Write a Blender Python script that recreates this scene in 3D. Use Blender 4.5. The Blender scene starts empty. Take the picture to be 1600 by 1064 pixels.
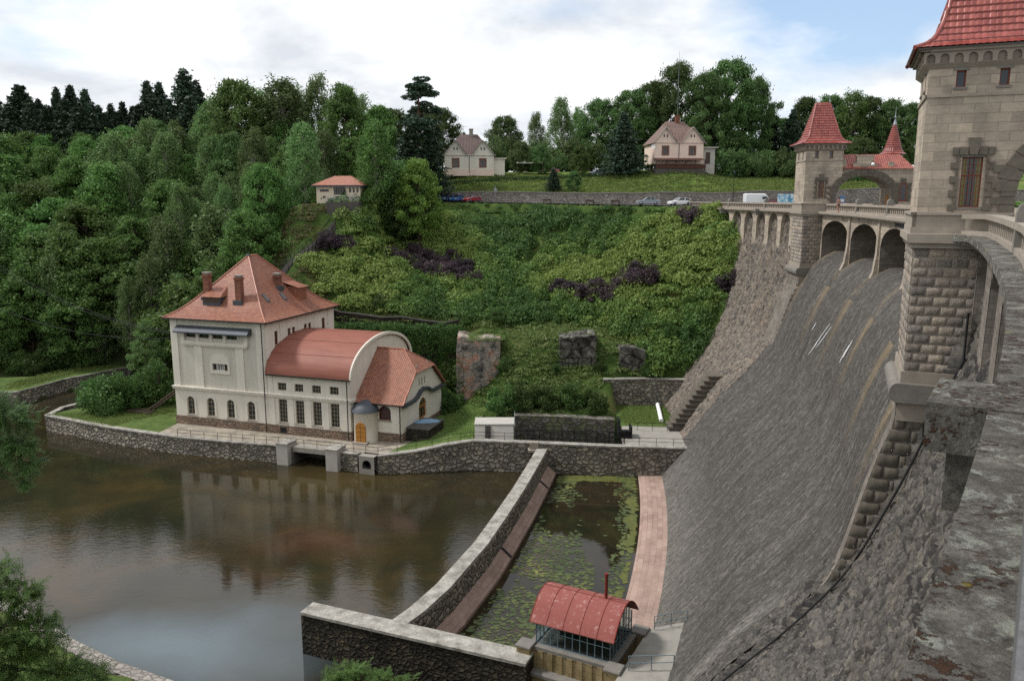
import bpy, math, random
import numpy as np
from mathutils import Vector, Matrix
random.seed(7); RNG = np.random.default_rng(11)
pi = math.pi; rad = math.radians
sc = bpy.context.scene
COL = sc.collection
# ------------------------------------------------------------------ camera frame (eye at the origin, metres)
F = 1250.; HZ = 309.5; PIT = math.atan((532-HZ)/F); cp, sp = math.cos(PIT), math.sin(PIT)
def ray(x, y):
    u = (x-800)/F; v = (532-y)/F
    return (u, cp+v*sp, -sp+v*cp)
def at(x, y, z=None, d=None):
    r = ray(x, y); k = z/r[2] if z is not None else d/r[1]
    return Vector((r[0]*k, r[1]*k, r[2]*k))
def gx(px, d, z): # x for picture column px at depth d and height z
    return (px-800)/F*(d*cp-z*sp)
# ------------------------------------------------------------------ objects
def tag(o, label=None, cat=None, group=None, kind=None):
    if label: o['label'] = label
    if cat: o['category'] = cat
    if group: o['group'] = group
    if kind: o['kind'] = kind
    return o
def empty(name, loc=(0, 0, 0), rz=0.0, label=None, cat=None, group=None):
    o = bpy.data.objects.new(name, None); COL.objects.link(o)
    o.location = loc; o.rotation_euler = (0, 0, rz); o.empty_display_size = .3
    return tag(o, label, cat, group)
def np_mesh(name, V, Fq, attrs=None, smooth=False):
    me = bpy.data.meshes.new(name)
    V = np.asarray(V, np.float32); Fq = np.asarray(Fq, np.int32); n, k = Fq.shape
    me.vertices.add(len(V)); me.vertices.foreach_set('co', V.ravel())
    me.loops.add(n*k); me.loops.foreach_set('vertex_index', Fq.ravel())
    me.polygons.add(n); me.polygons.foreach_set('loop_start', np.arange(n, dtype=np.int32)*k)
    me.polygons.foreach_set('loop_total', np.full(n, k, np.int32))
    if smooth: me.polygons.foreach_set('use_smooth', np.ones(n, bool))
    me.update(calc_edges=True)
    for nm, a in (attrs or {}).items():
        if nm == 'UVMap':
            uv = me.uv_layers.new(name='UVMap'); uv.data.foreach_set('uv', np.asarray(a, np.float32)[Fq.ravel()].ravel())
        else:
            at_ = me.attributes.new(nm, 'FLOAT', 'POINT'); at_.data.foreach_set('value', np.asarray(a, np.float32))
    return me
def link(name, me, mat=None, parent=None, loc=None):
    o = bpy.data.objects.new(name, me); COL.objects.link(o)
    if mat:
        if len(me.materials) == 0: me.materials.append(mat)
    if parent: o.parent = parent
    if loc: o.location = loc
    return o
def copy_tree(o, parent=None):
    c = o.copy(); COL.objects.link(c); c.parent = parent
    for ch in [x for x in COL.objects if x.parent == o]: copy_tree(ch, c)
    return c
class MB:
    def __init__(s, M=None): s.v = []; s.f = []; s.M = M; s.sm = set()
    def add(s, vs, fs, smooth=False):
        b = len(s.v)
        for p in vs:
            p = Vector(p); s.v.append(s.M @ p if s.M else p)
        for f in fs:
            if smooth: s.sm.add(len(s.f))
            s.f.append([b+i for i in f])
        return s
    def box(s, x0, x1, y0, y1, z0, z1, ch=0.0):
        if ch <= 0:
            return s.add([(x0,y0,z0),(x1,y0,z0),(x1,y1,z0),(x0,y1,z0),(x0,y0,z1),(x1,y0,z1),(x1,y1,z1),(x0,y1,z1)],
              [(3,2,1,0),(4,5,6,7),(0,1,5,4),(1,2,6,5),(2,3,7,6),(3,0,4,7)])
        return s.prism([(x0,y0),(x1,y0),(x1,y1),(x0,y1)], z0, z1-ch).frus([(x0,y0),(x1,y0),(x1,y1),(x0,y1)], [(x0+ch,y0+ch),(x1-ch,y0+ch),(x1-ch,y1-ch),(x0+ch,y1-ch)], z1-ch, z1)
    def frus(s, a, b, z0, z1):
        n = len(a)
        return s.add([(p[0],p[1],z0) for p in a]+[(p[0],p[1],z1) for p in b], [tuple(range(n, 2*n))]+[(i,(i+1)%n,n+(i+1)%n,n+i) for i in range(n)])
    def prism(s, poly, z0, z1, top=None):
        n = len(poly)
        za = z0 if hasattr(z0, '__len__') else [z0]*n; zb = z1 if hasattr(z1, '__len__') else [z1]*n
        return s.add([(p[0],p[1],za[i]) for i, p in enumerate(poly)]+[(p[0],p[1],zb[i]) for i, p in enumerate(poly)],
          [tuple(range(n-1,-1,-1)), tuple(range(n,2*n))]+[(i,(i+1)%n,n+(i+1)%n,n+i) for i in range(n)])
    def prismY(s, poly, y0, y1): # polygon in x,z (counter-clockwise seen from -y)
        n = len(poly)
        return s.add([(p[0],y0,p[1]) for p in poly]+[(p[0],y1,p[1]) for p in poly],
          [tuple(range(n)), tuple(range(2*n-1,n-1,-1))]+[(i,n+i,n+(i+1)%n,(i+1)%n) for i in range(n)])
    def prismX(s, poly, x0, x1): # polygon in y,z
        n = len(poly)
        return s.add([(x0,p[0],p[1]) for p in poly]+[(x1,p[0],p[1]) for p in poly],
          [tuple(range(n-1,-1,-1)), tuple(range(n,2*n))]+[(i,(i+1)%n,n+(i+1)%n,n+i) for i in range(n)])
    def tube(s, pts, r, n=6, cap=True, r1=None):
        pts = [Vector(p) for p in pts]; vs = []; m = len(pts)
        for i, p in enumerate(pts):
            d = (pts[min(i+1,m-1)]-pts[max(i-1,0)]).normalized()
            a = d.cross(Vector((0,0,1)) if abs(d.z) < .9 else Vector((1,0,0))).normalized(); b = d.cross(a)
            rr = r if r1 is None else r+(r1-r)*i/max(1,m-1)
            for k in range(n):
                q = 2*pi*k/n; vs.append(p+a*(rr*math.cos(q))+b*(rr*math.sin(q)))
        fs = [(i*n+k, i*n+(k+1)%n, (i+1)*n+(k+1)%n, (i+1)*n+k) for i in range(m-1) for k in range(n)]
        s.add(vs, fs, smooth=True)
        if cap: s.add(vs[:n], [tuple(range(n-1,-1,-1))]); s.add(vs[-n:], [tuple(range(n))])
        return s
    def lathe(s, prof, cx=0, cy=0, n=24, a0=0, a1=2*pi):
        full = abs(a1-a0-2*pi) < 1e-6; m = n if full else n+1; vs = []
        for r, z in prof:
            for k in range(m):
                q = a0+(a1-a0)*k/n; vs.append((cx+r*math.cos(q), cy+r*math.sin(q), z))
        fs = [(i*m+k, i*m+(k+1)%m, (i+1)*m+(k+1)%m, (i+1)*m+k) for i in range(len(prof)-1) for k in range(n)]
        return s.add(vs, fs, smooth=True)
    def grid(s, P, smooth=True):
        a, b = len(P), len(P[0])
        return s.add([p for row in P for p in row], [(i*b+j, (i+1)*b+j, (i+1)*b+j+1, i*b+j+1) for i in range(a-1) for j in range(b-1)], smooth)
    def wall(s, x0, x1, z0, z1, holes=(), dep=.3, y=0.0, top=None):
        """front sheet facing -y with recessed openings: hole = (xa,xb,za,zb,arch_rise)"""
        xs = sorted({x0, x1, *[h[0] for h in holes], *[h[1] for h in holes]}); zs = sorted({z0, z1, *[h[2] for h in holes], *[h[3] for h in holes]})
        for i in range(len(xs)-1):
            for j in range(len(zs)-1):
                xm, zm = (xs[i]+xs[i+1])/2, (zs[j]+zs[j+1])/2
                if any(h[0] < xm < h[1] and h[2] < zm < h[3] for h in holes): continue
                s.add([(xs[i],y,zs[j]),(xs[i+1],y,zs[j]),(xs[i+1],y,zs[j+1]),(xs[i],y,zs[j+1])], [(0,1,2,3)])
        for h in holes:
            a, b, c, d = h[:4]; r = h[4] if len(h) > 4 else 0; Y = y+dep
            s.add([(a,y,c),(b,y,c),(b,Y,c),(a,Y,c)], [(0,3,2,1)])
            zt = d-r
            s.add([(a,y,c),(a,Y,c),(a,Y,zt),(a,y,zt)], [(0,1,2,3)]); s.add([(b,y,c),(b,Y,c),(b,Y,zt),(b,y,zt)], [(3,2,1,0)])
            if r <= 0: s.add([(a,y,d),(b,y,d),(b,Y,d),(a,Y,d)], [(0,1,2,3)])
            else:
                n = 10; arc = [((a+b)/2-(b-a)/2*math.cos(pi*k/n), zt+r*math.sin(pi*k/n)) for k in range(n+1)]
                for k in range(n):
                    p, q = arc[k], arc[k+1]
                    s.add([(p[0],y,p[1]),(q[0],y,q[1]),(q[0],Y,q[1]),(p[0],Y,p[1])], [(0,1,2,3)])
                    cx_ = a if k < n/2 else b
                    s.add([(cx_,y,d),(p[0],y,p[1]),(q[0],y,q[1])], [(0,1,2)])
        return s
    def build(s, name, mat, parent=None, smooth=None, loc=None):
        me = bpy.data.meshes.new(name); me.from_pydata([tuple(p) for p in s.v], [], s.f); me.validate(clean_customdata=False)
        if s.sm and len(me.polygons) == len(s.f):
            me.polygons.foreach_set('use_smooth', np.array([i in s.sm for i in range(len(s.f))]))
        me.update()
        auto_uv(me)
        return link(name, me, mat, parent, loc)
def auto_uv(me):
    uv = me.uv_layers.new(name='UVMap').data
    vs = me.vertices; Z = Vector((0,0,1))
    for p in me.polygons:
        n = p.normal
        if abs(n.z) > .985: t = Vector((1,0,0)); b = Vector((0,1,0))
        else: t = Z.cross(n).normalized(); b = n.cross(t)
        for li in p.loop_indices:
            co = vs[me.loops[li].vertex_index].co; uv[li].uv = (co.dot(t), co.dot(b))
def TR(x=0, y=0, z=0, rz=0): return Matrix.Translation((x,y,z)) @ Matrix.Rotation(rz, 4, 'Z')
# ------------------------------------------------------------------ materials
class NT:
    def __init__(s, name):
        s.m = bpy.data.materials.new(name); s.m.use_nodes = True; s.t = s.m.node_tree; s.t.nodes.clear()
        s.out = s.t.nodes.new('ShaderNodeOutputMaterial'); s.cache = {}
    def n(s, typ, ins=None, **props):
        nd = s.t.nodes.new('ShaderNode'+typ)
        for k, v in props.items(): setattr(nd, k, v)
        for k, v in (ins or {}).items(): s.set(nd.inputs[k], v)
        return nd
    def set(s, sock, v):
        if isinstance(v, bpy.types.NodeSocket): s.t.links.new(v, sock)
        elif isinstance(v, (tuple, list)) and len(v) == 3 and sock.type == 'RGBA': sock.default_value = (*v, 1)
        else: sock.default_value = v
    def co(s, which='UV'):
        if which == 'pos': return s.n('NewGeometry').outputs['Position']
        return s.n('TexCoord').outputs[which]
    def sc(s, v, x, y=None, z=None):
        return s.n('Mapping', {'Vector': v, 'Scale': (x, x if y is None else y, x if z is None else z)}).outputs[0]
    def noise(s, v, scale=1, det=4, rough=.55, dist=0):
        return s.n('TexNoise', {'Vector': v, 'Scale': scale, 'Detail': det, 'Roughness': rough, 'Distortion': dist}).outputs[0]
    def vor(s, v, scale=1, feature='F1', out='Distance', rnd=1):
        return s.n('TexVoronoi', {'Vector': v, 'Scale': scale, 'Randomness': rnd}, feature=feature).outputs[out]
    def ramp(s, f, stops, interp='LINEAR'):
        nd = s.n('ValToRGB', {'Fac': f}); r = nd.color_ramp; r.interpolation = interp
        while len(r.elements) < len(stops): r.elements.new(.5)
        for e, (p, c) in zip(r.elements, stops):
            e.position = p; e.color = (*c, 1) if hasattr(c, '__len__') else (c, c, c, 1)
        return nd.outputs[0]
    def mix(s, f, a, b, blend='MIX'):
        nd = s.n('Mix', data_type='RGBA', blend_type=blend)
        s.set(nd.inputs[0], f); s.set(nd.inputs[6], a); s.set(nd.inputs[7], b); return nd.outputs[2]
    def ma(s, op, a, b=0.0, c=0.0, clamp=False):
        nd = s.n('Math', operation=op); nd.use_clamp = clamp
        s.set(nd.inputs[0], a); s.set(nd.inputs[1], b); s.set(nd.inputs[2], c); return nd.outputs[0]
    def bump(s, h, st=.5, dist=.05, nrm=None):
        i = {'Height': h, 'Strength': st, 'Distance': dist}
        if nrm: i['Normal'] = nrm
        return s.n('Bump', i).outputs[0]
    def attr(s, nm): return s.n('Attribute', attribute_name=nm).outputs['Fac']
    def pr(s, col, rough=.8, nrm=None, metal=0, spec=.3, **kw):
        i = {'Base Color': col, 'Roughness': rough, 'Metallic': metal, 'Specular IOR Level': spec, **kw}
        if nrm: i['Normal'] = nrm
        nd = s.n('BsdfPrincipled', i); s.t.links.new(nd.outputs[0], s.out.inputs[0]); return s.m
def hx(h, k=1.0): # photograph colour (sRGB hex) to linear
    r = [int(h[i:i+2], 16)/255 for i in (0,2,4)]
    return tuple(k*(c/12.92 if c <= .04045 else ((c+.055)/1.055)**2.4) for c in r)
def dirt(t, col, amt=.5, scale=.6, dark=.35, src='pos'):
    f = t.ramp(t.noise(t.co(src), scale, 6, .65), [(.4, 0), (.7, 1)])
    return t.mix(t.ma('MULTIPLY', f, amt), col, t.mix(1, col, (dark,dark,dark*.95), 'MULTIPLY'))
def streaks(t, col, amt=.4, sx=1.3, dark=.4):
    f = t.ramp(t.noise(t.sc(t.co('pos'), sx, sx, .12), 1, 4, .6), [(.48, 0), (.75, 1)])
    return t.mix(t.ma('MULTIPLY', f, amt), col, t.mix(1, col, (dark,dark,dark), 'MULTIPLY'))
def m_plain(name, col, rough=.7, metal=0, var=.25, scale=3, bump=.15, spec=.3):
    t = NT(name); f = t.noise(t.co('pos'), scale, 5, .6)
    c = t.mix(f, tuple(x*(1-var) for x in col), tuple(min(1,x*(1+var)) for x in col))
    return t.pr(c, rough, t.bump(f, bump, .03), metal, spec)
def m_ashlar(name, c1, c2, c3, bw=.75, bh=.36, mortar=.012, rough_face=.2, stain=.45):
    t = NT(name); uv = t.co('UV')
    br = t.n('TexBrick', {'Vector': uv, 'Color1': (0,0,0), 'Color2': (1,1,1), 'Mortar': (.5,.5,.5), 'Scale': 1, 'Mortar Size': mortar, 'Mortar Smooth': .3, 'Brick Width': bw, 'Row Height': bh, 'Bias': 0.0})
    nz = t.noise(t.co('pos'), 1.1, 6, .6)
    base = t.ramp(br.outputs[0], [(0, c1), (.5, c2), (1, c3)])
    fine = t.noise(t.sc(uv, 3, 14, 3), 1, 5, .65)
    base = t.mix(.5, base, t.ramp(fine, [(.25, tuple(x*.65 for x in c2)), (.75, tuple(min(1,x*1.3) for x in c2))]))
    base = t.mix(t.ma('MULTIPLY', br.outputs[1], .6), base, tuple(x*.45 for x in c2))
    base = streaks(t, dirt(t, base, stain), stain*.8)
    h = t.ma('SUBTRACT', t.ma('MULTIPLY', t.noise(t.co('pos'), 7, 5, .6), rough_face*2), br.outputs[1])
    return t.pr(base, .88, t.bump(h, .6, .03), spec=.2)
def m_rubble(name, stones, mortar, scale=2.2, src='UV', stain=.5, aniso=1.25, bumpd=.12, edge=.07):
    t = NT(name); uv = t.sc(t.co(src), 1, aniso, 1)
    wob = t.n('TexNoise', {'Vector': uv, 'Scale': 2.0, 'Detail': 3}).outputs[1]
    v = t.n('VectorMath', {0: uv, 1: t.n('VectorMath', {0: wob, 1: (.18,.18,.18)}, operation='MULTIPLY').outputs[0]}, operation='ADD').outputs[0]
    cell = t.n('SeparateColor', {0: t.vor(v, scale, out='Color')}).outputs[0]
    e = t.vor(v, scale, 'DISTANCE_TO_EDGE')
    k = len(stones)
    c = t.ramp(cell, [((i+.5)/k, s_) for i, s_ in enumerate(stones)])
    fine = t.noise(t.co('pos'), 5, 6, .65)
    c = t.mix(.55, c, t.mix(1, c, t.ramp(fine, [(.3, .45), (.7, 1.3)]), 'MULTIPLY'))
    mk = t.ramp(e, [(edge*.4, 1), (edge, 0)])
    c = t.mix(t.ma('MULTIPLY', mk, .85), c, mortar)
    c = dirt(t, c, stain, .35)
    h = t.ma('ADD', t.ramp(e, [(0, 0), (.16, .7), (.4, 1)]), t.ma('MULTIPLY', fine, .5))
    return t.pr(c, .9, t.bump(h, .9, bumpd), spec=.15)
def m_cells(name, stones, mortar, stain=.4, lich=None, fl=.5): # colours follow the modelled stones (mesh attributes)
    t = NT(name); cell = t.attr('cell'); e = t.attr('edge'); k = len(stones)
    c = t.ramp(cell, [((i+.5)/k, s_) for i, s_ in enumerate(stones)])
    fine = t.noise(t.co('pos'), 6, 7, .7)
    c = t.mix(.85, c, t.mix(1, c, t.ramp(fine, [(.3, .3), (.7, 1.7)]), 'MULTIPLY'))
    c = t.mix(t.ma('MULTIPLY', t.ramp(e, [(.0, 1), (.5, 0)]), .85), c, mortar)
    c = dirt(t, c, stain, .25)
    uv = t.co('UV')
    if lich:
        f = t.ma('MULTIPLY', t.ramp(t.noise(t.sc(uv, .5, .12), 1, 6, .7), [(.5, 0), (.72, 1)]), fl)
        c = t.mix(f, c, lich)
        f2 = t.ramp(t.noise(t.co('pos'), 9, 3, .8), [(.66, 0), (.74, 1)])
        c = t.mix(t.ma('MULTIPLY', f2, .5), c, (.42,.42,.38))
    return t.pr(c, .92, t.bump(fine, .6, .05), spec=.12)
def m_tile(name, c1, c2, pu=.25, pv=.36, rough=.45, lich=.25, spec=.4):
    t = NT(name); uv = t.co('UV'); sx = t.n('SeparateXYZ', {0: uv})
    w = t.ma('SINE', t.ma('MULTIPLY', sx.outputs[0], 2*pi/pu)); r = t.ma('FRACT', t.ma('DIVIDE', sx.outputs[1], pv))
    cell = t.n('TexWhiteNoise', {'Vector': t.n('CombineXYZ', {0: t.ma('FLOOR', t.ma('DIVIDE', sx.outputs[0], pu)), 1: t.ma('FLOOR', t.ma('DIVIDE', sx.outputs[1], pv))}).outputs[0]}).outputs[0]
    c = t.mix(cell, c1, c2)
    c = t.mix(t.ma('MULTIPLY', t.ramp(t.noise(t.co('pos'), .7, 6, .7), [(.45, 0), (.75, 1)]), lich), c, (.12,.09,.075))
    c = t.mix(t.ma('MULTIPLY', t.ramp(r, [(0, 1), (.14, 0)]), .55), c, tuple(x*.3 for x in c1))
    h = t.ma('ADD', w, t.ma('MULTIPLY', r, -1.2))
    return t.pr(c, rough, t.bump(h, .7, .04), spec=spec)
def m_leaf(name, cols, trans=.38, rough=.55, nscale=.12, tint=False):
    t = NT(name); g = t.n('NewGeometry'); rnd = g.outputs['Random Per Island']
    k = len(cols); f = t.ma('ADD', t.ma('MULTIPLY', rnd, .55), t.ma('MULTIPLY', t.noise(g.outputs['Position'], nscale, 3, .5), .45))
    if tint: f = t.ma('ADD', t.ma('MULTIPLY', rnd, .3), t.ma('MULTIPLY', t.attr('tint'), .7))
    c = t.ramp(f, [(.1+.8*i/(k-1), q) for i, q in enumerate(cols)])
    oi = t.n('ObjectInfo').outputs['Random']
    c = t.n('HueSaturation', {'Color': c, 'Hue': t.ma('ADD', .475, t.ma('MULTIPLY', oi, .045)), 'Value': t.ma('ADD', .6, t.ma('MULTIPLY', oi, .85))}).outputs[0]
    p = t.n('BsdfPrincipled', {'Base Color': c, 'Roughness': rough, 'Specular IOR Level': .25})
    tr = t.n('BsdfTranslucent', {'Color': c})
    mx = t.n('MixShader', {0: trans, 1: p.outputs[0], 2: tr.outputs[0]}); t.t.links.new(mx.outputs[0], t.out.inputs[0])
    return t.m
M = {}
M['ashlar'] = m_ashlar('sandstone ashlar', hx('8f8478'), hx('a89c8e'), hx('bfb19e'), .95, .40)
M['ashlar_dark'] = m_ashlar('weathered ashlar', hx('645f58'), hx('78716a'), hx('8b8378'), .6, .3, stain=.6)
M['trim'] = m_plain('carved sandstone', hx('8e857a'), .85, var=.35, scale=1.6, bump=.3)
M['trim_dark'] = m_plain('weathered carved stone', hx('726e68'), .9, var=.45, scale=2, bump=.4)
M['granite'] = m_plain('speckled dark granite', hx('5b5b5c'), .85, var=.75, scale=45, bump=.3)
M['quarry'] = m_plain('rough quarry stone', hx('5f5950'), .92, var=.6, scale=2.2, bump=.8)
M['block'] = None
def m_blocks():
    t = NT('rusticated block'); cell = t.attr('cell'); fine = t.noise(t.co('pos'), 9, 6, .7)
    c = t.ramp(cell, [(.1, hx('857e77')), (.4, hx('a2968a')), (.65, hx('b2a596')), (.9, hx('948d86'))])
    c = t.mix(.65, c, t.mix(1, c, t.ramp(fine, [(.3, .35), (.7, 1.35)]), 'MULTIPLY'))
    c = dirt(t, c, .4, .6)
    return t.pr(c, .9, t.bump(t.ma('ADD', fine, t.noise(t.co('pos'), 22, 4, .6)), 1.0, .05), spec=.15)
M['block'] = m_blocks()
M['flank'] = m_cells('rough dam masonry', [hx('514f4d',0.62), hx('64615d',0.62), hx('76716b',0.62), hx('5a5755',0.62), hx('827c73',0.62), hx('474544',0.62)], hx('302e2c',0.62), lich=hx('8a7c68',0.62), fl=.22)
M['flank_tan'] = m_cells('tan dam masonry', [hx('5f5b57',0.72), hx('77716a',0.72), hx('91877b',0.72), hx('68635e',0.72), hx('9a8d80',0.72), hx('54504d',0.72)], hx('403d39',0.72), lich=hx('967d64',0.72), fl=.35)
def m_spill():
    t = NT('spillway masonry'); uv = t.co('UV'); s_ = t.n('SeparateXYZ', {0: uv})
    uz = t.sc(uv, 1, .6)
    cell = t.n('SeparateColor', {0: t.vor(uz, 3.6, out='Color')}).outputs[0]; e = t.vor(uz, 3.6, 'DISTANCE_TO_EDGE')
    c = t.ramp(cell, [(0, hx('464340')), (.5, hx('53504c')), (1, hx('64605b'))])
    st = t.noise(t.sc(uv, 4.5, .16), 1, 6, .65)
    c = t.mix(.8, c, t.mix(1, c, t.ramp(st, [(.32, .4), (.68, 1.45)]), 'MULTIPLY'))
    s2_ = t.noise(t.sc(uv, 1.3, .035), 1, 5, .6); c = t.mix(.42, c, t.mix(1, c, t.ramp(s2_, [(.34, .5), (.66, 1.4)]), 'MULTIPLY'))
    fine = t.noise(t.co('pos'), 5, 6, .7)
    c = t.mix(.8, c, t.mix(1, c, t.ramp(fine, [(.32, .45), (.68, 1.5)]), 'MULTIPLY')); c = t.mix(t.ma('MULTIPLY', t.ramp(e, [(.02, 1), (.1, 0)]), .35), c, hx('232220'))
    v = s_.outputs[1]
    bnd = t.ramp(t.ma('ABSOLUTE', t.ma('ADD', t.ma('ADD', s_.outputs[0], 80.2), t.ma('MULTIPLY', t.noise(t.sc(uv, .4, .25), 1, 3), -2.4))), [(0, 1), (.9, .5), (1, 0)])
    lo = t.ma('MULTIPLY', t.ma('MAXIMUM', t.ramp(t.ma('DIVIDE', v, 42), [(.58, 0), (.9, 1)]), t.ma('MULTIPLY', bnd, t.ramp(t.ma('DIVIDE', v, 42), [(.3, 0), (.45, .8)]))), t.ramp(t.noise(t.sc(uv, 2.4, 1.3), 1, 6, .8), [(.4, 0), (.6, 1)]))
    c = t.mix(t.ma('MULTIPLY', lo, .75), c, hx('99968e')); c = t.mix(t.ma('MULTIPLY', t.ramp(t.noise(t.sc(uv, .14, .07), 1, 4, .6), [(.42, 0), (.68, 1)]), .3), c, hx('474440'))
    sp_ = t.ramp(t.noise(t.sc(uv, 3, 2), 1.6, 4, .8), [(.63, 0), (.7, 1)])
    c = t.mix(t.ma('MULTIPLY', sp_, .4), c, hx('8d8a82')); sp2 = t.ramp(t.noise(t.sc(uv, 1, .5), 9, 3, .8), [(.67, 0), (.72, 1)]); c = t.mix(t.ma('MULTIPLY', sp2, .6), c, hx('a5a29b'))
    # tan weathering fans below the pillars and along the weir lip
    ph = t.ma('ABSOLUTE', t.ma('SUBTRACT', t.ma('FRACT', t.ma('ADD', t.ma('DIVIDE', t.ma('SUBTRACT', t.ma('ADD', s_.outputs[0], t.ma('MULTIPLY', t.ma('SUBTRACT', t.noise(t.sc(uv, .3, .12), 1, 3), .5), 1.6)), (-22.7+1.36)*210*pi/180), (22.7-1.36-5.2)*210*pi/180/5), .5)), .5))
    hi = t.ma('MULTIPLY', t.ramp(t.ma('DIVIDE', v, 42), [(.0, 1), (.1, .6), (.24, 0)]), t.ma('MULTIPLY', t.ramp(ph, [(0, 1), (.06, .45), (.13, 0)]), t.ramp(t.noise(t.sc(uv, 2.2, .08), 1, 4, .6), [(.35, .2), (.6, 1)])))

    c = t.mix(t.ma('MULTIPLY', hi, .8), c, hx('9a8563'))
    h = t.ma('ADD', t.ramp(e, [(0, 0), (.15, 1)]), t.ma('MULTIPLY', t.ma('ADD', fine, cell), .8))
    return t.pr(c, .78, t.bump(h, .65, .06), spec=.2)
M['spill'] = m_spill()
def m_ledge():
    t = NT('lichen covered ledge'); p = t.co('pos')
    n1 = t.noise(p, 3.2, 10, .75); n2 = t.noise(p, 24, 8, .75)
    c = t.ramp(n1, [(.32, hx('45433f')), (.5, hx('65625d')), (.66, hx('838079'))])
    c = t.mix(.6, c, t.mix(1, c, t.ramp(n2, [(.35, .35), (.66, 1.4)]), 'MULTIPLY'))
    li = t.ramp(t.noise(p, 2.4, 10, .78, .6), [(.53, 0), (.6, 1)])
    c = t.mix(t.ma('MULTIPLY', li, .7), c, t.mix(n2, hx('7e847b'), hx('b6baae')))
    mo = t.ma('MULTIPLY', t.ramp(t.noise(p, 16, 5, .65), [(.53, 0), (.57, 1)]), t.ramp(t.noise(p, 1.5, 3, .6), [(.5, 0), (.57, 1)]))
    c = t.mix(mo, c, t.mix(n2, hx('2e211b'), hx('5a4334')))
    ye = t.ramp(t.noise(p, 2.8, 2, .5), [(.74, 0), (.77, 1)]); c = t.mix(ye, c, hx('8b8236'))
    return t.pr(c, .92, t.bump(t.ma('ADD', n2, t.ma('MULTIPLY', t.ma('ADD', mo, n1), 1.5)), 1.0, .03), spec=.15)
M['ledge'] = m_ledge()
M['concrete'] = m_plain('weathered concrete', hx('8c8880'), .9, var=.35, scale=1.1, bump=.25)
def m_coping():
    t = NT('pale coping stone'); p = t.co('pos'); n1 = t.noise(p, .8, 8, .7); n2 = t.noise(p, 7, 6, .75)
    c = t.ramp(n1, [(.32, hx('77736b')), (.5, hx('a09c94')), (.68, hx('b7b3aa'))]); c = t.mix(.7, c, t.mix(1, c, t.ramp(n2, [(.33, .5), (.66, 1.2)]), 'MULTIPLY'))
    c = dirt(t, c, .55, 1.4, .45); return t.pr(c, .9, t.bump(n2, .5, .03), spec=.15)
M['coping'] = m_coping()
M['concrete_w'] = m_plain('pale concrete', hx('a8a49d'), .88, var=.22, scale=.9, bump=.2)
M['concrete_d'] = m_plain('dark damp concrete', hx('4d4a46'), .9, var=.5, scale=.8, bump=.35)
M['road'] = m_plain('asphalt', (.055,.055,.057), .9, var=.3, scale=.6)
M['riverwall'] = m_rubble('cobbled river wall', [hx('827d74'), hx('a29b8e'), hx('918b83'), hx('afa695'), hx('767169')], hx('57534b'), 1.5, aniso=1.2, stain=.4, bumpd=.2, edge=.09)
M['darkwall'] = m_rubble('dark mossy wall', [hx('35322e'), hx('48433c'), hx('2b2926'), hx('554d40')], hx('262420'), 2.2, stain=.7)
M['plinth'] = m_rubble('plinth stone', [hx('8a7163'), hx('97806f'), hx('6e6259'), hx('a08c78')], hx('665c54'), 1.8, aniso=2.0)
M['pitwall'] = m_rubble('damp pit wall', [hx('716d66'), hx('858077'), hx('5f5c56'), hx('6f7258')], hx('45433e'), 1.1, stain=.6)
M['parkwall'] = m_rubble('park wall', [hx('8a857f'), hx('a39d95'), hx('948e88')], hx('6a655f'), 1.7)
def m_pink():
    t = NT('pinkish paving blocks'); uv = t.co('UV')
    br = t.n('TexBrick', {'Vector': uv, 'Color1': (0,0,0), 'Color2': (1,1,1), 'Scale': 1, 'Mortar Size': .02, 'Brick Width': 1.1, 'Row Height': .55})
    c = t.ramp(br.outputs[0], [(0, hx('957e73')), (1, hx('a48e82'))]); c = t.mix(t.ma('MULTIPLY', br.outputs[1], t.ramp(t.noise(t.co('pos'), .35, 3), [(.45, .05), (.6, .6)])), c, hx('4a3a33')); n_ = t.noise(t.co('pos'), 7, 5, .7); c = t.mix(.5, c, t.mix(1, c, t.ramp(n_, [(.3, .55), (.7, 1.3)]), 'MULTIPLY'))
    return t.pr(dirt(t, c, .5, .4, .5), .85, t.bump(br.outputs[1], -.3, .03), spec=.2)
M['pink'] = m_pink()
def m_stucco(name, col):
    t = NT(name); f = t.noise(t.co('pos'), 14, 4, .7); l = t.noise(t.co('pos'), .5, 5, .6)
    c = t.mix(l, tuple(x*.86 for x in col), tuple(min(1,x*1.08) for x in col)); c = t.mix(.14, c, t.mix(1, c, t.ramp(f, [(.3, .7), (.7, 1.1)]), 'MULTIPLY'))
    return t.pr(streaks(t, dirt(t, c, .2, .3, .7), .3, 1.5, .6), .9, t.bump(f, .2, .02), spec=.15)
M['stucco'] = m_stucco('cream render', hx('dbd5c9')); M['stucco_rough'] = m_stucco('rough grey render', hx('c9c4b8'))
M['pinkrender'] = m_stucco('pink render', hx('e0cbbd')); M['creamrender'] = m_stucco('old cream render', hx('d8d3c6')); M['yellowrender'] = m_stucco('yellow cream render', hx('d2c6b2'))
M['tile_plant'] = m_tile('orange red roof tiles', hx('7f4c3a'), hx('94624c'), .3, .38, lich=.28)
M['tile_glaze'] = None
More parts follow.
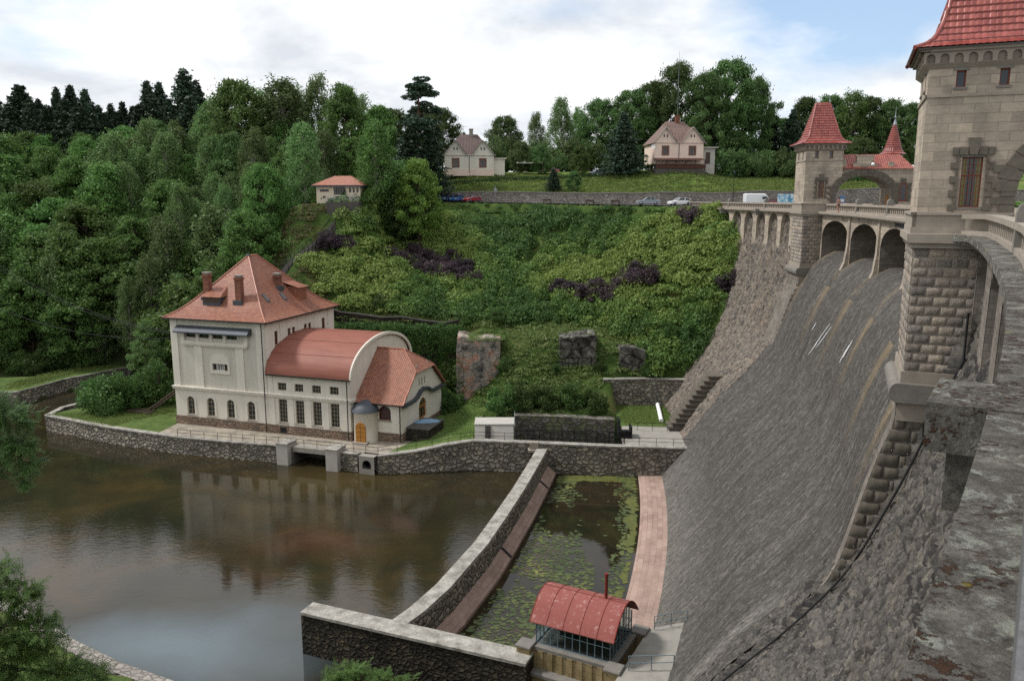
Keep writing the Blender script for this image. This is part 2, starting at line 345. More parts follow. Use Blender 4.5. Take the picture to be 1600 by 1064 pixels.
def m_glaze():
    t = NT('glazed red pantile'); c1, c2 = hx('7d3833'), hx('9a5248')
    uv = t.n('SeparateXYZ', {0: t.co('UV')})
    cell = t.n('TexWhiteNoise', {'Vector': t.n('CombineXYZ', {0: t.ma('FLOOR', t.ma('DIVIDE', uv.outputs[0], .25)), 1: t.ma('FLOOR', uv.outputs[1])}).outputs[0]}).outputs[0]
    c = t.mix(cell, c1, c2); c = dirt(t, c, .35, .9, .4)
    c = t.mix(t.ma('MULTIPLY', t.ramp(t.ma('FRACT', uv.outputs[1]), [(0, 1), (.16, 0)]), .55), c, hx('4a1714'))
    return t.pr(c, .28, t.bump(t.noise(t.co('pos'), 20, 3), .1, .01), spec=.5)
M['tile_glaze'] = m_glaze()
M['tile_gate'] = m_tile('glazed gate roof tiles', hx('87403a'), hx('a25b49'), .25, .36, rough=.3, spec=.5, lich=.2)
M['tile_old'] = m_tile('old brown roof tiles', hx('544441'), hx('66524b'), .35, .45, lich=.6, rough=.7)
M['tile_old2'] = m_tile('grey brown roof tiles', hx('65504b'), hx('7d675d'), .35, .45, lich=.5, rough=.7)
M['tile_pav'] = m_tile('salmon roof tiles', hx('98604d'), hx('a9715c'), .3, .4, lich=.2)
def m_barrel():
    t = NT('painted red barrel roof'); l = t.noise(t.co('pos'), .35, 6, .65); f = t.noise(t.sc(t.co('Object'), .3, 3, 3), 1, 5, .6)
    c = t.mix(l, hx('7a483b'), hx('8e594a')); c = t.mix(.4, c, t.mix(1, c, t.ramp(f, [(.35, .65), (.65, 1.15)]), 'MULTIPLY'))
    return t.pr(c, .6, t.bump(f, .15, .03), spec=.3)
M['barrel'] = m_barrel()
def m_kroof():
    t = NT('chalky red sheet roof'); f = t.ramp(t.noise(t.co('Object'), 2.6, 7, .75), [(.55, 0), (.66, 1)])
    big = t.noise(t.co('Object'), .8, 4)
    c = t.mix(big, hx('7b433d'), hx('8f564f')); c = t.mix(t.ma('MULTIPLY', f, .6), c, hx('b99a94'))
    return t.pr(c, .75, t.bump(big, .1, .02), spec=.2)
M['kroof'] = m_kroof()
M['lead'] = m_plain('grey lead sheet', hx('4a4e54'), .6, .3, .25, 2); M['gutter'] = m_plain('dark gutter', hx('35322f'), .5, .3)
M['rust'] = m_plain('rusty red pipe', hx('6d2a20'), .7, 0, .35, 6); M['bluemetal'] = m_plain('pale blue painted steel', hx('75878f'), .5, .3, .2, 3)
M['iron'] = m_plain('dark iron', (.02,.02,.022), .55, .5); M['steel'] = m_plain('galvanised steel', hx('8b9196'), .45, .7)
M['black'] = m_plain('black hose', (.012,.012,.013), .6)
M['wood'] = m_plain('ochre varnished wood', hx('a5702f'), .5, 0, .3, 4); M['wood_d'] = m_plain('old grey brown timber', hx('4b4037'), .85, 0, .4, 5)
M['redwood'] = m_plain('red brown window wood', hx('7a3b2b'), .55, 0, .25, 6); M['white'] = m_plain('white paint', (.75,.75,.74), .5, var=.06)
M['muntin'] = m_plain('weathered tan window bars', hx('988c70'), .7, 0, .15, 5)
M['brick'] = m_rubble('chimney brick', [hx('8a5544'), hx('9c6652'), hx('6f483c')], hx('7a6a60'), 5, aniso=2.5, bumpd=.03)
M['ybrick'] = m_ashlar('yellow sandstone', hx('84734f'), hx('958461'), hx('a39474'), .55, .45, stain=.5)
M['glass'] = NT('dark window glass').pr((.018,.022,.025), .06, spec=.6)
M['glass_y'] = NT('leaded yellow green glass').pr(hx('6d6a34'), .15, spec=.5)
M['snow'] = m_plain('foaming trickle', (.55,.57,.58), .5, var=.1)
def m_glasspane():
    t = NT('kiosk glass'); g = t.n('BsdfGlossy', {'Roughness': .03, 'Color': (.9,.95,.97)}); tr = t.n('BsdfTransparent', {'Color': (.72,.8,.82)})
    mx = t.n('MixShader', {0: t.n('Fresnel', {'IOR': 1.45}).outputs[0], 1: tr.outputs[0], 2: g.outputs[0]}); t.t.links.new(mx.outputs[0], t.out.inputs[0]); return t.m
M['kglass'] = m_glasspane()
M['bark'] = m_plain('bark', hx('4a4037'), .95, 0, .4, 6, .6); M['bark_l'] = m_plain('pale birch bark', hx('8d887e'), .9, 0, .45, 5, .4); M['bark_p'] = m_plain('pine bark', hx('5a3f30'), .95, 0, .4, 6, .6)
L = {'broad': m_leaf('broadleaf foliage', [(0.038,0.073,0.023), (0.072,0.145,0.036), (0.120,0.222,0.055), (0.179,0.289,0.081)]),
     'oak': m_leaf('oak foliage', [(0.030,0.056,0.021), (0.059,0.105,0.032), (0.093,0.161,0.048), (0.133,0.206,0.068)]),
     'birch': m_leaf('birch foliage', [(.06,.11,.035), (.1,.17,.055), (.145,.225,.08), (.185,.27,.105)]),
     'spruce': m_leaf('spruce needles', [(.02,.036,.021), (.032,.056,.032), (.05,.08,.045)], .08),
     'pine': m_leaf('pine needles', [(.022,.042,.024), (.038,.066,.038), (.058,.092,.055)], .08),
     'bright': m_leaf('fresh green foliage', [(0.077,0.165,0.032), (0.128,0.256,0.048), (0.188,0.339,0.068), (0.248,0.404,0.097)]),
     'purple': m_leaf('purple foliage', [(.034,.022,.032), (.056,.038,.05), (.082,.058,.068), (.1,.085,.08)], .12),
     'bush': m_leaf('shrub foliage', [(0.038,0.074,0.023), (0.072,0.139,0.036), (0.112,0.198,0.055)]),
     'cover': m_leaf('hillside shrub leaves', [(.05,.098,.028), (.092,.165,.042), (.142,.22,.055), (.22,.275,.075)], tint=True),
     'grass': m_leaf('grass blades', [(.09,.14,.035), (.14,.2,.05), (.21,.24,.08)], nscale=.3),
     'dry': m_leaf('dry grass blades', [(.085,.15,.04), (.14,.2,.06), (.21,.22,.09)], nscale=.3)}
def m_ground(name, a, b, c_, sc1=.25):
    t = NT(name); p = t.co('pos'); n1 = t.noise(p, sc1, 6, .65); n2 = t.noise(p, 2.5, 6, .7)
    c = t.ramp(n1, [(.35, a), (.5, b), (.66, c_)]); c = t.mix(.6, c, t.mix(1, c, t.ramp(n2, [(.3, .5), (.7, 1.4)]), 'MULTIPLY'))
    return t.pr(c, .95, t.bump(n2, .8, .12), spec=.1)
M['earth'] = m_ground('hillside soil and grass', (.03,.05,.012), (.045,.08,.018), (.085,.09,.03))
M['forestfloor'] = m_ground('forest floor', (.02,.03,.01), (.03,.045,.014), (.04,.04,.018))
M['lawn'] = m_ground('meadow grass', (.06,.12,.02), (.1,.15,.03), (.15,.17,.055), .12)
M['turf'] = m_ground('green turf', (.05,.085,.022), (.075,.115,.03), (.11,.135,.045), .4)
def m_rock():
    t = NT('stained ruin masonry'); p = t.co('pos'); n1 = t.noise(p, .5, 6, .65); n2 = t.noise(p, 3, 7, .7)
    uv = t.co('UV'); br = t.n('TexBrick', {'Vector': uv, 'Color1': (0,0,0), 'Color2': (1,1,1), 'Scale': 1, 'Mortar Size': .03, 'Brick Width': 1.5, 'Row Height': .9})
    c = t.ramp(n1, [(.33, hx('4a4742')), (.43, hx('85807a')), (.53, hx('a69c92')), (.6, hx('ad7f69')), (.68, hx('a39a90'))])
    cr_ = t.vor(t.sc(p, .5, .5, .8), 1.3, 'DISTANCE_TO_EDGE'); c = t.mix(t.ma('MULTIPLY', t.ramp(cr_, [(.0, 1), (.05, 0)]), .8), c, hx('242220'))
    c = t.mix(.8, c, t.mix(1, c, t.ramp(n2, [(.3, .4), (.7, 1.4)]), 'MULTIPLY')); c = t.mix(t.ma('MULTIPLY', br.outputs[1], .4), c, hx('3a3632'))
    return t.pr(streaks(t, c, .5, .8), .92, t.bump(n2, .9, .15), spec=.12)
M['ruin'] = m_rock()
def m_grock():
    t = NT('grey fractured rock'); p = t.co('pos'); n1 = t.noise(p, .9, 6, .65); n2 = t.noise(p, 4, 7, .75)
    c = t.ramp(n1, [(.35, hx('2e2d2b')), (.5, hx('5b5954')), (.64, hx('86827b'))]); cr_ = t.vor(t.sc(p, .45, .45, .7), 1.0, 'DISTANCE_TO_EDGE')
    c = t.mix(.8, c, t.mix(1, c, t.ramp(n2, [(.3, .35), (.7, 1.5)]), 'MULTIPLY')); c = t.mix(t.ramp(cr_, [(0, .9), (.05, 0)]), c, hx('161514'))
    return t.pr(c, .92, t.bump(t.ma('ADD', n2, t.ramp(cr_, [(0, 0), (.1, 1)])), 1, .2), spec=.12)
M['rock'] = m_grock()
M['cliff'] = m_ground('cut rock face', hx('2d2b29'), hx('47433e'), hx('3c4a24'), .45)
def m_paving():
    t = NT('grey stone paving'); uv = t.co('pos')
    br = t.n('TexBrick', {'Vector': t.n('Mapping', {'Vector': uv, 'Rotation': (0,0,.31)}).outputs[0], 'Color1': hx('8d8579'), 'Color2': hx('a39a8c'), 'Mortar': hx('5e584f'), 'Scale': 1, 'Mortar Size': .03, 'Brick Width': 1.2, 'Row Height': .8})
    return t.pr(dirt(t, br.outputs[0], .6, .5, .5), .9, t.bump(t.noise(uv, 4, 5), .2, .03), spec=.2)
M['paving'] = m_paving()
def m_water():
    t = NT('river water'); p = t.co('pos')
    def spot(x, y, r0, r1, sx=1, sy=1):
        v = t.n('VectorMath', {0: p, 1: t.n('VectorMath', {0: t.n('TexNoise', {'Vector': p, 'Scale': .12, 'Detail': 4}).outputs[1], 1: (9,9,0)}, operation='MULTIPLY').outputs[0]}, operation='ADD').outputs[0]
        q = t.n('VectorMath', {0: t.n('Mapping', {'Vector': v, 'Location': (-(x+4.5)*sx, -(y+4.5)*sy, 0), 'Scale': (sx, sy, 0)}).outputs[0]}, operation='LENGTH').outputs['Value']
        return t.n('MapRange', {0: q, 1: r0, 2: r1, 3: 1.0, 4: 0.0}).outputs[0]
    n1 = t.noise(p, .09, 6, .6, .8)
    c = t.ramp(n1, [(.3, hx('1e1d16')), (.5, hx('2b271b')), (.68, hx('3b301d'))])
    milk_sky = spot(-27, 58, 1, 11, .65, 1.3)  # milky shallow near the bank, with pale sky reflection painted into its colour
    c = t.mix(t.ma('MULTIPLY', milk_sky, .75), c, hx('5d6c74'))
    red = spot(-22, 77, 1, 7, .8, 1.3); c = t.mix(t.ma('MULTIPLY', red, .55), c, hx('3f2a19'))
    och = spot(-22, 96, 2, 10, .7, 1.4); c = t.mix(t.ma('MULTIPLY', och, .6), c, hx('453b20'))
    rip = t.noise(t.sc(p, 1.6, 3.2, 1), 1.1, 3, .55); rip2 = t.noise(t.sc(p, .35, .6, 1), 1, 3, .5, 1.5)
    calm = t.ramp(t.noise(p, .045, 2, .5), [(.4, .15), (.62, 1)])
    h = t.ma('ADD', t.ma('MULTIPLY', rip, calm), t.ma('MULTIPLY', rip2, .8))
    return t.pr(c, .06, t.bump(h, .17, .05), spec=.5, **{'IOR': 1.42})
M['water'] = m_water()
def m_pool():
    t = NT('stilling pool water'); p = t.co('pos'); n1 = t.noise(p, .16, 5, .6)
    c = t.ramp(n1, [(.35, hx('1d1c15')), (.55, hx('2a2418')), (.7, hx('3f3020'))])
    return t.pr(c, .03, t.bump(t.noise(t.sc(p, 1, 2, 1), 1, 2), .05, .03), spec=.5, **{'IOR': 1.33})
M['pool'] = m_pool()
def m_algae():
    t = NT('floating weed'); rnd = t.ma('ADD', t.ma('MULTIPLY', t.n('NewGeometry').outputs['Random Per Island'], .6), t.ma('MULTIPLY', t.ramp(t.noise(t.co('pos'), .13, 3), [(.42, 0), (.6, 1)]), .45))
    c = t.ramp(rnd, [(0, (.03,.045,.018)), (.55, (.065,.085,.028)), (.85, (.11,.125,.035)), (1, (.18,.19,.05))]); return t.pr(c, .6, spec=.3)
M['algae'] = m_algae()
# ------------------------------------------------------------------ dam geometry in polar form
C0 = Vector((-174.82, 116.82, 0)); R0 = 210.0; DEG = R0*pi/180
def OFF(th, z):  # the real crest is not one perfect circle: stretches of it sit a little further out
    o = np.interp(th, [-38.5,-33,-30,-27,-25.7,-22.72,-22.71,-21.3,-5.2,-3.8,6,11.5], [0,0,-.28,-.5,-.66,-1.1,-.25,-.25,-2,-2,-.7,-.7]); return o*np.clip((np.asarray(z)+35)/25, 0, 1)
def TB(th): return float(np.interp(th, [-21.3,-18,-5.2], [-1.95,-2.1,-1.05]))
def D(t, th, z):
    if callable(t): t = t(th)
    r = R0-t-float(OFF(th, z)); a = rad(th); return Vector((C0.x+r*math.cos(a), C0.y+r*math.sin(a), z))
def smooth_prof(pts, n=160, k=9):
    z = np.linspace(pts[0][1], pts[-1][1], n); zz = [-p[1] for p in pts]; t = np.interp(-z, zz, [p[0] for p in pts])
    tp = np.concatenate([np.full(k, t[0])+(t[0]-t[1])*np.arange(k, 0, -1), t, np.full(k, t[-1])+(t[-1]-t[-2])*np.arange(1, k+1)])
    t2 = np.convolve(tp, np.ones(2*k+1)/(2*k+1), 'valid'); return t2, z
FL = [(-1.5,-2.0), (-1.3,-4.5), (-.6,-7), (.2,-9.5), (1.2,-13), (3.0,-18), (5.7,-22), (8.3,-25), (11.8,-30.4), (15.1,-34.7), (15.6,-35.6)]
fl_t, fl_z = smooth_prof(FL, 200)
FL2 = [(-1.2,-2.0), (-1.05,-4.5), (-.6,-6.8), (.2,-9.2)]+FL[4:]
fl2_t, fl_z2 = smooth_prof(FL2, 200)
def flank_t(z): return float(np.interp(-z, -fl_z, fl_t))
SPZ = [(-.6,-7.6), (.5,-9.3), (1.5,-11.6), (2.4,-14.8), (3.3,-18.2), (5.8,-22), (8.5,-25), (12.0,-30.4), (15.3,-34.7), (15.8,-35.6)]
sp_t, sp_z = smooth_prof(SPZ, 200)
def spill_t(z): return float(np.interp(-z, -sp_z, sp_t))
TH_N, TH_F, PW = -22.7, -5.2, 1.36   # near pier, far pier (near faces), pier width in degrees
def voro(u, v, seed, jit=.85):
    iu = np.floor(u).astype(int); iv = np.floor(v).astype(int); f1 = np.full(u.shape, 9.); f2 = np.full(u.shape, 9.); idv = np.zeros(u.shape); tl = np.zeros(u.shape)
    def h(a, b, k): return np.abs(np.sin(a*127.1+b*311.7+k*74.7+seed)*43758.5453) % 1
    for da in (-1,0,1):
        for db in (-1,0,1):
            a, b = iu+da, iv+db; pu = a+.5+(h(a,b,1)-.5)*jit; pv = b+.5+(h(a,b,2)-.5)*jit
            d = np.hypot(u-pu, v-pv); nr = d < f1
            f2 = np.where(nr, f1, np.minimum(f2, d)); idv = np.where(nr, h(a,b,3), idv); f1 = np.where(nr, d, f1)
            tl = np.where(nr, (u-pu)*(h(a,b,4)-.5)*2+(v-pv)*(h(a,b,5)-.5)*2, tl)
    return f1, f2-f1, idv, tl
def fbm(u, v, seed, octs=4):
    out = np.zeros(u.shape); amp = 1; tot = 0
    for o in range(octs):
        iu, iv = np.floor(u), np.floor(v); fu, fv = u-iu, v-iv; fu = fu*fu*(3-2*fu); fv = fv*fv*(3-2*fv)
        def h(a, b): return np.abs(np.sin(a*127.1+b*311.7+seed+o*17.3)*43758.5453) % 1
        out += amp*((h(iu,iv)*(1-fu)+h(iu+1,iv)*fu)*(1-fv)+(h(iu,iv+1)*(1-fu)+h(iu+1,iv+1)*fu)*fv); tot += amp
        amp *= .5; u = u*2.03+5.1; v = v*2.03+1.7
    return out/tot
def masonry_sheet(name, prof, th0, th1, res, mat, parent, cell=(.5,.32), amp=.12, seed=1., tilt=1.0):
    pt, pz = prof; ds = np.concatenate([[0], np.cumsum(np.hypot(np.diff(pt), np.diff(pz)))])
    nv = int(ds[-1]/res)+1; nu = int(abs(th1-th0)*DEG/res)+1
    s_ = np.linspace(0, ds[-1], nv); T = np.interp(s_, ds, pt); Z = np.interp(s_, ds, pz)
    th = np.linspace(th0, th1, nu); U, S = np.meshgrid(th*DEG, s_, indexing='ij')
    wu = U/cell[0]+(fbm(U*.9, S*.9, seed+5, 3)-.5)*.9; wv = S/cell[1]+(fbm(U*.9+9, S*.9, seed+7, 3)-.5)*.9
    f1, e, idc, tl = voro(wu, wv, seed)
    rg_ = 1-np.abs(fbm(U*2.2+S*.5, S*1.1, seed+13, 4)-.5)*4
    hgt = amp*(np.clip(e*5, 0, 1)**.5*(.3+.8*idc+tilt*tl))+amp*(.9*(fbm(U*3.5, S*2.2, seed+3, 5)-.5)+.25*rg_)
    dT = np.gradient(T, s_); dZ = np.gradient(Z, s_)  # normal in (t,z): outwards (+t, +z)
    Tn = T[None,:]+hgt*(-dZ)[None,:]; Zn = Z[None,:]+hgt*dT[None,:]
    A = np.radians(th)[:,None]; Rr = R0-Tn-OFF(np.broadcast_to(th[:,None], Zn.shape), Zn)
    V = np.stack([C0.x+Rr*np.cos(A), C0.y+Rr*np.sin(A), Zn], -1).reshape(-1,3)
    i, j = np.meshgrid(np.arange(nu-1), np.arange(nv-1), indexing='ij'); a = (i*nv+j).ravel()
    Q = np.stack([a, a+1, a+nv+1, a+nv], 1)
    me = np_mesh(name, V, Q, {'UVMap': np.stack([U.ravel(), S.ravel()], 1), 'cell': idc.ravel(), 'edge': np.clip(e*3,0,1).ravel()}, True)
    return link(name, me, mat, parent)
def rough_blocks(name, cells, mat, parent, relief=.06, seed=3):
    """cells: list of (origin, ux, uz, n, w, h): quarry-faced stones standing proud of a wall"""
    V = []; Q = []; cl = []; rng = np.random.default_rng(seed)
    for o, ux, uz, n, w, h in cells:
        b = len(V); a, c = 5, 4; rv = rng.random()
        for i in range(a+1):
            for j in range(c+1):
                ed = i in (0, a) or j in (0, c)
                x = [0,.07,.36,.66,.93,1][i]*w; z = [0,.1,.5,.9,1][j]*h; k = 0 if ed else relief*(.75+rng.random()*.5)
                V.append(o+ux*x+uz*z+n*(k+.0)); cl.append(rv)
        for i in range(a):
            for j in range(c): q = b+i*(c+1)+j; Q.append((q, q+c+1, q+c+2, q+1))
    return link(name, np_mesh(name, [tuple(p) for p in V], Q, {'cell': cl}), mat, parent)
dam = empty('dam', D(0, -14, -35), 0, 'curved grey stone dam with a tall spillway between two gatehouse piers', 'dam')
DM = Matrix.Translation(-dam.location)
def dpart(o):
    o.matrix_parent_inverse = Matrix.Translation(-dam.location); return o
def finish(o): o.parent = dam; return dpart(o)
# spillway and flanks
n_sp = link  # noqa
finish(masonry_sheet('spillway', (sp_t, sp_z), TH_N+.12, TH_F+.5, .2, M['spill'], None, (.3,.45), .03, 2.3))
finish(masonry_sheet('flank_wall', (fl_t, fl_z), -38.5, TH_N+.75, .095, M['flank'], None, (.5,.5), .16, 8.1, 1.2))
finish(masonry_sheet('flank_wall', (fl2_t, fl_z2), TH_F+.4, 11.5, .16, M['flank_tan'], None, (.5,.55), .17, 4.4, 1.2))
# weir lip: surface from inside the openings rolling over to the spillway
lip = []
LIP = [(-8,-6.9), (-5,-6.5), (-3.6,-6.25), (-2.6,-6.35), (-1.6,-6.85), (-.6,-7.65), (.45,-9.35)]
for th in np.linspace(TH_N+.5, TH_F+.1, 90): lip.append([D(t_+.06, th, z_+.03) for t_, z_ in LIP])
def strip_uv(o, P, v0=0):
    me = o.data; b = len(P[0]); uv = me.uv_layers[0].data
    ds = [0]
    for j in range(1, b): ds.append(ds[-1]+(P[0][j]-P[0][j-1]).length)
    us = [0]
    for i in range(1, len(P)): us.append(us[-1]+(P[i][0]-P[i-1][0]).length)
    for l in me.loops: uv[l.index].uv = (us[l.vertex_index//b], v0+ds[l.vertex_index % b])
mb = MB(); mb.grid(lip); o = mb.build('weir_lip', M['spill']); strip_uv(o, lip, 0); finish(o)
# bridge over the weir: five vaulted openings
NO = 5; a0, a1 = TH_N+PW, TH_F; pit = (a1-a0)/NO; pilw = 1.15/DEG
mbw, mbv = MB(), MB()
def arch_z(x): return -4.35+1.8*math.sqrt(max(0, 1-x*x))
for k in range(NO):
    c = a0+pit*(k+.5); hw = (pit-pilw)/2; n = 24
    for i in range(n):
        x0, x1 = -1+2*i/n, -1+2*(i+1)/n; p, q = c+hw*x0, c+hw*x1
        mbw.add([D(TB,p,arch_z(x0)), D(TB,q,arch_z(x1)), D(TB,q,-1.9), D(TB,p,-1.9)], [(0,1,2,3)])
        mbv.add([D(TB,p,arch_z(x0)), D(TB,q,arch_z(x1)), D(-7,q,arch_z(x1)), D(-7,p,arch_z(x0))], [(3,2,1,0)], True)
        mbv.add([D(-7,p,-9), D(-7,q,-9), D(-7,q,-2.4), D(-7,p,-2.4)], [(0,1,2,3)])
    for e in (-1, 1):
        th = c+e*hw; mbv.add([D(TB,th,-10), D(-7,th,-10), D(-7,th,-4.35), D(TB,th,-4.35)], [(0,1,2,3)])
    for (p, q) in ((c-pit/2, c-hw), (c+hw, c+pit/2)):
        mbw.add([D(TB,p,-10), D(TB,q,-10), D(TB,q,-1.9), D(TB,p,-1.9)], [(0,1,2,3)])
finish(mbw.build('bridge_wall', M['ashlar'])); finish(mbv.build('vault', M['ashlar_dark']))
for k in range(1, NO):
    th = a0+pit*k; hw = .38/DEG; mb = MB()
    tb = TB(th); prof = [(tb-.05,-2.0), (tb+.16,-2.0), (tb+.2,-5), (tb+.4,-6.8), (max(tb+.8,-.9),-7.7), (-.4,-8.2), (-.4,-9.4), (tb-.05,-9.4)]
    vs = [D(t_, th-hw, z_) for t_, z_ in prof]+[D(t_, th+hw, z_) for t_, z_ in prof]; n = len(prof)
    mb.add(vs, [tuple(range(n)), tuple(range(2*n-1,n-1,-1))]+[(i, n+i, n+(i+1)%n, (i+1)%n) for i in range(n)])
    finish(mb.build('pillar', M['ashlar']))
# blind arcades under the crest of both flanks
def arcade(th0, th1, n, hw_=.36, td=-.45):
    mb = MB(); p = (th1-th0)/n; hwid = p*hw_
    for k in range(n):
        c = th0+p*(k+.5); m = 14
        def zz(x): return -3.35+1.25*math.sqrt(max(0, 1-x*x))
        for i in range(m):
            x0, x1 = -1+2*i/m, -1+2*(i+1)/m
            mb.add([D(td,c+hwid*x0,zz(x0)), D(td,c+hwid*x1,zz(x1)), D(td,c+hwid*x1,-1.85), D(td,c+hwid*x0,-1.85)], [(0,1,2,3)])
            mb.add([D(td,c+hwid*x0,zz(x0)), D(td,c+hwid*x1,zz(x1)), D(-1.6,c+hwid*x1,zz(x1)), D(-1.6,c+hwid*x0,zz(x0))], [(3,2,1,0)], True)
        for s0, s1 in ((c-p/2, c-hwid), (c+hwid, c+p/2)):
            mb.add([D(td+.1,s0,-8.6), D(td+.1,s1,-8.6), D(td,s1,-1.85), D(td,s0,-1.85)], [(0,1,2,3)])
        for th in (c-hwid, c+hwid): mb.add([D(td+.1,th,-8.6), D(-1.9,th,-8.6), D(-1.9,th,-3.35), D(td,th,-3.35)], [(0,1,2,3)])
    return mb
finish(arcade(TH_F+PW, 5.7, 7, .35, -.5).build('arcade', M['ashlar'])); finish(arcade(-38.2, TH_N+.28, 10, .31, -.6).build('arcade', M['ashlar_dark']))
# ledge, crest road, parapets
def ring(mb, t0, t1, z0, z1, th0, th1, n=40):
    for i in range(n):
        p, q = th0+(th1-th0)*i/n, th0+(th1-th0)*(i+1)/n
        vs = [D(t0,p,z0), D(t0,q,z0), D(t0,q,z1), D(t0,p,z1), D(t1,p,z0), D(t1,q,z0), D(t1,q,z1), D(t1,p,z1)]
        fs = [(0,1,2,3), (5,4,7,6), (3,2,6,7), (1,0,4,5)]
        if i == 0: fs.append((4,0,3,7))
        if i == n-1: fs.append((1,5,6,2))
        mb.add(vs, fs)
for (p, q, t_) in ((-38.5, TH_N, 0), (TH_N+PW, TH_F, lambda q: TB(q)+.55), (TH_F+PW, 6.2, 0)):
    mb = MB(); t2 = (lambda q, t_=t_: t_(q)-.12) if callable(t_) else t_-.12; tk = (lambda q: TB(q)-1.9) if callable(t_) else -1.75; ring(mb, t_, tk, -1.86, -1.6, p, q, 60); ring(mb, t2, tk, -2.0, -1.86, p, q, 60); finish(mb.build('ledge', M['ledge'] if p < -30 else M['trim']))
mb = MB(); ring(mb, -1.7, -8.9, -2.4, -1.68, -38.5, 7, 90); finish(mb.build('crest_road', M['road']))
mb = MB(); ring(mb, -8.7, -9.3, -12, -.75, -38.5, 7, 90); finish(mb.build('upstream_parapet', M['ashlar']))
posts = []
def post(th, t_, lab=None):
    t_ = t_(th) if callable(t_) else t_
    mb = MB(); hw = .28/DEG
    prof = [(t_-.02,-1.6), (t_-.02,-.42), (t_-.09,-.2), (t_-.3,-.08), (t_-.51,-.2), (t_-.58,-.42), (t_-.58,-1.6)]
    n = len(prof); vs = [D(a, th-hw, z) for a, z in prof]+[D(a, th+hw, z) for a, z in prof]
    mb.add(vs, [tuple(range(n-1,-1,-1)), tuple(range(n,2*n))]+[(i,(i+1)%n,n+(i+1)%n,n+i) for i in range(n)])
    finish(mb.build('post', M['trim_dark']))
    mb = MB(); bo = -.27 if -32 < th < -31 else 0; h2 = (.5 if bo else .36)/DEG; th += bo; e_ = (.62 if th < -30 else .42 if th < -25 else 1.38 if th > TH_F else .62); ring(mb, t_+e_, t_-.6, -1.98, -1.585, th-h2, th+h2, 1); ring(mb, t_+e_-.16, t_-.6, -2.5, -1.99, th-h2*.7, th+h2*.7, 1); finish(mb.build('bracket', M['ledge'] if th < -25 else M['trim_dark']))
def balustrade(th0, th1, t_, plist):
    f_ = lambda k: ((lambda q: t_(q)+k) if callable(t_) else t_+k)
    mb = MB(); ring(mb, f_(-.03), f_(-.55), -1.6, -1.42, th0, th1, 40)
    n = max(2, int((th1-th0)*DEG/.72))
    for i in range(n+1):
        th = th0+(th1-th0)*i/n; h = .13/DEG
        if not any(abs(th-p) < .4/DEG for p in plist): ring(mb, f_(-.17), f_(-.42), -1.42, -.9, th-h, th+h, 1)
    finish(mb.build('balustrade', M['trim']))
    for p, q, m_ in (((th0, -29, 'granite'), (-29, th1, 'trim')) if th0 < -30 else ((th0, th1, 'trim'),)):
        mb = MB(); ring(mb, f_(0), f_(-.57), -.9, -.7, p, q, 50); finish(mb.build('rail', M[m_]))
    for p in plist: post(p, t_)
near_posts = [-31.45, -26.2]
balustrade(-38.4, TH_N-.01, lambda q: float(np.interp(q, [-38,-33.75,-33.2,-32.8,-31.5,-30,-27,-23], [-.3,-.272,-.288,-.285,-.2,-.2,-.58,-.6])), near_posts)
balustrade(TH_N+PW, TH_F+.02, lambda q: TB(q)-.4, [a0+pit*k for k in range(1, NO)])
balustrade(TH_F+PW, 10.0, -.8, [-3.2, .9, 5.0, 9.9])
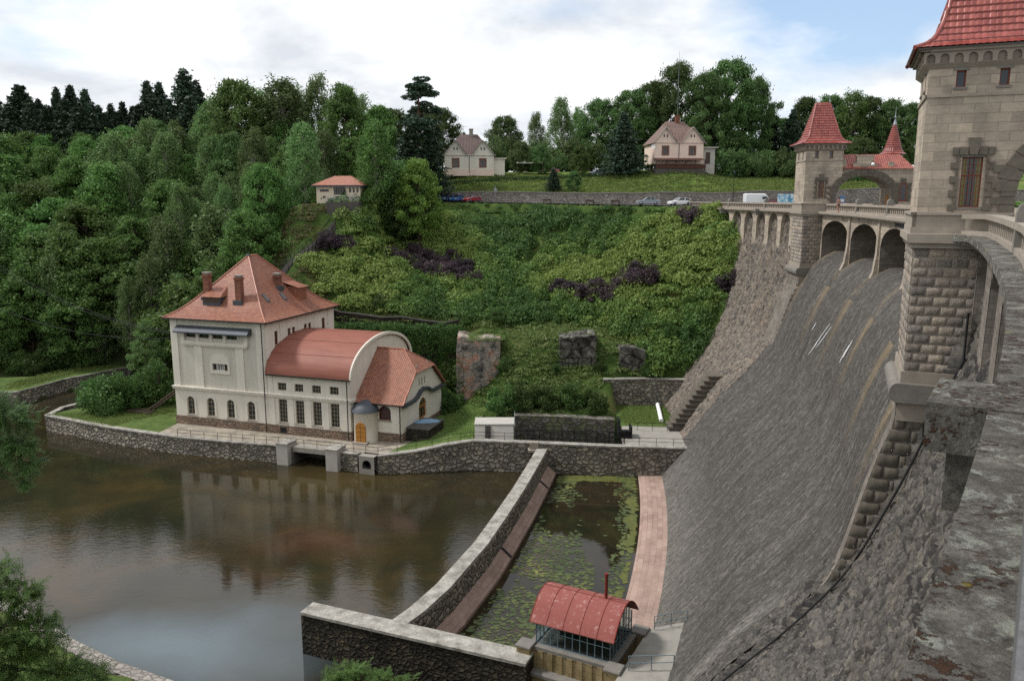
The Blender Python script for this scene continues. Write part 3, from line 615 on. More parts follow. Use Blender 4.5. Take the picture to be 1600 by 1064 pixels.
# piers
def pier(th, near):
    """big rusticated pier carrying a gatehouse; the near face looks along the crest"""
    tin = -3.2; tout = 1.2
    er = Vector((math.cos(rad(th)), math.sin(rad(th)), 0)); et = Vector((-er.y, er.x, 0))
    def Q(t_, s_, z): return D(t_, th, z)+et*s_
    W_ = PW*DEG
    mb = MB()
    prof = [(tin,-8.4), (tout-.08,-8.4), (tout,-1.98), (tin,-1.98)]
    def ext(mb, prof, s0, s1):
        n = len(prof); mb.add([Q(a,s0,z) for a, z in prof]+[Q(a,s1,z) for a, z in prof], [tuple(range(n)), tuple(range(2*n-1,n-1,-1))]+[(i,n+i,n+(i+1)%n,(i+1)%n) for i in range(n)])
    ext(mb, prof, 0, W_)
    ext(mb, [(tin-1.0,-10.2), (tout+.1,-10.2), (tout+.05,-7.85), (tin-1.0,-7.85)], -.1, W_+.1)
    zs = np.linspace(-9.3, -26, 26); front = [(max(spill_t(z)+.4*max(-.6, 1-(z+10)/-8.5), tout+.15 if z > -11 else -9), z) for z in zs]
    tail = [(flank_t(z)-2.2, z) for z in zs[::-1]]
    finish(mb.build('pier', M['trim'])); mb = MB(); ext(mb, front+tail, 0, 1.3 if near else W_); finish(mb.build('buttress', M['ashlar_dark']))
    mb = MB(); pts = []
    for k in range(9): a = -pi/2+pi*k/8; pts.append((math.cos(a)*.3, -8.85+math.sin(a)*.45))
    ext(mb, [(tin-.3,-9.3)]+[(tout+.2+a, z) for a, z in pts]+[(tin-.3,-8.4)], -.32, W_+.3)
    finish(mb.build('cordon', M['trim_dark']))
    mb = MB(); ext(mb, [(tin-1.3,-1.97), (tout+.22,-1.97), (tout+.3,-1.9), (tout+.3,-1.57), (tin-1.3,-1.57)], -.35, W_+.35)
    ext(mb, [(tin-1.2,-2.2), (tout+.1,-2.2), (tout+.22,-1.975), (tin-1.2,-1.975)], -.2, W_+.2)
    finish(mb.build('slab', M['trim']))
    cells = []; up = Vector((0,0,1)); rng = np.random.default_rng(int(abs(th)*10))
    rows = 13; h = (7.85-2.2)/rows
    for r in range(rows):
        z = -2.2-h*(r+1); x = tin+.0; x_t = tout-.03; off = .32 if r % 2 else 0; bw = .64
        t_ = x_t
        first = True
        while t_ > tin+.1:
            w = bw*.5 if (first and r % 2) else bw; w = min(w, t_-tin); first = False
            cells.append((Q(t_-.03, -.012, z+.035), er, up, -et, w-.06, h-.07)); t_ -= w
        s_ = .0; k = 0
        while s_ < W_-.2:
            w = min(.64 if (k or r % 2) else .35, W_-s_); cells.append((Q(tout-.07+.012+.0115*(z+8.4), s_+w-.03, z+.035), -et, up, -er, w-.06, h-.07)); s_ += w; k += 1
    z = -9.4; r = 0
    while z > -18.6:
        h = .62; zm = z-h/2; tf = max(spill_t(zm)+.4*max(-.6, 1-(zm+10)/-8.5), tout+.15 if zm > -11 else -9); tb = max(flank_t(zm)-.3, -1.8)
        t_ = tf; k = 0
        while t_ > tb+.15:
            w = min((.5 if r % 2 else .95) if k == 0 else .85, t_-tb); cells.append((Q(t_-.03, -.014, z-h+.03), er, up, -et, w-.06, h-.06)); t_ -= w; k += 1
        z -= h; r += 1
    nb_ = [c for c in cells if c[0].z > -8.2]; finish(rough_blocks('rusticated_stone', nb_, M['block'], None, .028)); finish(rough_blocks('quarry_stone', [c for c in cells if c[0].z <= -8.2], M['quarry'] if near else M['block'], None, .05, 8))
pier(TH_N, True); pier(TH_F, False)
# toe ledge (pinkish paving) and pool
tow = []
for th in np.linspace(-25, -3.5, 60): tow.append([D(t_, th, z_) for t_, z_ in ((14.6,-34.5), (15.4,-34.66), (16.8,-34.7), (18.15,-34.72), (18.2,-36))])
mb = MB(); mb.grid(tow); o = mb.build('toe_ledge', M['pink']); strip_uv(o, tow); finish(o)
# drain hose down the pier
mb = MB(); hp = [D(-.95, TH_N, -5.2)+Vector((-.4,-.25,0))*.4]
er = Vector((math.cos(rad(TH_N)), math.sin(rad(TH_N)), 0)); et = Vector((-er.y, er.x, 0))
hp = [D(-1.2, TH_N, -5.0)-et*.18, D(-1.2, TH_N, -7.2)-et*.18, D(-.6, TH_N, -8.6)-et*.45, D(.2, TH_N, -10.2)-et*.5]
for z in np.linspace(-11, -33, 40): hp.append(D(flank_t(z)+.28, TH_N-.12-.012*max(0,(-z-22)), z+.1))
mb.tube(hp, .055, 8); tag(mb.build('drain_hose', M['black']), 'black hose running down beside the near pier onto the dam face', 'hose')
# white trickles of water on the spillway
def on_spill(px_, py_):
    for d in np.arange(110, 20, -.2):
        p = at(px_, py_, d=d); th = math.degrees(math.atan2(p.y-C0.y, p.x-C0.x))
        if R0-math.hypot(p.x-C0.x, p.y-C0.y)-float(OFF(th, p.z)) < spill_t(p.z) and d < 108: pass
        elif d < 108: return th, p.z
    return -14, -15
def trickle(p0, p1, w, seed):
    (ta, za), (tb, zb) = on_spill(*p0), on_spill(*p1); rng = random.Random(seed); mb = MB(); P = []; n = 24
    for i in range(n+1):
        z = za+(zb-za)*i/n; th = ta+(tb-ta)*i/n; k = math.sin(pi*i/n)**.6*w*(.25+.9*rng.random()); c = th+(rng.random()-.5)*.05
        P.append([D(spill_t(z)+.12, c-k/DEG, z+.06), D(spill_t(z)+.15, c, z+.09), D(spill_t(z)+.12, c+k/DEG, z+.06)])
    mb.grid(P)
    for q in range(6):
        o_ = (rng.random()-.5)*w*5; a_, b_ = sorted((rng.random(), rng.random())); P = []
        for i in range(13):
            f = a_+(b_-a_)*i/12; z = za+(zb-za)*f; c = ta+(tb-ta)*f+o_/DEG; k = .022*math.sin(pi*(i+.5)/13)+.006; P.append([D(spill_t(z)+.12, c-k/DEG, z+.06), D(spill_t(z)+.12, c+k/DEG, z+.06)])
        mb.grid(P)
    return mb
for i, (p0, p1, w, lab) in enumerate((((1298,507),(1264,556),.07,'widest white trickle of water on the upper spillway'), ((1301,512),(1276,545),.035,'thin white trickle beside the widest one on the spillway'), ((1334,533),(1319,560),.055,'white trickle on the spillway nearest to the near pier'), ((1277,505),(1270,517),.06,'short white trickle uppermost on the spillway'), ((1329,540),(1313,568),.05,'thinnest white trickle next to the one nearest the near pier'))):
    tag(trickle(p0, p1, w, i).build('water_trickle', M['snow']), lab, 'trickle')
# ------------------------------------------------------------------ gatehouses
def roof_side(bx, by, tx, ty, z0, H, pu=.25, rows=16):
    """one face of the flared pavilion roof looking to -y"""
    def hx_(s): return bx*(tx+(.71-tx)*(1-s)+.29*math.exp(-s/.06))
    def hy_(s): return by*(ty+(.71-ty)*(1-s)+.29*math.exp(-s/.06))
    V = []; UV = []; nu = int(2*bx/pu)*6; sub = 5; ss = []
    for r in range(rows):
        for k in range(sub): ss.append((r+k/(sub-1)*.999)/rows)
    for s in ss:
        h = hx_(s); y = -hy_(s); fr = (s*rows) % 1
        for i in range(nu+1):
            u = -bx+2*bx*i/nu; x = max(-h, min(h, u)); inside = abs(u) < h
            w = .045*abs(math.sin(pi*u/pu)) if inside else 0.02
            d = w+.035*(1-fr)
            V.append((x, y-d*.9, z0+H*s+d*.35)); UV.append((u, s*rows))
    nc = nu+1; i, j = np.meshgrid(np.arange(len(ss)-1), np.arange(nu), indexing='ij'); a = (i*nc+j).ravel()
    return V, np.stack([a, a+1, a+nc+1, a+nc], 1), UV
def gatehouse(root, near):
    A, T_, TD = M['ashlar'], M['trim'], M['trim_dark']
    W_, Dp = 4.35, 4.5
    # tower body
    sides = [TR(0,0,0,0), TR(W_,0,0,pi/2), TR(W_,Dp,0,pi), TR(0,Dp,0,-pi/2)]
    mb = MB(); mc = MB(); ms = MB(); mp = MB(); me_ = MB(); XA = 3.78; cxa, hwid, zs_, rise = XA+3.35, 3.35, .25, 2.35
    def az(x): return zs_+rise*math.sqrt(max(0, 1-x*x))
    zc = az((W_-cxa)/hwid)
    hol = [[(1.62,2.3,.05,1.98), (1.05,1.45,4.75,5.5), (2.75,3.15,4.75,5.5)], [(1.0,1.4,4.75,5.5), (2.9,3.3,4.75,5.5)], [(1.0,1.4,4.75,5.5)], [(1.0,1.4,4.75,5.5), (2.9,3.3,4.75,5.5)]]
    if near: hol[0] = [(1.62,2.42,-.4,1.75), (1.08,1.46,4.72,5.42), (2.72,3.1,4.72,5.42)]
    for k, Mx in enumerate(sides):
        w = W_ if k % 2 == 0 else Dp
        mb.M = Mx
        if k == 0: mb.wall(0, XA, -.7, 6.35, hol[k], .28)
        elif k == 2: mb.wall(w-XA, w, -.7, 6.35, hol[k], .28)
        else: mb.wall(0, w, zc if k == 1 else -.7, 6.35, hol[k], .28)
        if k in (0, 2):
            xs = [XA+(W_-XA)*i/6 for i in range(7)]
            for p, q in zip(xs, xs[1:]):
                a_, b_ = az((p-cxa)/hwid), az((q-cxa)/hwid); f_ = (lambda x: x) if k == 0 else (lambda x: w-x)
                mb.add([(f_(p),0,a_),(f_(q),0,b_),(f_(q),0,6.35),(f_(p),0,6.35)], [(0,1,2,3) if k == 0 else (3,2,1,0)])
                if k == 0: mb.add([(p,0,a_),(q,0,b_),(q,Dp,b_),(p,Dp,a_)], [(3,2,1,0)])
            if k == 0: mb.add([(XA,0,-1.68),(XA,Dp,-1.68),(XA,Dp,zs_),(XA,0,zs_)], [(0,1,2,3)])
        mc.M = Mx; n = 9; p = (w+.5)/n
        mc.wall(-.25, w+.25, 5.72, 6.2, [(-.25+p*(i+.18), -.25+p*(i+.82), 5.73, 6.12, .17) for i in range(n)], .2, -.25)
        mc.prismY([(-.25,5.72), (w+.25,5.72), (w,5.55), (0,5.55)], -.02, .0)
        mc.add([(-.25,-.25,5.72),(w+.25,-.25,5.72),(w,-.002,5.5),(0,-.002,5.5)], [(3,2,1,0)])
        mc.add([(-.25,-.05,5.72),(w+.25,-.05,5.72),(w+.25,-.05,6.2),(-.25,-.05,6.2)], [(0,1,2,3)])
        ms.M = Mx; ms.box(-.07, w+.07, -.07, .0, 4.32, 4.45); me_.M = Mx; me_.box(-.4, w+.4, -.4, .0, 6.2, 6.36)
        if k == 1: continue
        x0_, x1_ = (-.16, XA) if k == 0 else (w-XA, w+.16) if k == 2 else (-.16, w+.16); mp.M = Mx
        mp.box(x0_, x1_, -.16, 0, -1.3, -.76); mp.box(x0_-.08*(x0_ < 0), x1_+.08*(x1_ > w), -.24, 0, -.755, -.63); mp.box(x0_, x1_, -.2, 0, -1.6, -1.295)
    t_ = mb.build('tower', A, root); mc.build('corbel_frieze', T_, root); ms.build('string_course', T_, root); mp.build('pedestal', T_, root); me_.build('eaves_course', T_, root)
    # windows
    for k, Mx in enumerate(sides):
        for h in hol[k]:
            a, b, c, d = h[:4]; f = MB(Mx); w_ = .05
            f.box(a,a+w_,.14,.22,c,d); f.box(b-w_,b,.14,.22,c,d); f.box(a+w_,b-w_,.14,.22,c,c+w_); f.box(a+w_,b-w_,.14,.22,d-w_,d)
            big = d-c > 1.5
            if big:
                f.box(a+w_,b-w_,.15,.21,c+(d-c)*.62,c+(d-c)*.62+.06)
                for q in range(1, 5): f.box(a+(b-a)*q/5-.01,a+(b-a)*q/5+.01,.06,.08,c,d)
                for q in range(1, 7): f.box(a,b,.081,.09,c+(d-c)*q/7-.008,c+(d-c)*q/7+.008)
            fo = f.build('window', M['redwood'], root); g = MB(Mx); g.add([(a,.2,c),(b,.2,c),(b,.2,d),(a,.2,d)], [(0,1,2,3)]); g.build('pane', M['glass'], fo)
            if big:
                g = MB(Mx); g.box(a+w_,a+(b-a)*.27,.185,.195,c+w_,d-w_); g.box(b-(b-a)*.27,b-w_,.185,.195,c+w_,d-w_); g.build('pane', M['glass_y'], fo)
            s_ = MB(Mx); s_.box(a-.08,b+.08,-.08,.12,c-.1,c-.002); s_.box(a-.1,b+.1,-.05,.0,d+.002,d+.1); s_.build('sill', TD, fo)
    # rough quoins round the tall window
    q = MB(sides[0]); a, b, c, d = hol[0][0][:4]; rng = random.Random(4)
    z = c-.15; i = 0
    while z < d+.1:
        h = .3; e = .1 if i % 2 else .33
        q.box(a-.12-e, a-.12, -.1-rng.random()*.05, .01, z+.01, z+h-.01); q.box(b+.12, b+.12+e, -.1-rng.random()*.05, .01, z+.01, z+h-.01); z += h; i += 1
    for j, (x0, x1, z0, z1) in enumerate(((a-.42,a-.16,d+.1,d+.42), (a-.15,a+.2,d+.1,d+.44), (b-.2,b+.15,d+.1,d+.44), (b+.16,b+.42,d+.1,d+.42))):
        q.box(x0, x1-.01, -.14, .0, z0, z1)
    q.prismY([((a+b)/2-.15,d+.1),((a+b)/2+.15,d+.1),((a+b)/2+.26,d+.82),((a+b)/2-.26,d+.82)], -.18, 0)
    q.build('rough_surround', M['quarry'], root)
    # pavilion roof
    bx, by = 2.85, 2.9; V = []; Q = []; UV = []
    for k, (ang, b1, b2, t1, t2) in enumerate(((0,bx,by,.28,.05), (pi/2,by,bx,.05,.28), (pi,bx,by,.28,.05), (-pi/2,by,bx,.05,.28))):
        v, f, uv = roof_side(b1, b2, t1, t2, 6.36, 4.85); b = len(V); Mx = TR(W_/2, Dp/2, 0, ang)
        V += [tuple(Mx @ Vector(p)) for p in v]; Q.append(f+b); UV += uv
    me = np_mesh('roof', V, np.concatenate(Q), {'UVMap': UV}); r = link('roof', me, M['tile_glaze'], root)
    hp = MB(TR(W_/2, Dp/2))
    for sx in (-1,1):
        for sy in (-1,1):
            pts = []
            for i in range(25):
                s = i/24; e = .29*math.exp(-s/.06); pts.append((sx*bx*(.28+.43*(1-s)+e), sy*by*(.05+.66*(1-s)+e), 6.36+4.85*s+.03))
            hp.tube(pts, .1, 6)
    hp.tube([(-.82,0,11.24),(.82,0,11.24)], .11, 6); hp.build('hip_tiles', M['tile_glaze'], r)
    f = MB(TR(W_/2, Dp/2))
    for sx in (-1,1): f.lathe([(.001,12.0),(.03,11.75),(.04,11.6),(.1,11.5),(.1,11.4),(.05,11.32),(.11,11.2)], sx*.8, 0, 8)
    f.build('finial', M['steel'], r)
    sf = MB(TR(W_/2, Dp/2)); sf.box(-bx+.15, bx-.15, -by+.15, by-.15, 6.3, 6.37); sf.build('soffit', TD, root)
    # gate arch over the road
    X0, X1, y0, y1 = W_+.001, 13.0, .7, 3.8
    mb = MB(); n = 28
    xa, xb = cxa-hwid, cxa+hwid
    for y, fl in ((y0, 0), (y1, 1)):
        fc = [(3,2,1,0)] if fl else [(0,1,2,3)]
        for x0_, x1_ in ((xb,X1),): mb.add([(x0_,y,-1.68),(x1_,y,-1.68),(x1_,y,3.5),(x0_,y,3.5)], fc)
        for i in range(n):
            p, q_ = -1+2*i/n, -1+2*(i+1)/n
            if cxa+hwid*q_ < W_: continue
            mb.add([(cxa+hwid*p,y,az(p)),(cxa+hwid*q_,y,az(q_)),(cxa+hwid*q_,y,3.5),(cxa+hwid*p,y,3.5)], fc)
    for i in range(n):
        p, q_ = -1+2*i/n, -1+2*(i+1)/n
        if cxa+hwid*q_ < W_: continue
        mb.add([(cxa+hwid*p,y0,az(p)),(cxa+hwid*q_,y0,az(q_)),(cxa+hwid*q_,y1,az(q_)),(cxa+hwid*p,y1,az(p))], [(0,3,2,1)])
    for x in (xb,): mb.add([(x,y0,-1.68),(x,y1,-1.68),(x,y1,zs_),(x,y0,zs_)], [(0,1,2,3)])
    mb.add([(X1,y0,-1.68),(X1,y1,-1.68),(X1,y1,3.5),(X1,y0,3.5)], [(0,1,2,3)])
    for a, b, t2 in ((4.4,4.95,4.6), (5.75,6.15,4.1), (6.15,8.1,4.9), (8.1,8.5,4.1), (9.9,10.5,4.25), (6.0,8.25,5.05)): mb.box(a, b, y0-.02, y0+.45, 3.5 if t2 < 5 else 4.9, t2)
    mb.build('gate_wall', A, root)
    v = MB()
    for y, s_ in ((y0, -1), (y1, 1)):
        nv = 17
        for i in range(nv):
            a, b = pi*i/nv+.012, pi*(i+1)/nv-.012; long = 1.22 if i % 2 else 1.15; ro = .7 if i != nv//2 else .95
            pts = [(cxa-hwid*math.cos(a), zs_+rise*math.sin(a)), (cxa-hwid*math.cos(b), zs_+rise*math.sin(b)), (cxa-(hwid+ro*long)*math.cos(b), zs_+(rise+ro*long)*math.sin(b)), (cxa-(hwid+ro*long)*math.cos(a), zs_+(rise+ro*long)*math.sin(a))]
            yy = 0 if (s_ < 0 and max(p[0] for p in pts) < W_+.75) else y
            if s_ < 0 and yy == 0 and max(p[0] for p in pts) > W_: v.prismY(pts, -.1, y)
            elif s_ < 0: v.prismY(pts, yy-.12, yy)
            else: v.prismY(pts, y, y+.12)
        for x in (xb+.02,):
            for j in range(5): v.box(x+(.1 if j % 2 else 0), x+.78, min(y, y+s_*.11), max(y, y+s_*.11), -1.4+.34*j, -1.4+.34*j+.31)
    for j in range(6): v.box(XA-(.95 if j % 2 else .6), XA-.02, -.11, 0, -.6+.34*j-.02, -.6+.34*j+.29)
    v.build('voussoir_ring', M['quarry'], root)
    g = MB(); ym = (y0+y1)/2
    g.add([(X0-.2,y0-.25,3.45),(12.9,y0-.25,3.45),(11.6,ym,5.2),(X0-.2,ym,5.2)], [(0,1,2,3)]); g.add([(X0-.2,y1+.25,3.45),(12.9,y1+.25,3.45),(11.6,ym,5.2),(X0-.2,ym,5.2)], [(3,2,1,0)]); g.add([(12.9,y0-.25,3.45),(12.9,y1+.25,3.45),(11.6,ym,5.2)], [(0,1,2)])
    rr = g.build('gate_roof', M['tile_gate'], root)
    for x, z0, z1, w in ((11.75,-.4,1.7,.85),):
        f = MB(); f.box(x-w/2,x+w/2,y0-.06,y0-.001,z0,z1); fo = f.build('window', M['redwood'], root); s_ = MB()
        for side in (-1, 1):
            for j in range(6): s_.box(x+side*(w/2+.22)-(.3 if j % 2 else .2), x+side*(w/2+.22)+(.3 if j % 2 else .2), y0-.09, y0-.001, z0+.37*j, z0+.37*j+.34)
        s_.box(x-.3, x+.3, y0-.13, y0-.001, z1+.05, z1+.6); s_.build('surround', M['quarry'], fo)
        g = MB(); g.box(x-.28,x+.28,y0-.065,y0-.061,z0+.15,z1-.15); g.build('pane', M['glass'], fo)
    f = MB(); f.box(xb-.04, xb-.001, 1.6, 2.6, -1.68, .5); f.build('door', M['wood'], root)
    # round stair turret
    tx_, ty_ = 11.35, 3.9; mb = MB(); mb.lathe([(1.1,-1.68),(1.1,4.8),(1.2,5.05),(1.22,5.3)], tx_, ty_, 28); tu = mb.build('turret', A, root)
    V = []; UV = []; nu = 28*5; rows = 16; ss = [(r+k/3*.999)/rows for r in range(rows) for k in range(4)]
    for s in ss:
        rr_ = 1.5*(.12+.6*(1-s)+.28*math.exp(-s/.07)); fr = (s*rows) % 1
        for i in range(nu):
            a = 2*pi*i/nu; r_ = rr_+.05*abs(math.sin(14*a))*min(1, rr_)+.03*(1-fr); V.append((tx_+r_*math.cos(a), ty_+r_*math.sin(a), 5.3+3.55*s)); UV.append((i*.055, s*rows))
    i, j = np.meshgrid(np.arange(len(ss)-1), np.arange(nu), indexing='ij'); a = (i*nu+j).ravel(); b = (i*nu+(j+1) % nu).ravel()
    cr = link('turret_roof', np_mesh('turret_roof', V, np.stack([a, b, b+nu, a+nu], 1), {'UVMap': UV}), M['tile_glaze'], root)
    f = MB(); f.lathe([(.24,8.8),(.13,9.2),(.05,9.55),(.12,9.66),(.12,9.76),(.03,9.86),(.02,10.9),(.001,11.0)], tx_, ty_, 10); f.build('spike', M['steel'], cr)
    lm = MB(); lm.tube([(7.9,y0-.03,4.3),(7.9,y0-.4,4.35),(7.9,y0-.42,4.15)], .025, 6); lb = lm.build('lamp_arm', M['iron'], root)
    gl = MB(); gl.lathe([(.001,3.72),(.12,3.76),(.2,3.9),(.2,4.0),(.12,4.12),(.05,4.16)], 7.9, y0-.42, 14); gl.build('lamp_globe', M['white'], lb)
def gate_root(th, lab):
    # tower corner: a little inside the pier's downstream near corner
    p = D(1.15, th+.12, 0); return empty('gatehouse', (p.x, p.y, 0), rad(th), lab, 'gatehouse', 'gatehouses on the dam')
ga = gate_root(TH_N, 'large near sandstone gatehouse tower cut off by the picture top'); gatehouse(ga, True)
gb = gate_root(TH_F, 'small far gatehouse with its whole steep red roof, arch and round turret in view'); gatehouse(gb, False)
# ------------------------------------------------------------------ terrain
def W(px_, d, z): return (gx(px_, d, z), d, z)
def PZ(px_, py_, d): p = at(px_, py_, d=d); return (p.x, p.y, p.z)
ctl = [PZ(*a) for a in ((1110,319,140),(1000,321,151),(850,319,163),(700,316,174),(600,318,165),(530,318,150),(465,322,148),(1100,345,138),(1000,360,144),(850,360,152),(700,360,158),(600,380,150),(520,400,143),(460,420,137),
  (1140,450,126),(1000,430,136),(850,430,143),(700,430,145),(560,440,138),(1130,520,121),(1000,490,129),(850,480,134),(700,480,136),(560,482,133.5),(1110,570,117),(1010,545,122.5),
  (520,499,131.5),(640,502,130.7),(730,507,129.7),(800,512,128.5),(900,514,128),(960,520,127),(1000,545,123.5),(960,580,119.5),(900,600,118),(800,600,118.5),(850,640,110.5),(760,640,111.5),(930,640,110),(1000,585,119.3),(1060,585,118.8),(700,500,131.5),(600,497,132))]
ctl += [W(*a) for a in ((0,150,-31),(120,155,-31),(250,158,-31.5),(0,172,-20),(150,174,-18),(300,166,-18),(400,155,-16.5),(400,166,-9),(0,192,-6),(150,197,-4),(300,190,-3),(420,180,-1.5),(0,220,3),(200,225,4),(400,220,3),(-250,150,-30),(-250,190,-8),(-250,230,4),(300,146,-28),(340,139,-26),(420,139,-15.5),(500,137,-14),(600,190,0),(600,230,2),(0,280,6),(300,280,6),(600,280,5),(-250,290,6))]
ctl += [W(480,150,-1.2),W(500,149,-1.2),W(530,148.5,-1.2),W(565,149,-1.2),W(530,155,-1),W(500,158,-.9),W(590,150,-2.5)]
ctl += [PZ(*a) for a in ((866,532,124),(938,532,124),(902,523,125.5),(866,568,121),(940,568,121),(796,528,125),(800,560,121.5),(1012,552,121.5),(960,552,121.5),(752,516,127))]
ctl += [(-6,121,-30.6),(-3,119.8,-30.4),(-8,125,-31.5),(-1.5,118,-30.6),(2,116,-29.9)]
ctl += [(40,140,-1.9),(44,130,-4),(60,140,-1.7),(90,145,-1.7),(60,165,-1.3),(100,165,-1.3),(44,120,-10),(60,125,-6),(90,128,-5),(10,185,-.7),(60,185,-1),(100,190,-1),(40,230,1),(100,260,2),(6,108.5,-30),(-2,109,-30.8),(12,108.3,-30.4),(16,112,-31.5),(36,121,-14.5),(33.5,117,-20.5),(30,114,-25.5),(36.8,128,-7)]
ctl = np.array(ctl)
def rbf_fit(P):
    n = len(P); d = np.hypot(P[:,None,0]-P[None,:,0], P[:,None,1]-P[None,:,1]); K = d+np.eye(n)*.4  # linear kernel keeps the slopes taut
    A = np.zeros((n+3, n+3)); A[:n,:n] = -K; A[:n,n] = 1; A[:n,n+1:] = P[:,:2]; A[n:,:n] = A[:n,n:].T
    return np.linalg.solve(A, np.concatenate([P[:,2], np.zeros(3)])), P
RB = rbf_fit(ctl)
def rbf(x, y, R_=None):
    w, P = R_ or RB; x = np.asarray(x, float); y = np.asarray(y, float); d = np.hypot(x[...,None]-P[:,0], y[...,None]-P[:,1]); n = len(P)
    return -(d @ w[:n])+w[n]+w[n+1]*x+w[n+2]*y
# the cut rock face behind the power station and the banks are steps in the sheet
def cliff_y(x): return np.where(x < -31, 131.6+(x+31)*-.25, 131.6-(x+31)*.085)
OPP = [at(25,612,-32.6), at(100,592,-32.6), at(215,570,-32.6)]
def opp_y(x):
    return np.interp(x, [-400,-140,OPP[0].x,OPP[1].x,OPP[2].x,-60,-55], [128,129,OPP[0].y,OPP[1].y,OPP[2].y,159,159])
WALLX, WALLY = [-40,-22,25,60,140], [180,178,163,166,176]
RDX, RDY = [-40,-15,8,22,34,42,110], [168,170.5,160,149.5,141,143,150]
RZX, RZY = [-40,-15,20,40,100], [-.7,-.75,-1.22,-1.55,-1.5]
def hill(x, y):
    x = np.asarray(x, float); y = np.asarray(y, float)
    z = rbf(x, y)+(fbm(x*.15+50, y*.15+50, 3, 4)-.5)*.7
    e_ = np.interp(x, RDX, RDY); w_ = np.clip((y-(e_-1.6))/1.3, 0, 1)*(x > -40); z = z*(1-w_)+(np.interp(x, RZX, RZY)-.12)*w_
    z = np.maximum(z, -33.5)
    z = np.where((x >= -57) & (x < -8.5) & (y < cliff_y(x)), -33.4, z)
    z = np.where((x < -57) & (y < opp_y(x)+.3), -37., z)
    z = np.where((x > 15.2) & (x < 27) & (y < 118.6), -32.0, z)
    return np.where(((y < 108.9) | ((y < 112.4) & (x < -3))) & (x > -57) & (x < 30), -33.6, z)
def hz1(x, y): return float(hill(np.array([x]), np.array([y]))[0])
def terrain(name, xs, ys, fz, mat, kind='structure', keep=None):
    X, Y = np.meshgrid(xs, ys, indexing='ij'); Z = fz(X, Y); n = len(ys)
    i, j = np.meshgrid(np.arange(len(xs)-1), np.arange(n-1), indexing='ij'); a = (i*n+j).ravel(); Q = np.stack([a, a+n, a+n+1, a+1], 1)
    if keep is not None:
        k = keep(X, Y); kk = k[:-1,:-1] & k[1:,:-1] & k[:-1,1:] & k[1:,1:]; Q = Q[kk.ravel()]
    o = link(name, np_mesh(name, np.stack([X.ravel(), Y.ravel(), Z.ravel()], 1), Q, {'UVMap': np.stack([X.ravel(), Y.ravel()], 1)}, True), mat)
    return tag(o, kind=kind)
def dampol(x, y): return np.hypot(x-C0.x, y-C0.y)
terrain('hillside', np.arange(-57, 100, .9), np.arange(107.5, 190, .9), hill, M['earth'], keep=lambda X, Y: ((Y < np.interp(X, WALLX, WALLY)+.6) | (X < -22)) & ~((X > 42) & (Y < 141)) & ~((X < -29) & (Y < 120)))
terrain('forest_floor', np.arange(-330, -55, 2.), np.arange(126, 330, 2.), hill, M['forestfloor'])
terrain('forest_floor', np.arange(-57.5, -21, 2.), np.arange(188, 330, 2.), hill, M['forestfloor'])
up = np.array([PZ(*a) for a in ((700,299,180),(900,299,172),(1100,299,168),(740,274,188),(850,276,190),(650,274,192),(1000,270,183),(1065,267,180),(1150,280,184),(1240,282,182))]+[(60,167,1.2),(100,174,1.6),(140,180,2),(80,190,5.5),(140,200,6),(0,220,6.5),(60,220,7.2),(140,220,7),(0,330,8),(140,330,8),(30,330,8),(-30,200,5),(-30,182,.8)])
UPR = rbf_fit(up)
def upper(x, y): return rbf(x, y, UPR)+(fbm(np.asarray(x)*.2+70, np.asarray(y)*.2, 9, 3)-.5)*.35
terrain('meadow', np.arange(-26, 145, 1.2), np.arange(161, 332, 1.2), upper, M['lawn'], keep=lambda X, Y: Y > np.interp(X, WALLX, WALLY)-.3)
def gz(x, y):
    return float(upper(np.array([x]), np.array([y]))[0]) if (y > np.interp(x, WALLX, WALLY) and x > -22) else hz1(x, y)
mb = MB(); mb.add([(-3000,326,3),(3000,326,3),(3000,5000,3),(-3000,5000,3)], [(0,1,2,3)]); tag(mb.build('ground', M['forestfloor']), kind='structure')
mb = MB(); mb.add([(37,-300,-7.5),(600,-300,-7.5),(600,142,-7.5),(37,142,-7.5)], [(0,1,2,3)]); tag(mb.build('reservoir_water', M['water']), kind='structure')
# water
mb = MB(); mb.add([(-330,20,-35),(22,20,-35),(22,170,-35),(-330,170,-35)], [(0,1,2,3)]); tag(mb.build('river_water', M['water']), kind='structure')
DIVP = [(838,700),(822,727),(800,762),(770,805),(740,846),(680,912),(640,947),(598,977)]
div = [at(x, y, -31.5) for x, y in DIVP]
mb = MB(); pw = [(p.x+.5, p.y) for p in div]; mb.prism([(12.2,48)]+[(-9,52.5)]+[pw[-1]]+pw[::-1]+[(20,99.5),(19,85),(14,62)], -35.3, -34.93)
tag(mb.build('pool_water', M['pool']), kind='structure')
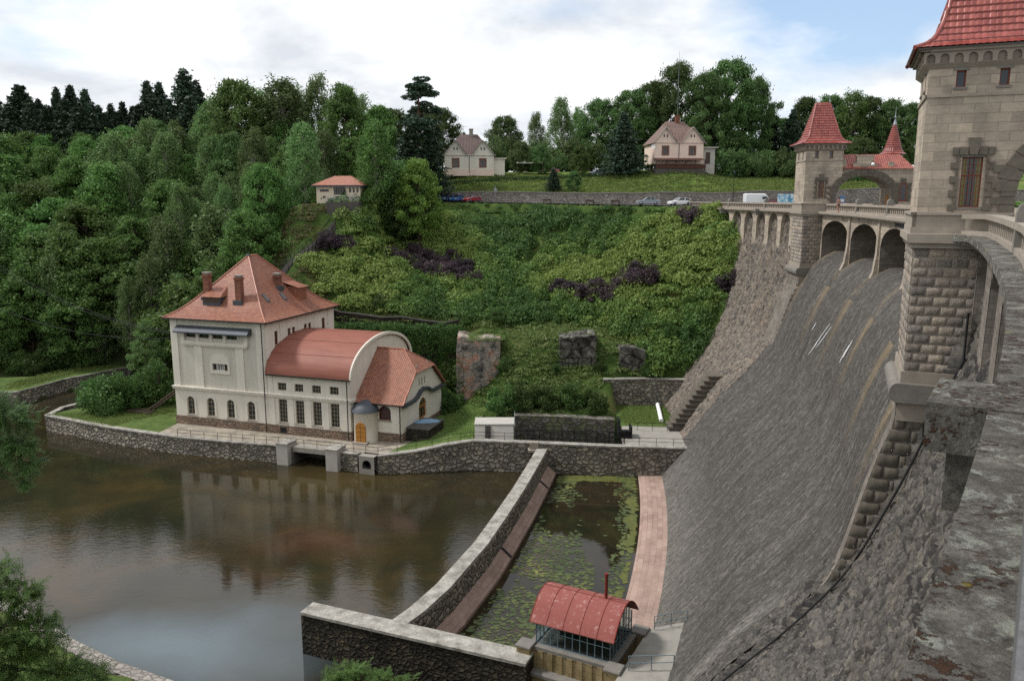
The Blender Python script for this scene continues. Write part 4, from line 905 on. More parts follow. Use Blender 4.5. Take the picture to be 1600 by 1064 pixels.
# road and parking beyond the hill
def tri_strip(name, A, B, z_, mat):
    mb = MB()
    for i in range(len(A)-1): mb.add([(*A[i], z_(*A[i])), (*A[i+1], z_(*A[i+1])), (*B[i+1], z_(*B[i+1])), (*B[i], z_(*B[i]))], [(0,1,2,3)])
    return tag(mb.build(name, mat), kind='structure')
def roadz(x, y): return float(np.interp(x, [-40,-15,20,40,100], [-.7,-.75,-1.22,-1.55,-1.5]))
n = 40; xs_ = np.linspace(-40, 110, n)
tri_strip('road', [(x, float(np.interp(x, [-40,-15,8,22,34,42,110], [168,170.5,160,149.5,141,143,150]))) for x in xs_], [(x, float(np.interp(x, WALLX, WALLY))+.2) for x in xs_], roadz, M['road'])
def wall_run(name, pts, z0, z1, th, mat, label, cat, cop=None, cw=.1, ch=.16):
    """free standing wall along a ground line; th = thickness away from the camera side"""
    root = empty(name, (pts[0][0], pts[0][1], z0 if not hasattr(z0, '__len__') else z0[0]), 0, label, cat)
    mbw, mbc = MB(), MB(); n = len(pts); P = [Vector((p[0], p[1], 0)) for p in pts]; nor = []
    for i in range(n):
        d = (P[min(i+1,n-1)]-P[max(i-1,0)]).normalized(); nor.append(Vector((-d.y, d.x, 0)))
    za = z0 if hasattr(z0, '__len__') else [z0]*n; zb = z1 if hasattr(z1, '__len__') else [z1]*n
    for mb_, f0, f1, lo, hi in ((mbw, 0, th, za, [z-ch if cop else z for z in zb]), (mbc, -cw, th+cw, [z-ch for z in zb], zb)):
        vs = []
        for i in range(n):
            a, b = P[i]+nor[i]*f0, P[i]+nor[i]*f1; vs += [(a.x,a.y,lo[i]), (b.x,b.y,lo[i]), (b.x,b.y,hi[i]), (a.x,a.y,hi[i])]
        fs = [(3,2,1,0), (4*n-4,4*n-3,4*n-2,4*n-1)]
        for i in range(n-1):
            for k in range(4): fs.append((4*i+k, 4*i+(k+1) % 4, 4*i+4+(k+1) % 4, 4*i+4+k))
        mb_.add(vs, [f[::-1] if k > 1 else f[::-1] for k, f in enumerate(fs)])
    iv = Matrix.Translation(-root.location)
    o = mbw.build('wall_face', mat, root); o.matrix_parent_inverse = iv
    if cop: o = mbc.build('coping', cop, root); o.matrix_parent_inverse = iv
    return root
wall_run('retaining_wall', [(x, float(np.interp(x, WALLX, WALLY))) for x in np.linspace(-24, 120, 30)], [-2.2]*30, [float(upper(np.array([x]), np.array([float(np.interp(x, WALLX, WALLY))+.4]))[0])+.3 for x in np.linspace(-24, 120, 30)], .5, M['parkwall'], 'long low grey stone retaining wall behind the parked cars', 'wall', M['concrete'])
# river walls
YARD, TERR = -32.6, -31.0
fr = [at(70,649,YARD), at(170,668,YARD), at(276,683,YARD), at(360,690.5,YARD), at(434,696,YARD)]
wall_run('river_wall', fr, -35.6, YARD+.06, .7, M['riverwall'], 'cobbled river wall with pale coping below the large arched windows block', 'wall', M['coping'])
tp = at(70,649,YARD); wall_run('river_wall', [at(152,622,YARD), at(95,636,YARD), tp], -35.6, YARD+.06, .7, M['riverwall'], 'short return of the river wall on the left tip of the terrace', 'wall', M['coping'])
e1 = at(436,696,YARD); e2 = at(515,704,YARD)
q0 = at(528,706,YARD); q1 = at(590,713,YARD)
wall_run('river_wall', [q0, at(558,710,YARD)], -35.6, YARD+.06, .7, M['riverwall'], 'short piece of river wall between the outlet pier and the dark pipe', 'wall', M['coping'])
rr = [q1, at(640,707,-32.1), at(700,695,-31.4), at(745,685.5,TERR), at(838,690,TERR), at(950,693,TERR), at(1080,698,TERR)]
fx = [(p.x, p.y) for p in rr]; s_ = [(q1.x,q1.y), (-12.4,98.9), (-8.3,99.6), (-5,100), (3.1,99.0), (12.6,97.6), (24,96.6)]
wall_run('river_wall', s_, -35.7, [YARD+.1,-32.05,-31.35,TERR+.05,TERR+.05,TERR+.05,TERR+.05], .8, M['riverwall'], 'tall cobbled wall with sloping left coping behind both pools', 'wall', M['coping'], .12, .2)
# outlet of the power station: two piers and a dark channel
for i, (px_, lab) in enumerate(((445,'left pale concrete pier flanking the dark water outlet'), (522,'right pale concrete pier flanking the dark water outlet'))):
    g = at(px_, 697 if i == 0 else 706, YARD); r = empty('outlet_pier', (g.x, g.y, -35.6), rad(-17.9), lab, 'pier', 'piers of the water outlet')
    mb = MB(); mb.box(-.85,.85,-.75,1.5,0,3.45,.06); mb.build('shaft', M['concrete_w'], r); mb = MB(); mb.box(-.93,.93,-.83,1.58,3.45,3.62,.05); mb.build('cap', M['coping'], r)
ang = rad(-17.9)
g = at(484,701,YARD); r = empty('outlet_channel', (g.x, g.y, -35.6), ang, 'dark outlet channel opening under the terrace between two concrete piers', 'outlet')
mb = MB(); mb.box(-2.6,2.6,.0,1.4,2.35,3.03); mb.build('beam', M['concrete'], r); mb = MB(); mb.box(-2.6,2.6,3.2,3.5,0,3); mb.box(-2.7,-2.5,.0,3.2,0,2.34); mb.box(2.5,2.7,.0,3.2,0,2.34); mb.build('recess', M['concrete_d'], r)
g = at(574,712,YARD); r = empty('culvert', (g.x, g.y, -35.6), ang, 'round black culvert mouth in a concrete block beside the river wall', 'culvert')
mb = MB(); mb.wall(-1.1,1.1,0,2.9,[(-.62,.62,1.3,2.5,.6)],1.4,-.3); mb.box(-1.1,1.1,1.2,1.4,0,2.9); mb.box(-1.1,1.1,-.3,1.2,2.901,3.0); mb.build('headwall', M['concrete'], r)
mb = MB(); mb.lathe([(.56,0),(.56,1.3),(.48,1.3),(.48,0),(.56,0)], 0, 0, 20); o = mb.build('pipe', M['black'], r); o.rotation_euler = (pi/2,0,0); o.location = (0,1.0,1.9)
# dividing wall, cross wall
r = wall_run('dividing_wall', [(p.x, p.y) for p in div][::-1], -35.8, -31.5, -1.5, M['riverwall'], 'curved stone dividing wall with wide pale top running between the two pools', 'wall', M['coping'], .08, .25)
foot = []
mb = MB()
for i, p in enumerate(div[::-1]):
    q = div[::-1]; d = (q[min(i+1,len(q)-1)]-q[max(i-1,0)]).normalized(); nn = Vector((d.y, -d.x, 0))
    foot.append([Vector((p.x,p.y,0))+nn*a+Vector((0,0,z)) for a, z in ((1.4,-33.75),(1.65,-33.85),(2.55,-34.65),(2.6,-35.6))])
mb.grid(foot, False); o = mb.build('footing', M['pink'], r); strip_uv(o, foot); o.matrix_parent_inverse = Matrix.Translation(-r.location)
for i, (k, lab) in enumerate(((.12,'nearest dark drain cut across the pink footing of the curved wall'), (.52,'middle dark drain cut across the pink footing of the curved wall'), (.88,'farthest dark drain cut across the pink footing of the curved wall'))):
    j = k*(len(foot)-1); a = int(j); f = j-a
    A_ = [foot[a][c].lerp(foot[a+1][c], f) for c in range(3)]; d = (foot[a+1][0]-foot[a][0]).normalized()*.18; mb = MB()
    for c in range(2):
        p, q = A_[c]+Vector((0,0,.03)), A_[c+1]+Vector((0,0,.03)); mb.add([p-d,p+d,q+d,q-d, p-d+Vector((0,0,.07)),p+d+Vector((0,0,.07)),q+d+Vector((0,0,.07)),q-d+Vector((0,0,.07))], [(0,1,2,3),(4,5,6,7),(0,1,5,4),(2,3,7,6),(1,2,6,5),(3,0,4,7)])
    tag(mb.build('drain_slot', M['iron']), lab, 'drain', 'drain cuts in the footing')
ca, cb = at(470,956,-31.5), at(822,1037,-31.5)
wall_run('cross_wall', [ca, cb], -35.8, -31.45, 1.5, M['darkwall'], 'straight dark mossy wall with pale top in the foreground', 'wall', M['coping'], .1, .22)
mb = MB(); g = at(834,697,-31.5); mb.box(g.x-.55,g.x+.55,98.2,98.9,-31.6,-30.7,.05); mb.box(g.x-.75,g.x+.75,97.8,98.9,-31.9,-31.601); tag(mb.build('stone_step', M['trim']), 'small stone step block where the curved wall meets the far wall', 'step')
# terraces
A0 = at(277.7,660.7,YARD); fx_, fy_ = Vector((math.cos(ang), math.sin(ang), 0)), Vector((-math.sin(ang), math.cos(ang), 0))
def PL(X, Y, z=0): p = A0+fx_*X+fy_*Y; return (p.x, p.y, YARD+z)
mb = MB(); mb.prism([(fr[2].x-4,fr[2].y+1.8),(fr[2].x,fr[2].y+.4),(fr[3].x,fr[3].y+.4),(fr[4].x,fr[4].y+.4),(e2.x,e2.y+.4),(q1.x+.6,q1.y+.5),(-13.5,104.6),(-15,108),(-48,119)], -32.9, YARD)
tag(mb.build('terrace', M['paving']), kind='structure')
mb = MB(); mb.prism([(tp.x+.4,tp.y+.2),(fr[1].x,fr[1].y+.5),(fr[2].x-3.6,fr[2].y+1.6),(-48.5,118),(-45,134),(-60,134),(-66,126.5)], -33, YARD+.03)
tag(mb.build('turf', M['turf']), kind='structure')
mb = MB(); tp_ = [(q1.x+.4,q1.y+.5,YARD+.02),(-12.2,99.5,-32.1),(-8.2,100.2,-31.4),(-5,100.6,TERR),(-4.8,108,TERR+.2),(-3.5,117,TERR-.2),(-8,128,-32.4),(-15.5,124,-32.5),(-13,110,YARD+.02),(-13.6,104.5,YARD+.02)]
c_ = (-8.5,108,-31.8); mb.add([c_]+tp_, [(0,i+1,(i+1) % len(tp_)+1) for i in range(len(tp_))]); tag(mb.build('turf', M['turf']), kind='structure')
mb = MB(); mb.prism([(q1.x,98.9),(-5,100.3),(2.6,99.5),(2.6,104.6),(-5,106.3),(-11,104)], -33.4, -33.2)
tag(mb.build('ground', M['earth']), kind='structure')
mb = MB(); mb.prism([(14.6,98),(26,96.8),(27,107),(15.2,107.6)], -33.0, TERR-.02); tag(mb.build('terrace', M['concrete']), kind='structure')
mb = MB(); mb.prism([(15,106.9),(27.5,106.2),(27.5,119),(14.2,119.5)], -33.0, TERR); tag(mb.build('turf', M['turf']), kind='structure')
# left bank below the camera
bk = [at(60,968,-34.5), at(120,1006,-34.5), at(190,1040,-34.5), at(275,1070,-34.5)]
bl = [Vector((-75,85,-34.5)), Vector((-50,69,-34.5))]+bk+[Vector((-19,47,-34.5)), Vector((-17,36,-34.5))]
r = wall_run('bank_edging', bl, -36, -34.2, -1.1, M['parkwall'], 'pale stone edging of the near left river bank', 'edging')
def bank(x, y):
    e = np.interp(x, [p.x for p in bl], [p.y for p in bl]); d = e-y
    return np.where(d > .8, -34.3+np.clip(d-1, 0, 60)*.28, -36.)
terrain('ground', np.arange(-140, -15, 1.5), np.arange(-20, 90, 1.), bank, M['turf'])
mb = MB(); mb.prism([(-13,20),(14,20),(14,49.0),(-2,49.0),(-12.2,53)], -36, -34.9); tag(mb.build('ground', M['forestfloor']), kind='structure')
# opposite river wall at the left
wall_run('river_wall', [Vector((-140,129,0)), OPP[0], OPP[1], OPP[2], Vector((-62,158.5,0))], -35.8, YARD, .6, M['riverwall'], 'far left river wall with grass bank and forest above it', 'wall', M['coping'])
mb = MB(); mb.prism([(OPP[0].x,OPP[0].y+.5),(OPP[1].x,OPP[1].y+.5),(OPP[2].x,OPP[2].y+.5),(-70,162),(-78,156),(-88,145),(-140,137),(-140,129.6)], -33.5, YARD+.02); tag(mb.build('turf', M['turf']), kind='structure')
# rock cut behind the power station
def rock_face(name, pts, z0, z1, res, amp, mat, lab, cat, batter=.12, thick=2.5, seed=2):
    """irregular rock sheet along a line, returned at the top"""
    P = [Vector((p[0],p[1],0)) for p in pts]; L_ = [0]
    for a, b in zip(P, P[1:]): L_.append(L_[-1]+(b-a).length)
    nu = int(L_[-1]/res)+1; nv = int((z1-z0)/res)+1; V = []
    for i in range(nu):
        l = L_[-1]*i/(nu-1); x = np.interp(l, L_, [p.x for p in P]); y = np.interp(l, L_, [p.y for p in P])
        x2 = np.interp(l+.1, L_, [p.x for p in P]); y2 = np.interp(l+.1, L_, [p.y for p in P]); d = Vector((x2-x, y2-y, 0)) if l < L_[-1]-.1 else P[-1]-P[-2]
        d.normalize(); nn = Vector((d.y, -d.x, 0))
        for j in range(nv+3):
            jj = min(j, nv-1); z = z0+(z1-z0)*jj/(nv-1); u, v = np.array([l*.35]), np.array([z*.35])
            k = amp*((fbm(u, v, seed, 5)[0]-.5)*2.2+(fbm(u*3, v*3, seed+4, 3)[0]-.5)*.7)-batter*(z-z0)
            if j >= nv: k -= thick*(j-nv+1)/3; z += (fbm(u*4, v*4+j, seed+9, 2)[0]-.4)*.8
            V.append(Vector((x, y, z))+nn*k)
    m = nv+3; i, j = np.meshgrid(np.arange(nu-1), np.arange(m-1), indexing='ij'); a = (i*m+j).ravel()
    me = np_mesh(name, [tuple(p) for p in V], np.stack([a, a+m, a+m+1, a+1], 1), {'UVMap': [(p.x, p.z) for p in V]}, True)
    return tag(link(name, me, mat), lab, cat)
cl_x = np.linspace(-56, -7.8, 14)
rock_face('rock_face', [(x, float(cliff_y(np.array([x]))[0])-.2) for x in cl_x], -33.4, -20.6, .7, .9, M['cliff'], 'dark overgrown cut rock face behind the power station', 'rock face', .06)
wall_run('parapet_wall', [(x, float(cliff_y(np.array([x]))[0])+.25) for x in np.linspace(-32, -7.9, 8)], -22.5, [hz1(x, float(cliff_y(np.array([x]))[0])+1)+.45 for x in np.linspace(-32, -7.9, 8)], .5, M['darkwall'], 'low dark wall along the grassy path on top of the rock cut', 'wall', M['concrete_d'])
# ruined masonry blocks in the grassy mound
def ruin(px0, px1, py0, py1, d, dep, lab, seed, lean=.05, name='ruin_block', skew=0., mat='ruin'):
    p, q = at(px0, py1, d=d), at(px1, py1, d=d); zt = at((px0+px1)/2, py0, d=d).z; z0 = p.z-.8; V = []; rng = np.random.default_rng(seed)
    w = q.x-p.x; nx, nz, ny = max(4, int(w/.5)), max(4, int((zt-z0)/.5)), max(3, int(dep/.7)); mb = MB()
    def pt(a, b, c):
        x = p.x+w*a+skew*c*dep; y = p.y+dep*c; z = z0+(zt-z0)*b
        n_ = fbm(np.array([x*.9+y*.4]), np.array([z*.9+y*.7]), seed, 4)[0]-.5
        k = .55*n_; z += (b > .95)*(fbm(np.array([x*.5]), np.array([y*.5]), seed+2, 3)[0]-.55)*1.4
        return (x+k*(a-.5)*1.6+lean*b*(.5-a), y-k*(1-c)+lean*b*dep, z)
    mb.grid([[pt(a/nx, b/nz, 0) for b in range(nz+1)] for a in range(nx+1)])
    mb.grid([[pt(a/nx, 1, c/ny) for c in range(ny+1)] for a in range(nx+1)])
    mb.grid([[pt(0, b/nz, 1-c/ny) for b in range(nz+1)] for c in range(ny+1)]); mb.grid([[pt(1, b/nz, c/ny) for b in range(nz+1)] for c in range(ny+1)])
    return tag(mb.build(name, M[mat]), lab, 'ruin')
ruin(714, 782, 529, 622, 121.5, 7, 'tall ruined wall block with reddish stains at the left end of the mound', 5)
ruin(874, 932, 525, 576, 120.6, 5, 'squat dark rock block set in the grassy mound', 8, mat='rock')
ruin(968, 1007, 546, 592, 119.4, 4, 'small dark wall stub above the cobbled terrace wall', 12, mat='rock')
wall_run('terrace_wall', [(13.8,118.0),(21,117.9),(29,116.8)], -31.8, [-26.9,-26.8,-26.8], .8, M['riverwall'], 'cobbled terrace wall above the grass patch near the dam', 'wall', M['coping'], .1, .18)
wall_run('pit_wall', [(.3,108.2),(6,107.7),(14.2,106.9)], -35, [-29.9,-29.9,-30.2], 1.6, M['pitwall'], 'mossy dark wall at the back of the sunken pit below the shrubs', 'wall')
mb = MB(); mb.prism([(.3,99.9),(12.6,98.7),(14.8,98.6),(15,107.2),(.3,108.6)], -35.3, -33.6); tag(mb.build('pit_floor', M['concrete_d']), kind='structure')
mb = MB(); r = empty('concrete_block', (-2.4,101.3,TERR), 0, 'pale sloping concrete block with a line of small steps beside the railed pit', 'block')
mb.prismX([(0,-.5),(4,-.5),(4,1.5),(.8,1.5)], -2.5, 2.6); mb.box(-2.58,2.68,.75,4.1,1.501,1.63); mb.build('body', M['concrete_w'], r)
mb = MB()
for k in range(6): mb.box(-1.15,-.4,.11*k,.11*k+.5,.25*k,.25*k+.17)
mb.build('steps', M['concrete_d'], r)
# stepped stone abutment at the toe of the dam
r = empty('stepped_abutment', (24.5,108,TERR), 0, 'stepped stone abutment climbing beside the foot of the dam', 'abutment'); mbs = MB()
for k in range(15):
    th = TH_F+PW*.2; z = -33+k*.62; t_ = flank_t(z+1)+.55; a = D(t_+1.6, th+1.2+k*.04, z); c = D(t_-2.4, th+1.2+k*.04, z); et2 = Vector((-math.sin(rad(th)), math.cos(rad(th)), 0))
    b1, c1 = a+et2*(3.2-.08*k), c+et2*(3.2-.08*k)
    mbs.prism([(a.x,a.y),(b1.x,b1.y),(c1.x,c1.y),(c.x,c.y)][::-1], z-.15, z+.6); 
    a2, c2, b2, d2 = a+(a-c).normalized()*.18-et2*.15, c-et2*.15, b1+(a-c).normalized()*.18+et2*.15, c1+et2*.15
    mbs.prism([(a2.x,a2.y),(b2.x,b2.y),(d2.x,d2.y),(c2.x,c2.y)][::-1], z+.4, z+.64)
o = mbs.build('steps', M['quarry'], r); o.matrix_parent_inverse = Matrix.Translation(-r.location)
# railings
def railing(name, pts, h, lab, mat, gap=1.6, rails=(1.0,.55), r=.028, cat='railing', bars=0):
    root = empty(name, pts[0], 0, lab, cat); P = [Vector(p) for p in pts]; iv = Matrix.Translation(-root.location); mb = MB()
    for f in rails: mb.tube([p+Vector((0,0,h*f)) for p in P], r, 5)
    if bars:
        for a, b in zip(P, P[1:]):
            n = max(1, int((b-a).length/bars))
            for i in range(n): q = a.lerp(b, i/n); mb.tube([q, q+Vector((0,0,h))], r*.5, 4, False)
    o = mb.build('rail', mat, root); o.matrix_parent_inverse = iv; me = None
    for a, b in zip(P, P[1:]):
        n = max(1, round((b-a).length/gap))
        for i in range(n+(b == P[-1])):
            q = a.lerp(b, i/n)
            if me is None:
                m2 = MB(); m2.tube([(0,0,0),(0,0,h)], r*1.15, 6); po = m2.build('post', mat, root); me = po.data
            else: po = link('post', me, None, root)
            po.location = q-root.location
    return root
up3 = lambda p, z=0: (p.x, p.y, p.z+z)
railing('railing', [(fr[2].x,fr[2].y+.35,YARD),(fr[3].x,fr[3].y+.35,YARD),(fr[4].x,fr[4].y+.35,YARD),(e2.x,e2.y+.35,YARD),(q1.x,q1.y+.4,YARD)], 1.05, 'thin dark railing along the terrace in front of the power station', M['iron'], 2.0)
railing('railing', [(q1.x,q1.y+.5,YARD),(-12.4,99.4,-32.0),(-8.3,100.1,-31.3),(-5,100.5,TERR),(3.1,99.6,TERR),(14,98,TERR),(22.6,97.2,TERR)], 1.05, 'thin dark railing on top of the tall wall behind both pools', M['iron'], 2.2)
railing('railing', [(.6,100.5,TERR-.3),(14,99.4,TERR-.3)], 1.7, 'dense dark iron railing in front of the sunken pit', M['iron'], 1.5, (1,.12), .05, bars=.14)
railing('railing', [(.35,101.3,TERR+.2),(.35,103.8,TERR+1.5)], 1.4, 'tall grey handrail beside the sloping concrete block', M['steel'], 3.4)
railing('railing', [(17,104.8,TERR),(25,103.8,TERR)], 1.05, 'thin railing on the small terrace next to the dam foot', M['iron'], 2)
r = empty('gate_winch', (14.7,101.5,TERR), 0, 'dark iron gate winch frame standing by the pit railing', 'winch')
mb = MB(); mb.box(-.7,-.55,-.5,1.6,0,2.4); mb.box(.9,1.05,-.5,1.6,0,1.5); mb.build('frame', M['iron'], r); mb = MB()
for k in range(4): mb.box(-.54,.89,-.5,.2,.3*k,.3*k+.1)
mb.build('steps', M['iron'], r)
mb = MB(); a, b = at(1032,636,-30.4), at(1036,664,TERR); mb.tube([(a.x,117,-30.6),(b.x,108.5,-30.75)], .3, 10); tag(mb.build('white_pipe', M['white']), 'short bright white pipe lying on the grass near the dam', 'pipe')
# ------------------------------------------------------------------ power station
PR = empty('power_station', A0, ang, 'cream power station with orange hipped roof, red barrel hall and tiled annex by the river', 'power station')
def win(M_, a, b, c, d, arch=0, nx=2, nz=3, mat='wood_d', y=.2, fw=.07, sill=True, glass='glass'):
    f = MB(M_); zt = d-arch
    f.box(a,a+fw,y-.06,y+.03,c,zt); f.box(b-fw,b,y-.06,y+.03,c,zt); f.box(a+fw,b-fw,y-.06,y+.03,c,c+fw)
    if arch:
        n = 10; pts = [((a+b)/2-(b-a)/2*math.cos(pi*k/n), zt+arch*math.sin(pi*k/n)) for k in range(n+1)]; m_ = (a+b)/2
        for p, q in zip(pts, pts[1:]):
            k1 = (1-fw*2/(b-a)); ip, iq = (m_+(p[0]-m_)*k1, zt+(p[1]-zt)*k1), (m_+(q[0]-m_)*k1, zt+(q[1]-zt)*k1)
            f.prismY([p, ip, iq, q][::-1], y-.06, y+.03)
        f.box(a+fw,b-fw,y-.055,y+.025,zt-fw/2,zt+fw/2)
    else: f.box(a+fw,b-fw,y-.06,y+.03,d-fw,d)
    for i in range(1, nx): x = a+(b-a)*i/nx; f.box(x-.025,x+.025,y-.04,y+.02,c+fw,d-fw if not arch else d-arch*.1)
    for j in range(1, nz): z = c+(zt-c)*j/nz; f.box(a+fw,b-fw,y-.039,y+.019,z-.022,z+.022)
    fo = f.build('window', M[mat], PR)
    g = MB(M_); g.add([(a,y,c),(b,y,c),(b,y,zt),(a,y,zt)], [(0,1,2,3)])
    if arch: g.add([((a+b)/2,y,zt)]+[(p[0],y,p[1]) for p in pts], [(0,i+2,i+1) for i in range(n)])
    g.build('pane', M[glass], fo)
    if sill: s_ = MB(M_); s_.box(a-.12,b+.12,-.1,y-.07,c-.13,c-.003); s_.build('sill', M['trim'], fo)
FM = TR(); RM = TR(15.8,0,0,pi/2)
ST, SR = M['stucco'], M['stucco_rough']
HW, DPT, EV = 15.8, 18.4, 15.6
arx = [2.65,6.1,9.5,12.95]; aw = [(x-.62,x+.62,1.55,4.25,.62) for x in arx]; dk = [(2.55+2.3*i,4.3+2.3*i,13.0,13.75) for i in range(4)]
cw_ = [(6.9,7.5,8.45,9.35),(7.62,8.7,8.45,9.35),(8.82,9.42,8.45,9.35)]
mb = MB(FM); mb.wall(0,HW,1.25,5.5,aw,.3); mb.box(0,HW,0,.001,5.5,5.501)
mb.M = TR(0,DPT,0,-pi/2); mb.wall(0,DPT,1.25,EV,[(3,4.2,8,10),(8,9.2,8,10),(13,14.2,8,10)],.3); mb.M = TR(HW,DPT,0,pi); mb.wall(0,HW,1.25,EV,(),.3)
rw = [(2.3,3.1,12.1,14.1),(5.6,6.35,12.15,14.0),(6.75,7.5,12.15,14.0),(9.9,10.65,12.15,14.0),(11.05,11.8,12.15,14.0),(14.9,15.8,12.0,14.2)]
mb.M = RM; mb.wall(0,DPT,1.25,EV,rw,.3); mb.build('wall', ST, PR)
mb = MB(FM); mb.wall(0,HW,5.5,EV,dk+cw_,.35); mb.build('wall', SR, PR)
mb = MB(); mb.box(-.12,HW+.1,-.12,DPT+.12,0,1.25); mb.build('plinth', M['plinth'], PR)
mb = MB()  # cornice, pilasters, frames
mb.box(-.18,HW,-.28,.0,5.3,5.62); mb.box(-.24,HW,-.4,.0,5.62,5.74); mb.box(-.28,.0,.0,DPT,5.3,5.7)
for a, b in ((0,1.15),(14.4,15.8)): mb.box(a,b,-.1,-.001,5.75,EV)
for a, b in ((3.95,5.25),(10.95,12.2)): mb.box(a,b,-.14,-.001,5.75,12.1)
mb.box(2.0,13.1,-.45,-.001,12.1,12.55); mb.box(2.2,12.9,-.3,-.002,11.85,12.098); mb.box(1.9,2.5,-.3,-.001,12.551,13.9); mb.box(12.5,13.1,-.3,-.001,12.551,13.9)
for i in range(3): mb.box(4.32+2.3*i,4.83+2.3*i,-.12,-.001,12.551,13.9)
mb.box(6.5,9.8,-.16,-.001,7.95,8.4)
pts = [(6.5,8.41),(9.8,8.41),(9.8,9.6)]+[(8.15+1.65*math.cos(pi*k/12), 9.6+1.15*math.sin(pi*k/12)) for k in range(1,12)]+[(6.5,9.6)]
mb.prismY([(6.5,9.4),(9.8,9.4),(9.8,9.6)]+[(8.15+1.65*math.cos(pi*k/12), 9.6+1.25*math.sin(pi*k/12)) for k in range(1,12)]+[(6.5,9.6)], -.14, -.001)
for a, b in ((6.5,6.88),(9.44,9.8)): mb.box(a,b,-.14,-.001,8.401,9.399)
mb.box(7.95,8.35,-.18,-.141,9.8,10.25)
for x in arx:
    n = 12; o_ = [(x-.95*math.cos(pi*k/n), 3.63+.95*math.sin(pi*k/n)) for k in range(n+1)]; i_ = [(x-.64*math.cos(pi*k/n), 3.63+.64*math.sin(pi*k/n)) for k in range(n+1)]
    for k in range(n): mb.prismY([o_[k], i_[k], i_[k+1], o_[k+1]], -.07, -.001)
    for s in (-1,1): mb.box(min(x+s*.64,x+s*.95), max(x+s*.64,x+s*.95), -.07, -.001, 1.5, 3.63)
mb.M = RM
for a, b in ((0,1.0),(3.6,4.9),(8.1,9.4),(12.6,14.2),(16.6,18.4)): mb.box(a,b,-.08,-.001,10.5,EV)
mb.build('plaster_trim', M['stucco'], PR)
for h in aw: win(FM, *h[:4], .62, 2, 3, 'muntin', .22)
for h in dk: win(FM, *h, 0, 2, 1, 'wood_d', .3, sill=False)
for h in cw_: win(FM, *h, 0, 3, 3, 'white' if h is cw_[1] else 'wood_d', .2, .05, sill=False)
for h in rw: win(RM, *h, 0, 2, 4, 'redwood', .2, .06)
hd = MB(); n = 10
hd.grid([[(x, -1.15+1.15*j/n if j < n else 0, 13.95+.75*math.sin(pi/2*j/n)) for j in range(n+1)] for x in (1.3,2.2,7.5,12.8,13.7)]); hd.prismX([(0,13.93),(-1.15,13.93)]+[(-1.15+1.15*j/n, 13.95+.75*math.sin(pi/2*j/n)) for j in range(n+1)], 1.3, 1.31); hd.prismX([(0,13.93),(-1.15,13.93)]+[(-1.15+1.15*j/n, 13.95+.75*math.sin(pi/2*j/n)) for j in range(n+1)], 13.69, 13.7)
hd.box(1.3,13.7,-1.2,0,13.78,13.928); hd.build('lead_canopy', M['lead'], PR)
# hipped roof with a bell-cast foot
cx_, cy_ = HW/2, DPT/2; oh = .75; RZ0, RH = 15.75, 8.4
def roofpt(s, sx, sy): # s 0..1
    e = .13*math.exp(-s/.09); fx2 = (1-s)*.87+e; hx2 = (cx_+oh)*fx2; hy2 = (cy_+oh-1.0)*fx2+1.0*(1 if True else 0)
    return (cx_+sx*hx2, cy_+sy*hy2, RZ0+RH*s)
mb = MB(); ns = 22
for (c0, c1) in (((-1,-1),(1,-1)), ((1,-1),(1,1)), ((1,1),(-1,1)), ((-1,1),(-1,-1))):
    mb.grid([[Vector(roofpt(j/ns,*c0)).lerp(Vector(roofpt(j/ns,*c1)), i/4) for j in range(ns+1)] for i in range(5)])
rf = mb.build('roof', M['tile_plant'], PR)
mb = MB()
for c0 in ((-1,-1),(1,-1),(1,1),(-1,1)): mb.tube([Vector(roofpt(j/ns,*c0))+Vector((0,0,.03)) for j in range(ns+1)], .13, 6)
mb.tube([(cx_,cy_-1.0,RZ0+RH),(cx_,cy_+1.0,RZ0+RH)], .16, 6); mb.build('ridge_tiles', M['tile_pav'], rf)
mb = MB(); mb.lathe([(.28,RZ0+RH),(.24,RZ0+RH+.25),(.001,RZ0+RH+.3)], cx_, cy_-1, 8); mb.build('finial', M['lead'], rf)
mb = MB(); mb.box(-oh,HW+oh,-oh,DPT+oh,15.58,15.74); mb.box(-oh-.14,HW+oh+.14,-oh-.14,-oh,15.6,15.78); mb.box(HW+oh,HW+oh+.14,-oh-.14,DPT+oh+.1,15.6,15.78); mb.build('eaves_gutter', M['gutter'], rf)
def rz(x, y): # roof height over the plan
    fx2 = max(abs(x-cx_)/(cx_+oh), max(0, abs(y-cy_)-1.0)/(cy_+oh-1.0)); s = 0
    for _ in range(40):
        s = 1-(fx2-.13*math.exp(-s/.09))/.87
    return RZ0+RH*s
for x, y, h in ((4.3,3.2,3.0),(10.1,2.7,3.3),(11.9,9.4,1.6)):
    z = rz(x,y); mb = MB(); mb.box(x-.46,x+.46,y-.42,y+.42,z-1.0,z+h,.02); mb.box(x-.56,x+.56,y-.52,y+.52,z+h-.35,z+h-.12); c = mb.build('chimney', M['brick'], rf)
    mb = MB(); mb.box(x-.42,x+.42,y-.38,y+.38,z+h,z+h+.18); mb.box(x-.52,x+.52,y-.48,y+.48,z+h+.181,z+h+.28); mb.build('chimney_cap', M['concrete'], c); mb = MB(); mb.box(x-.72,x+.72,y-.72,y+.6,z-.75,z-.02); mb.build('flashing', M['lead'], c)
x, y = 5.9, 2.1; z = rz(x, y); mb = MB(); mb.box(x-1.5,x+1.5,y-.3,y+2.5,z-.6,z+1.05); d = mb.build('dormer', M['lead'], rf)
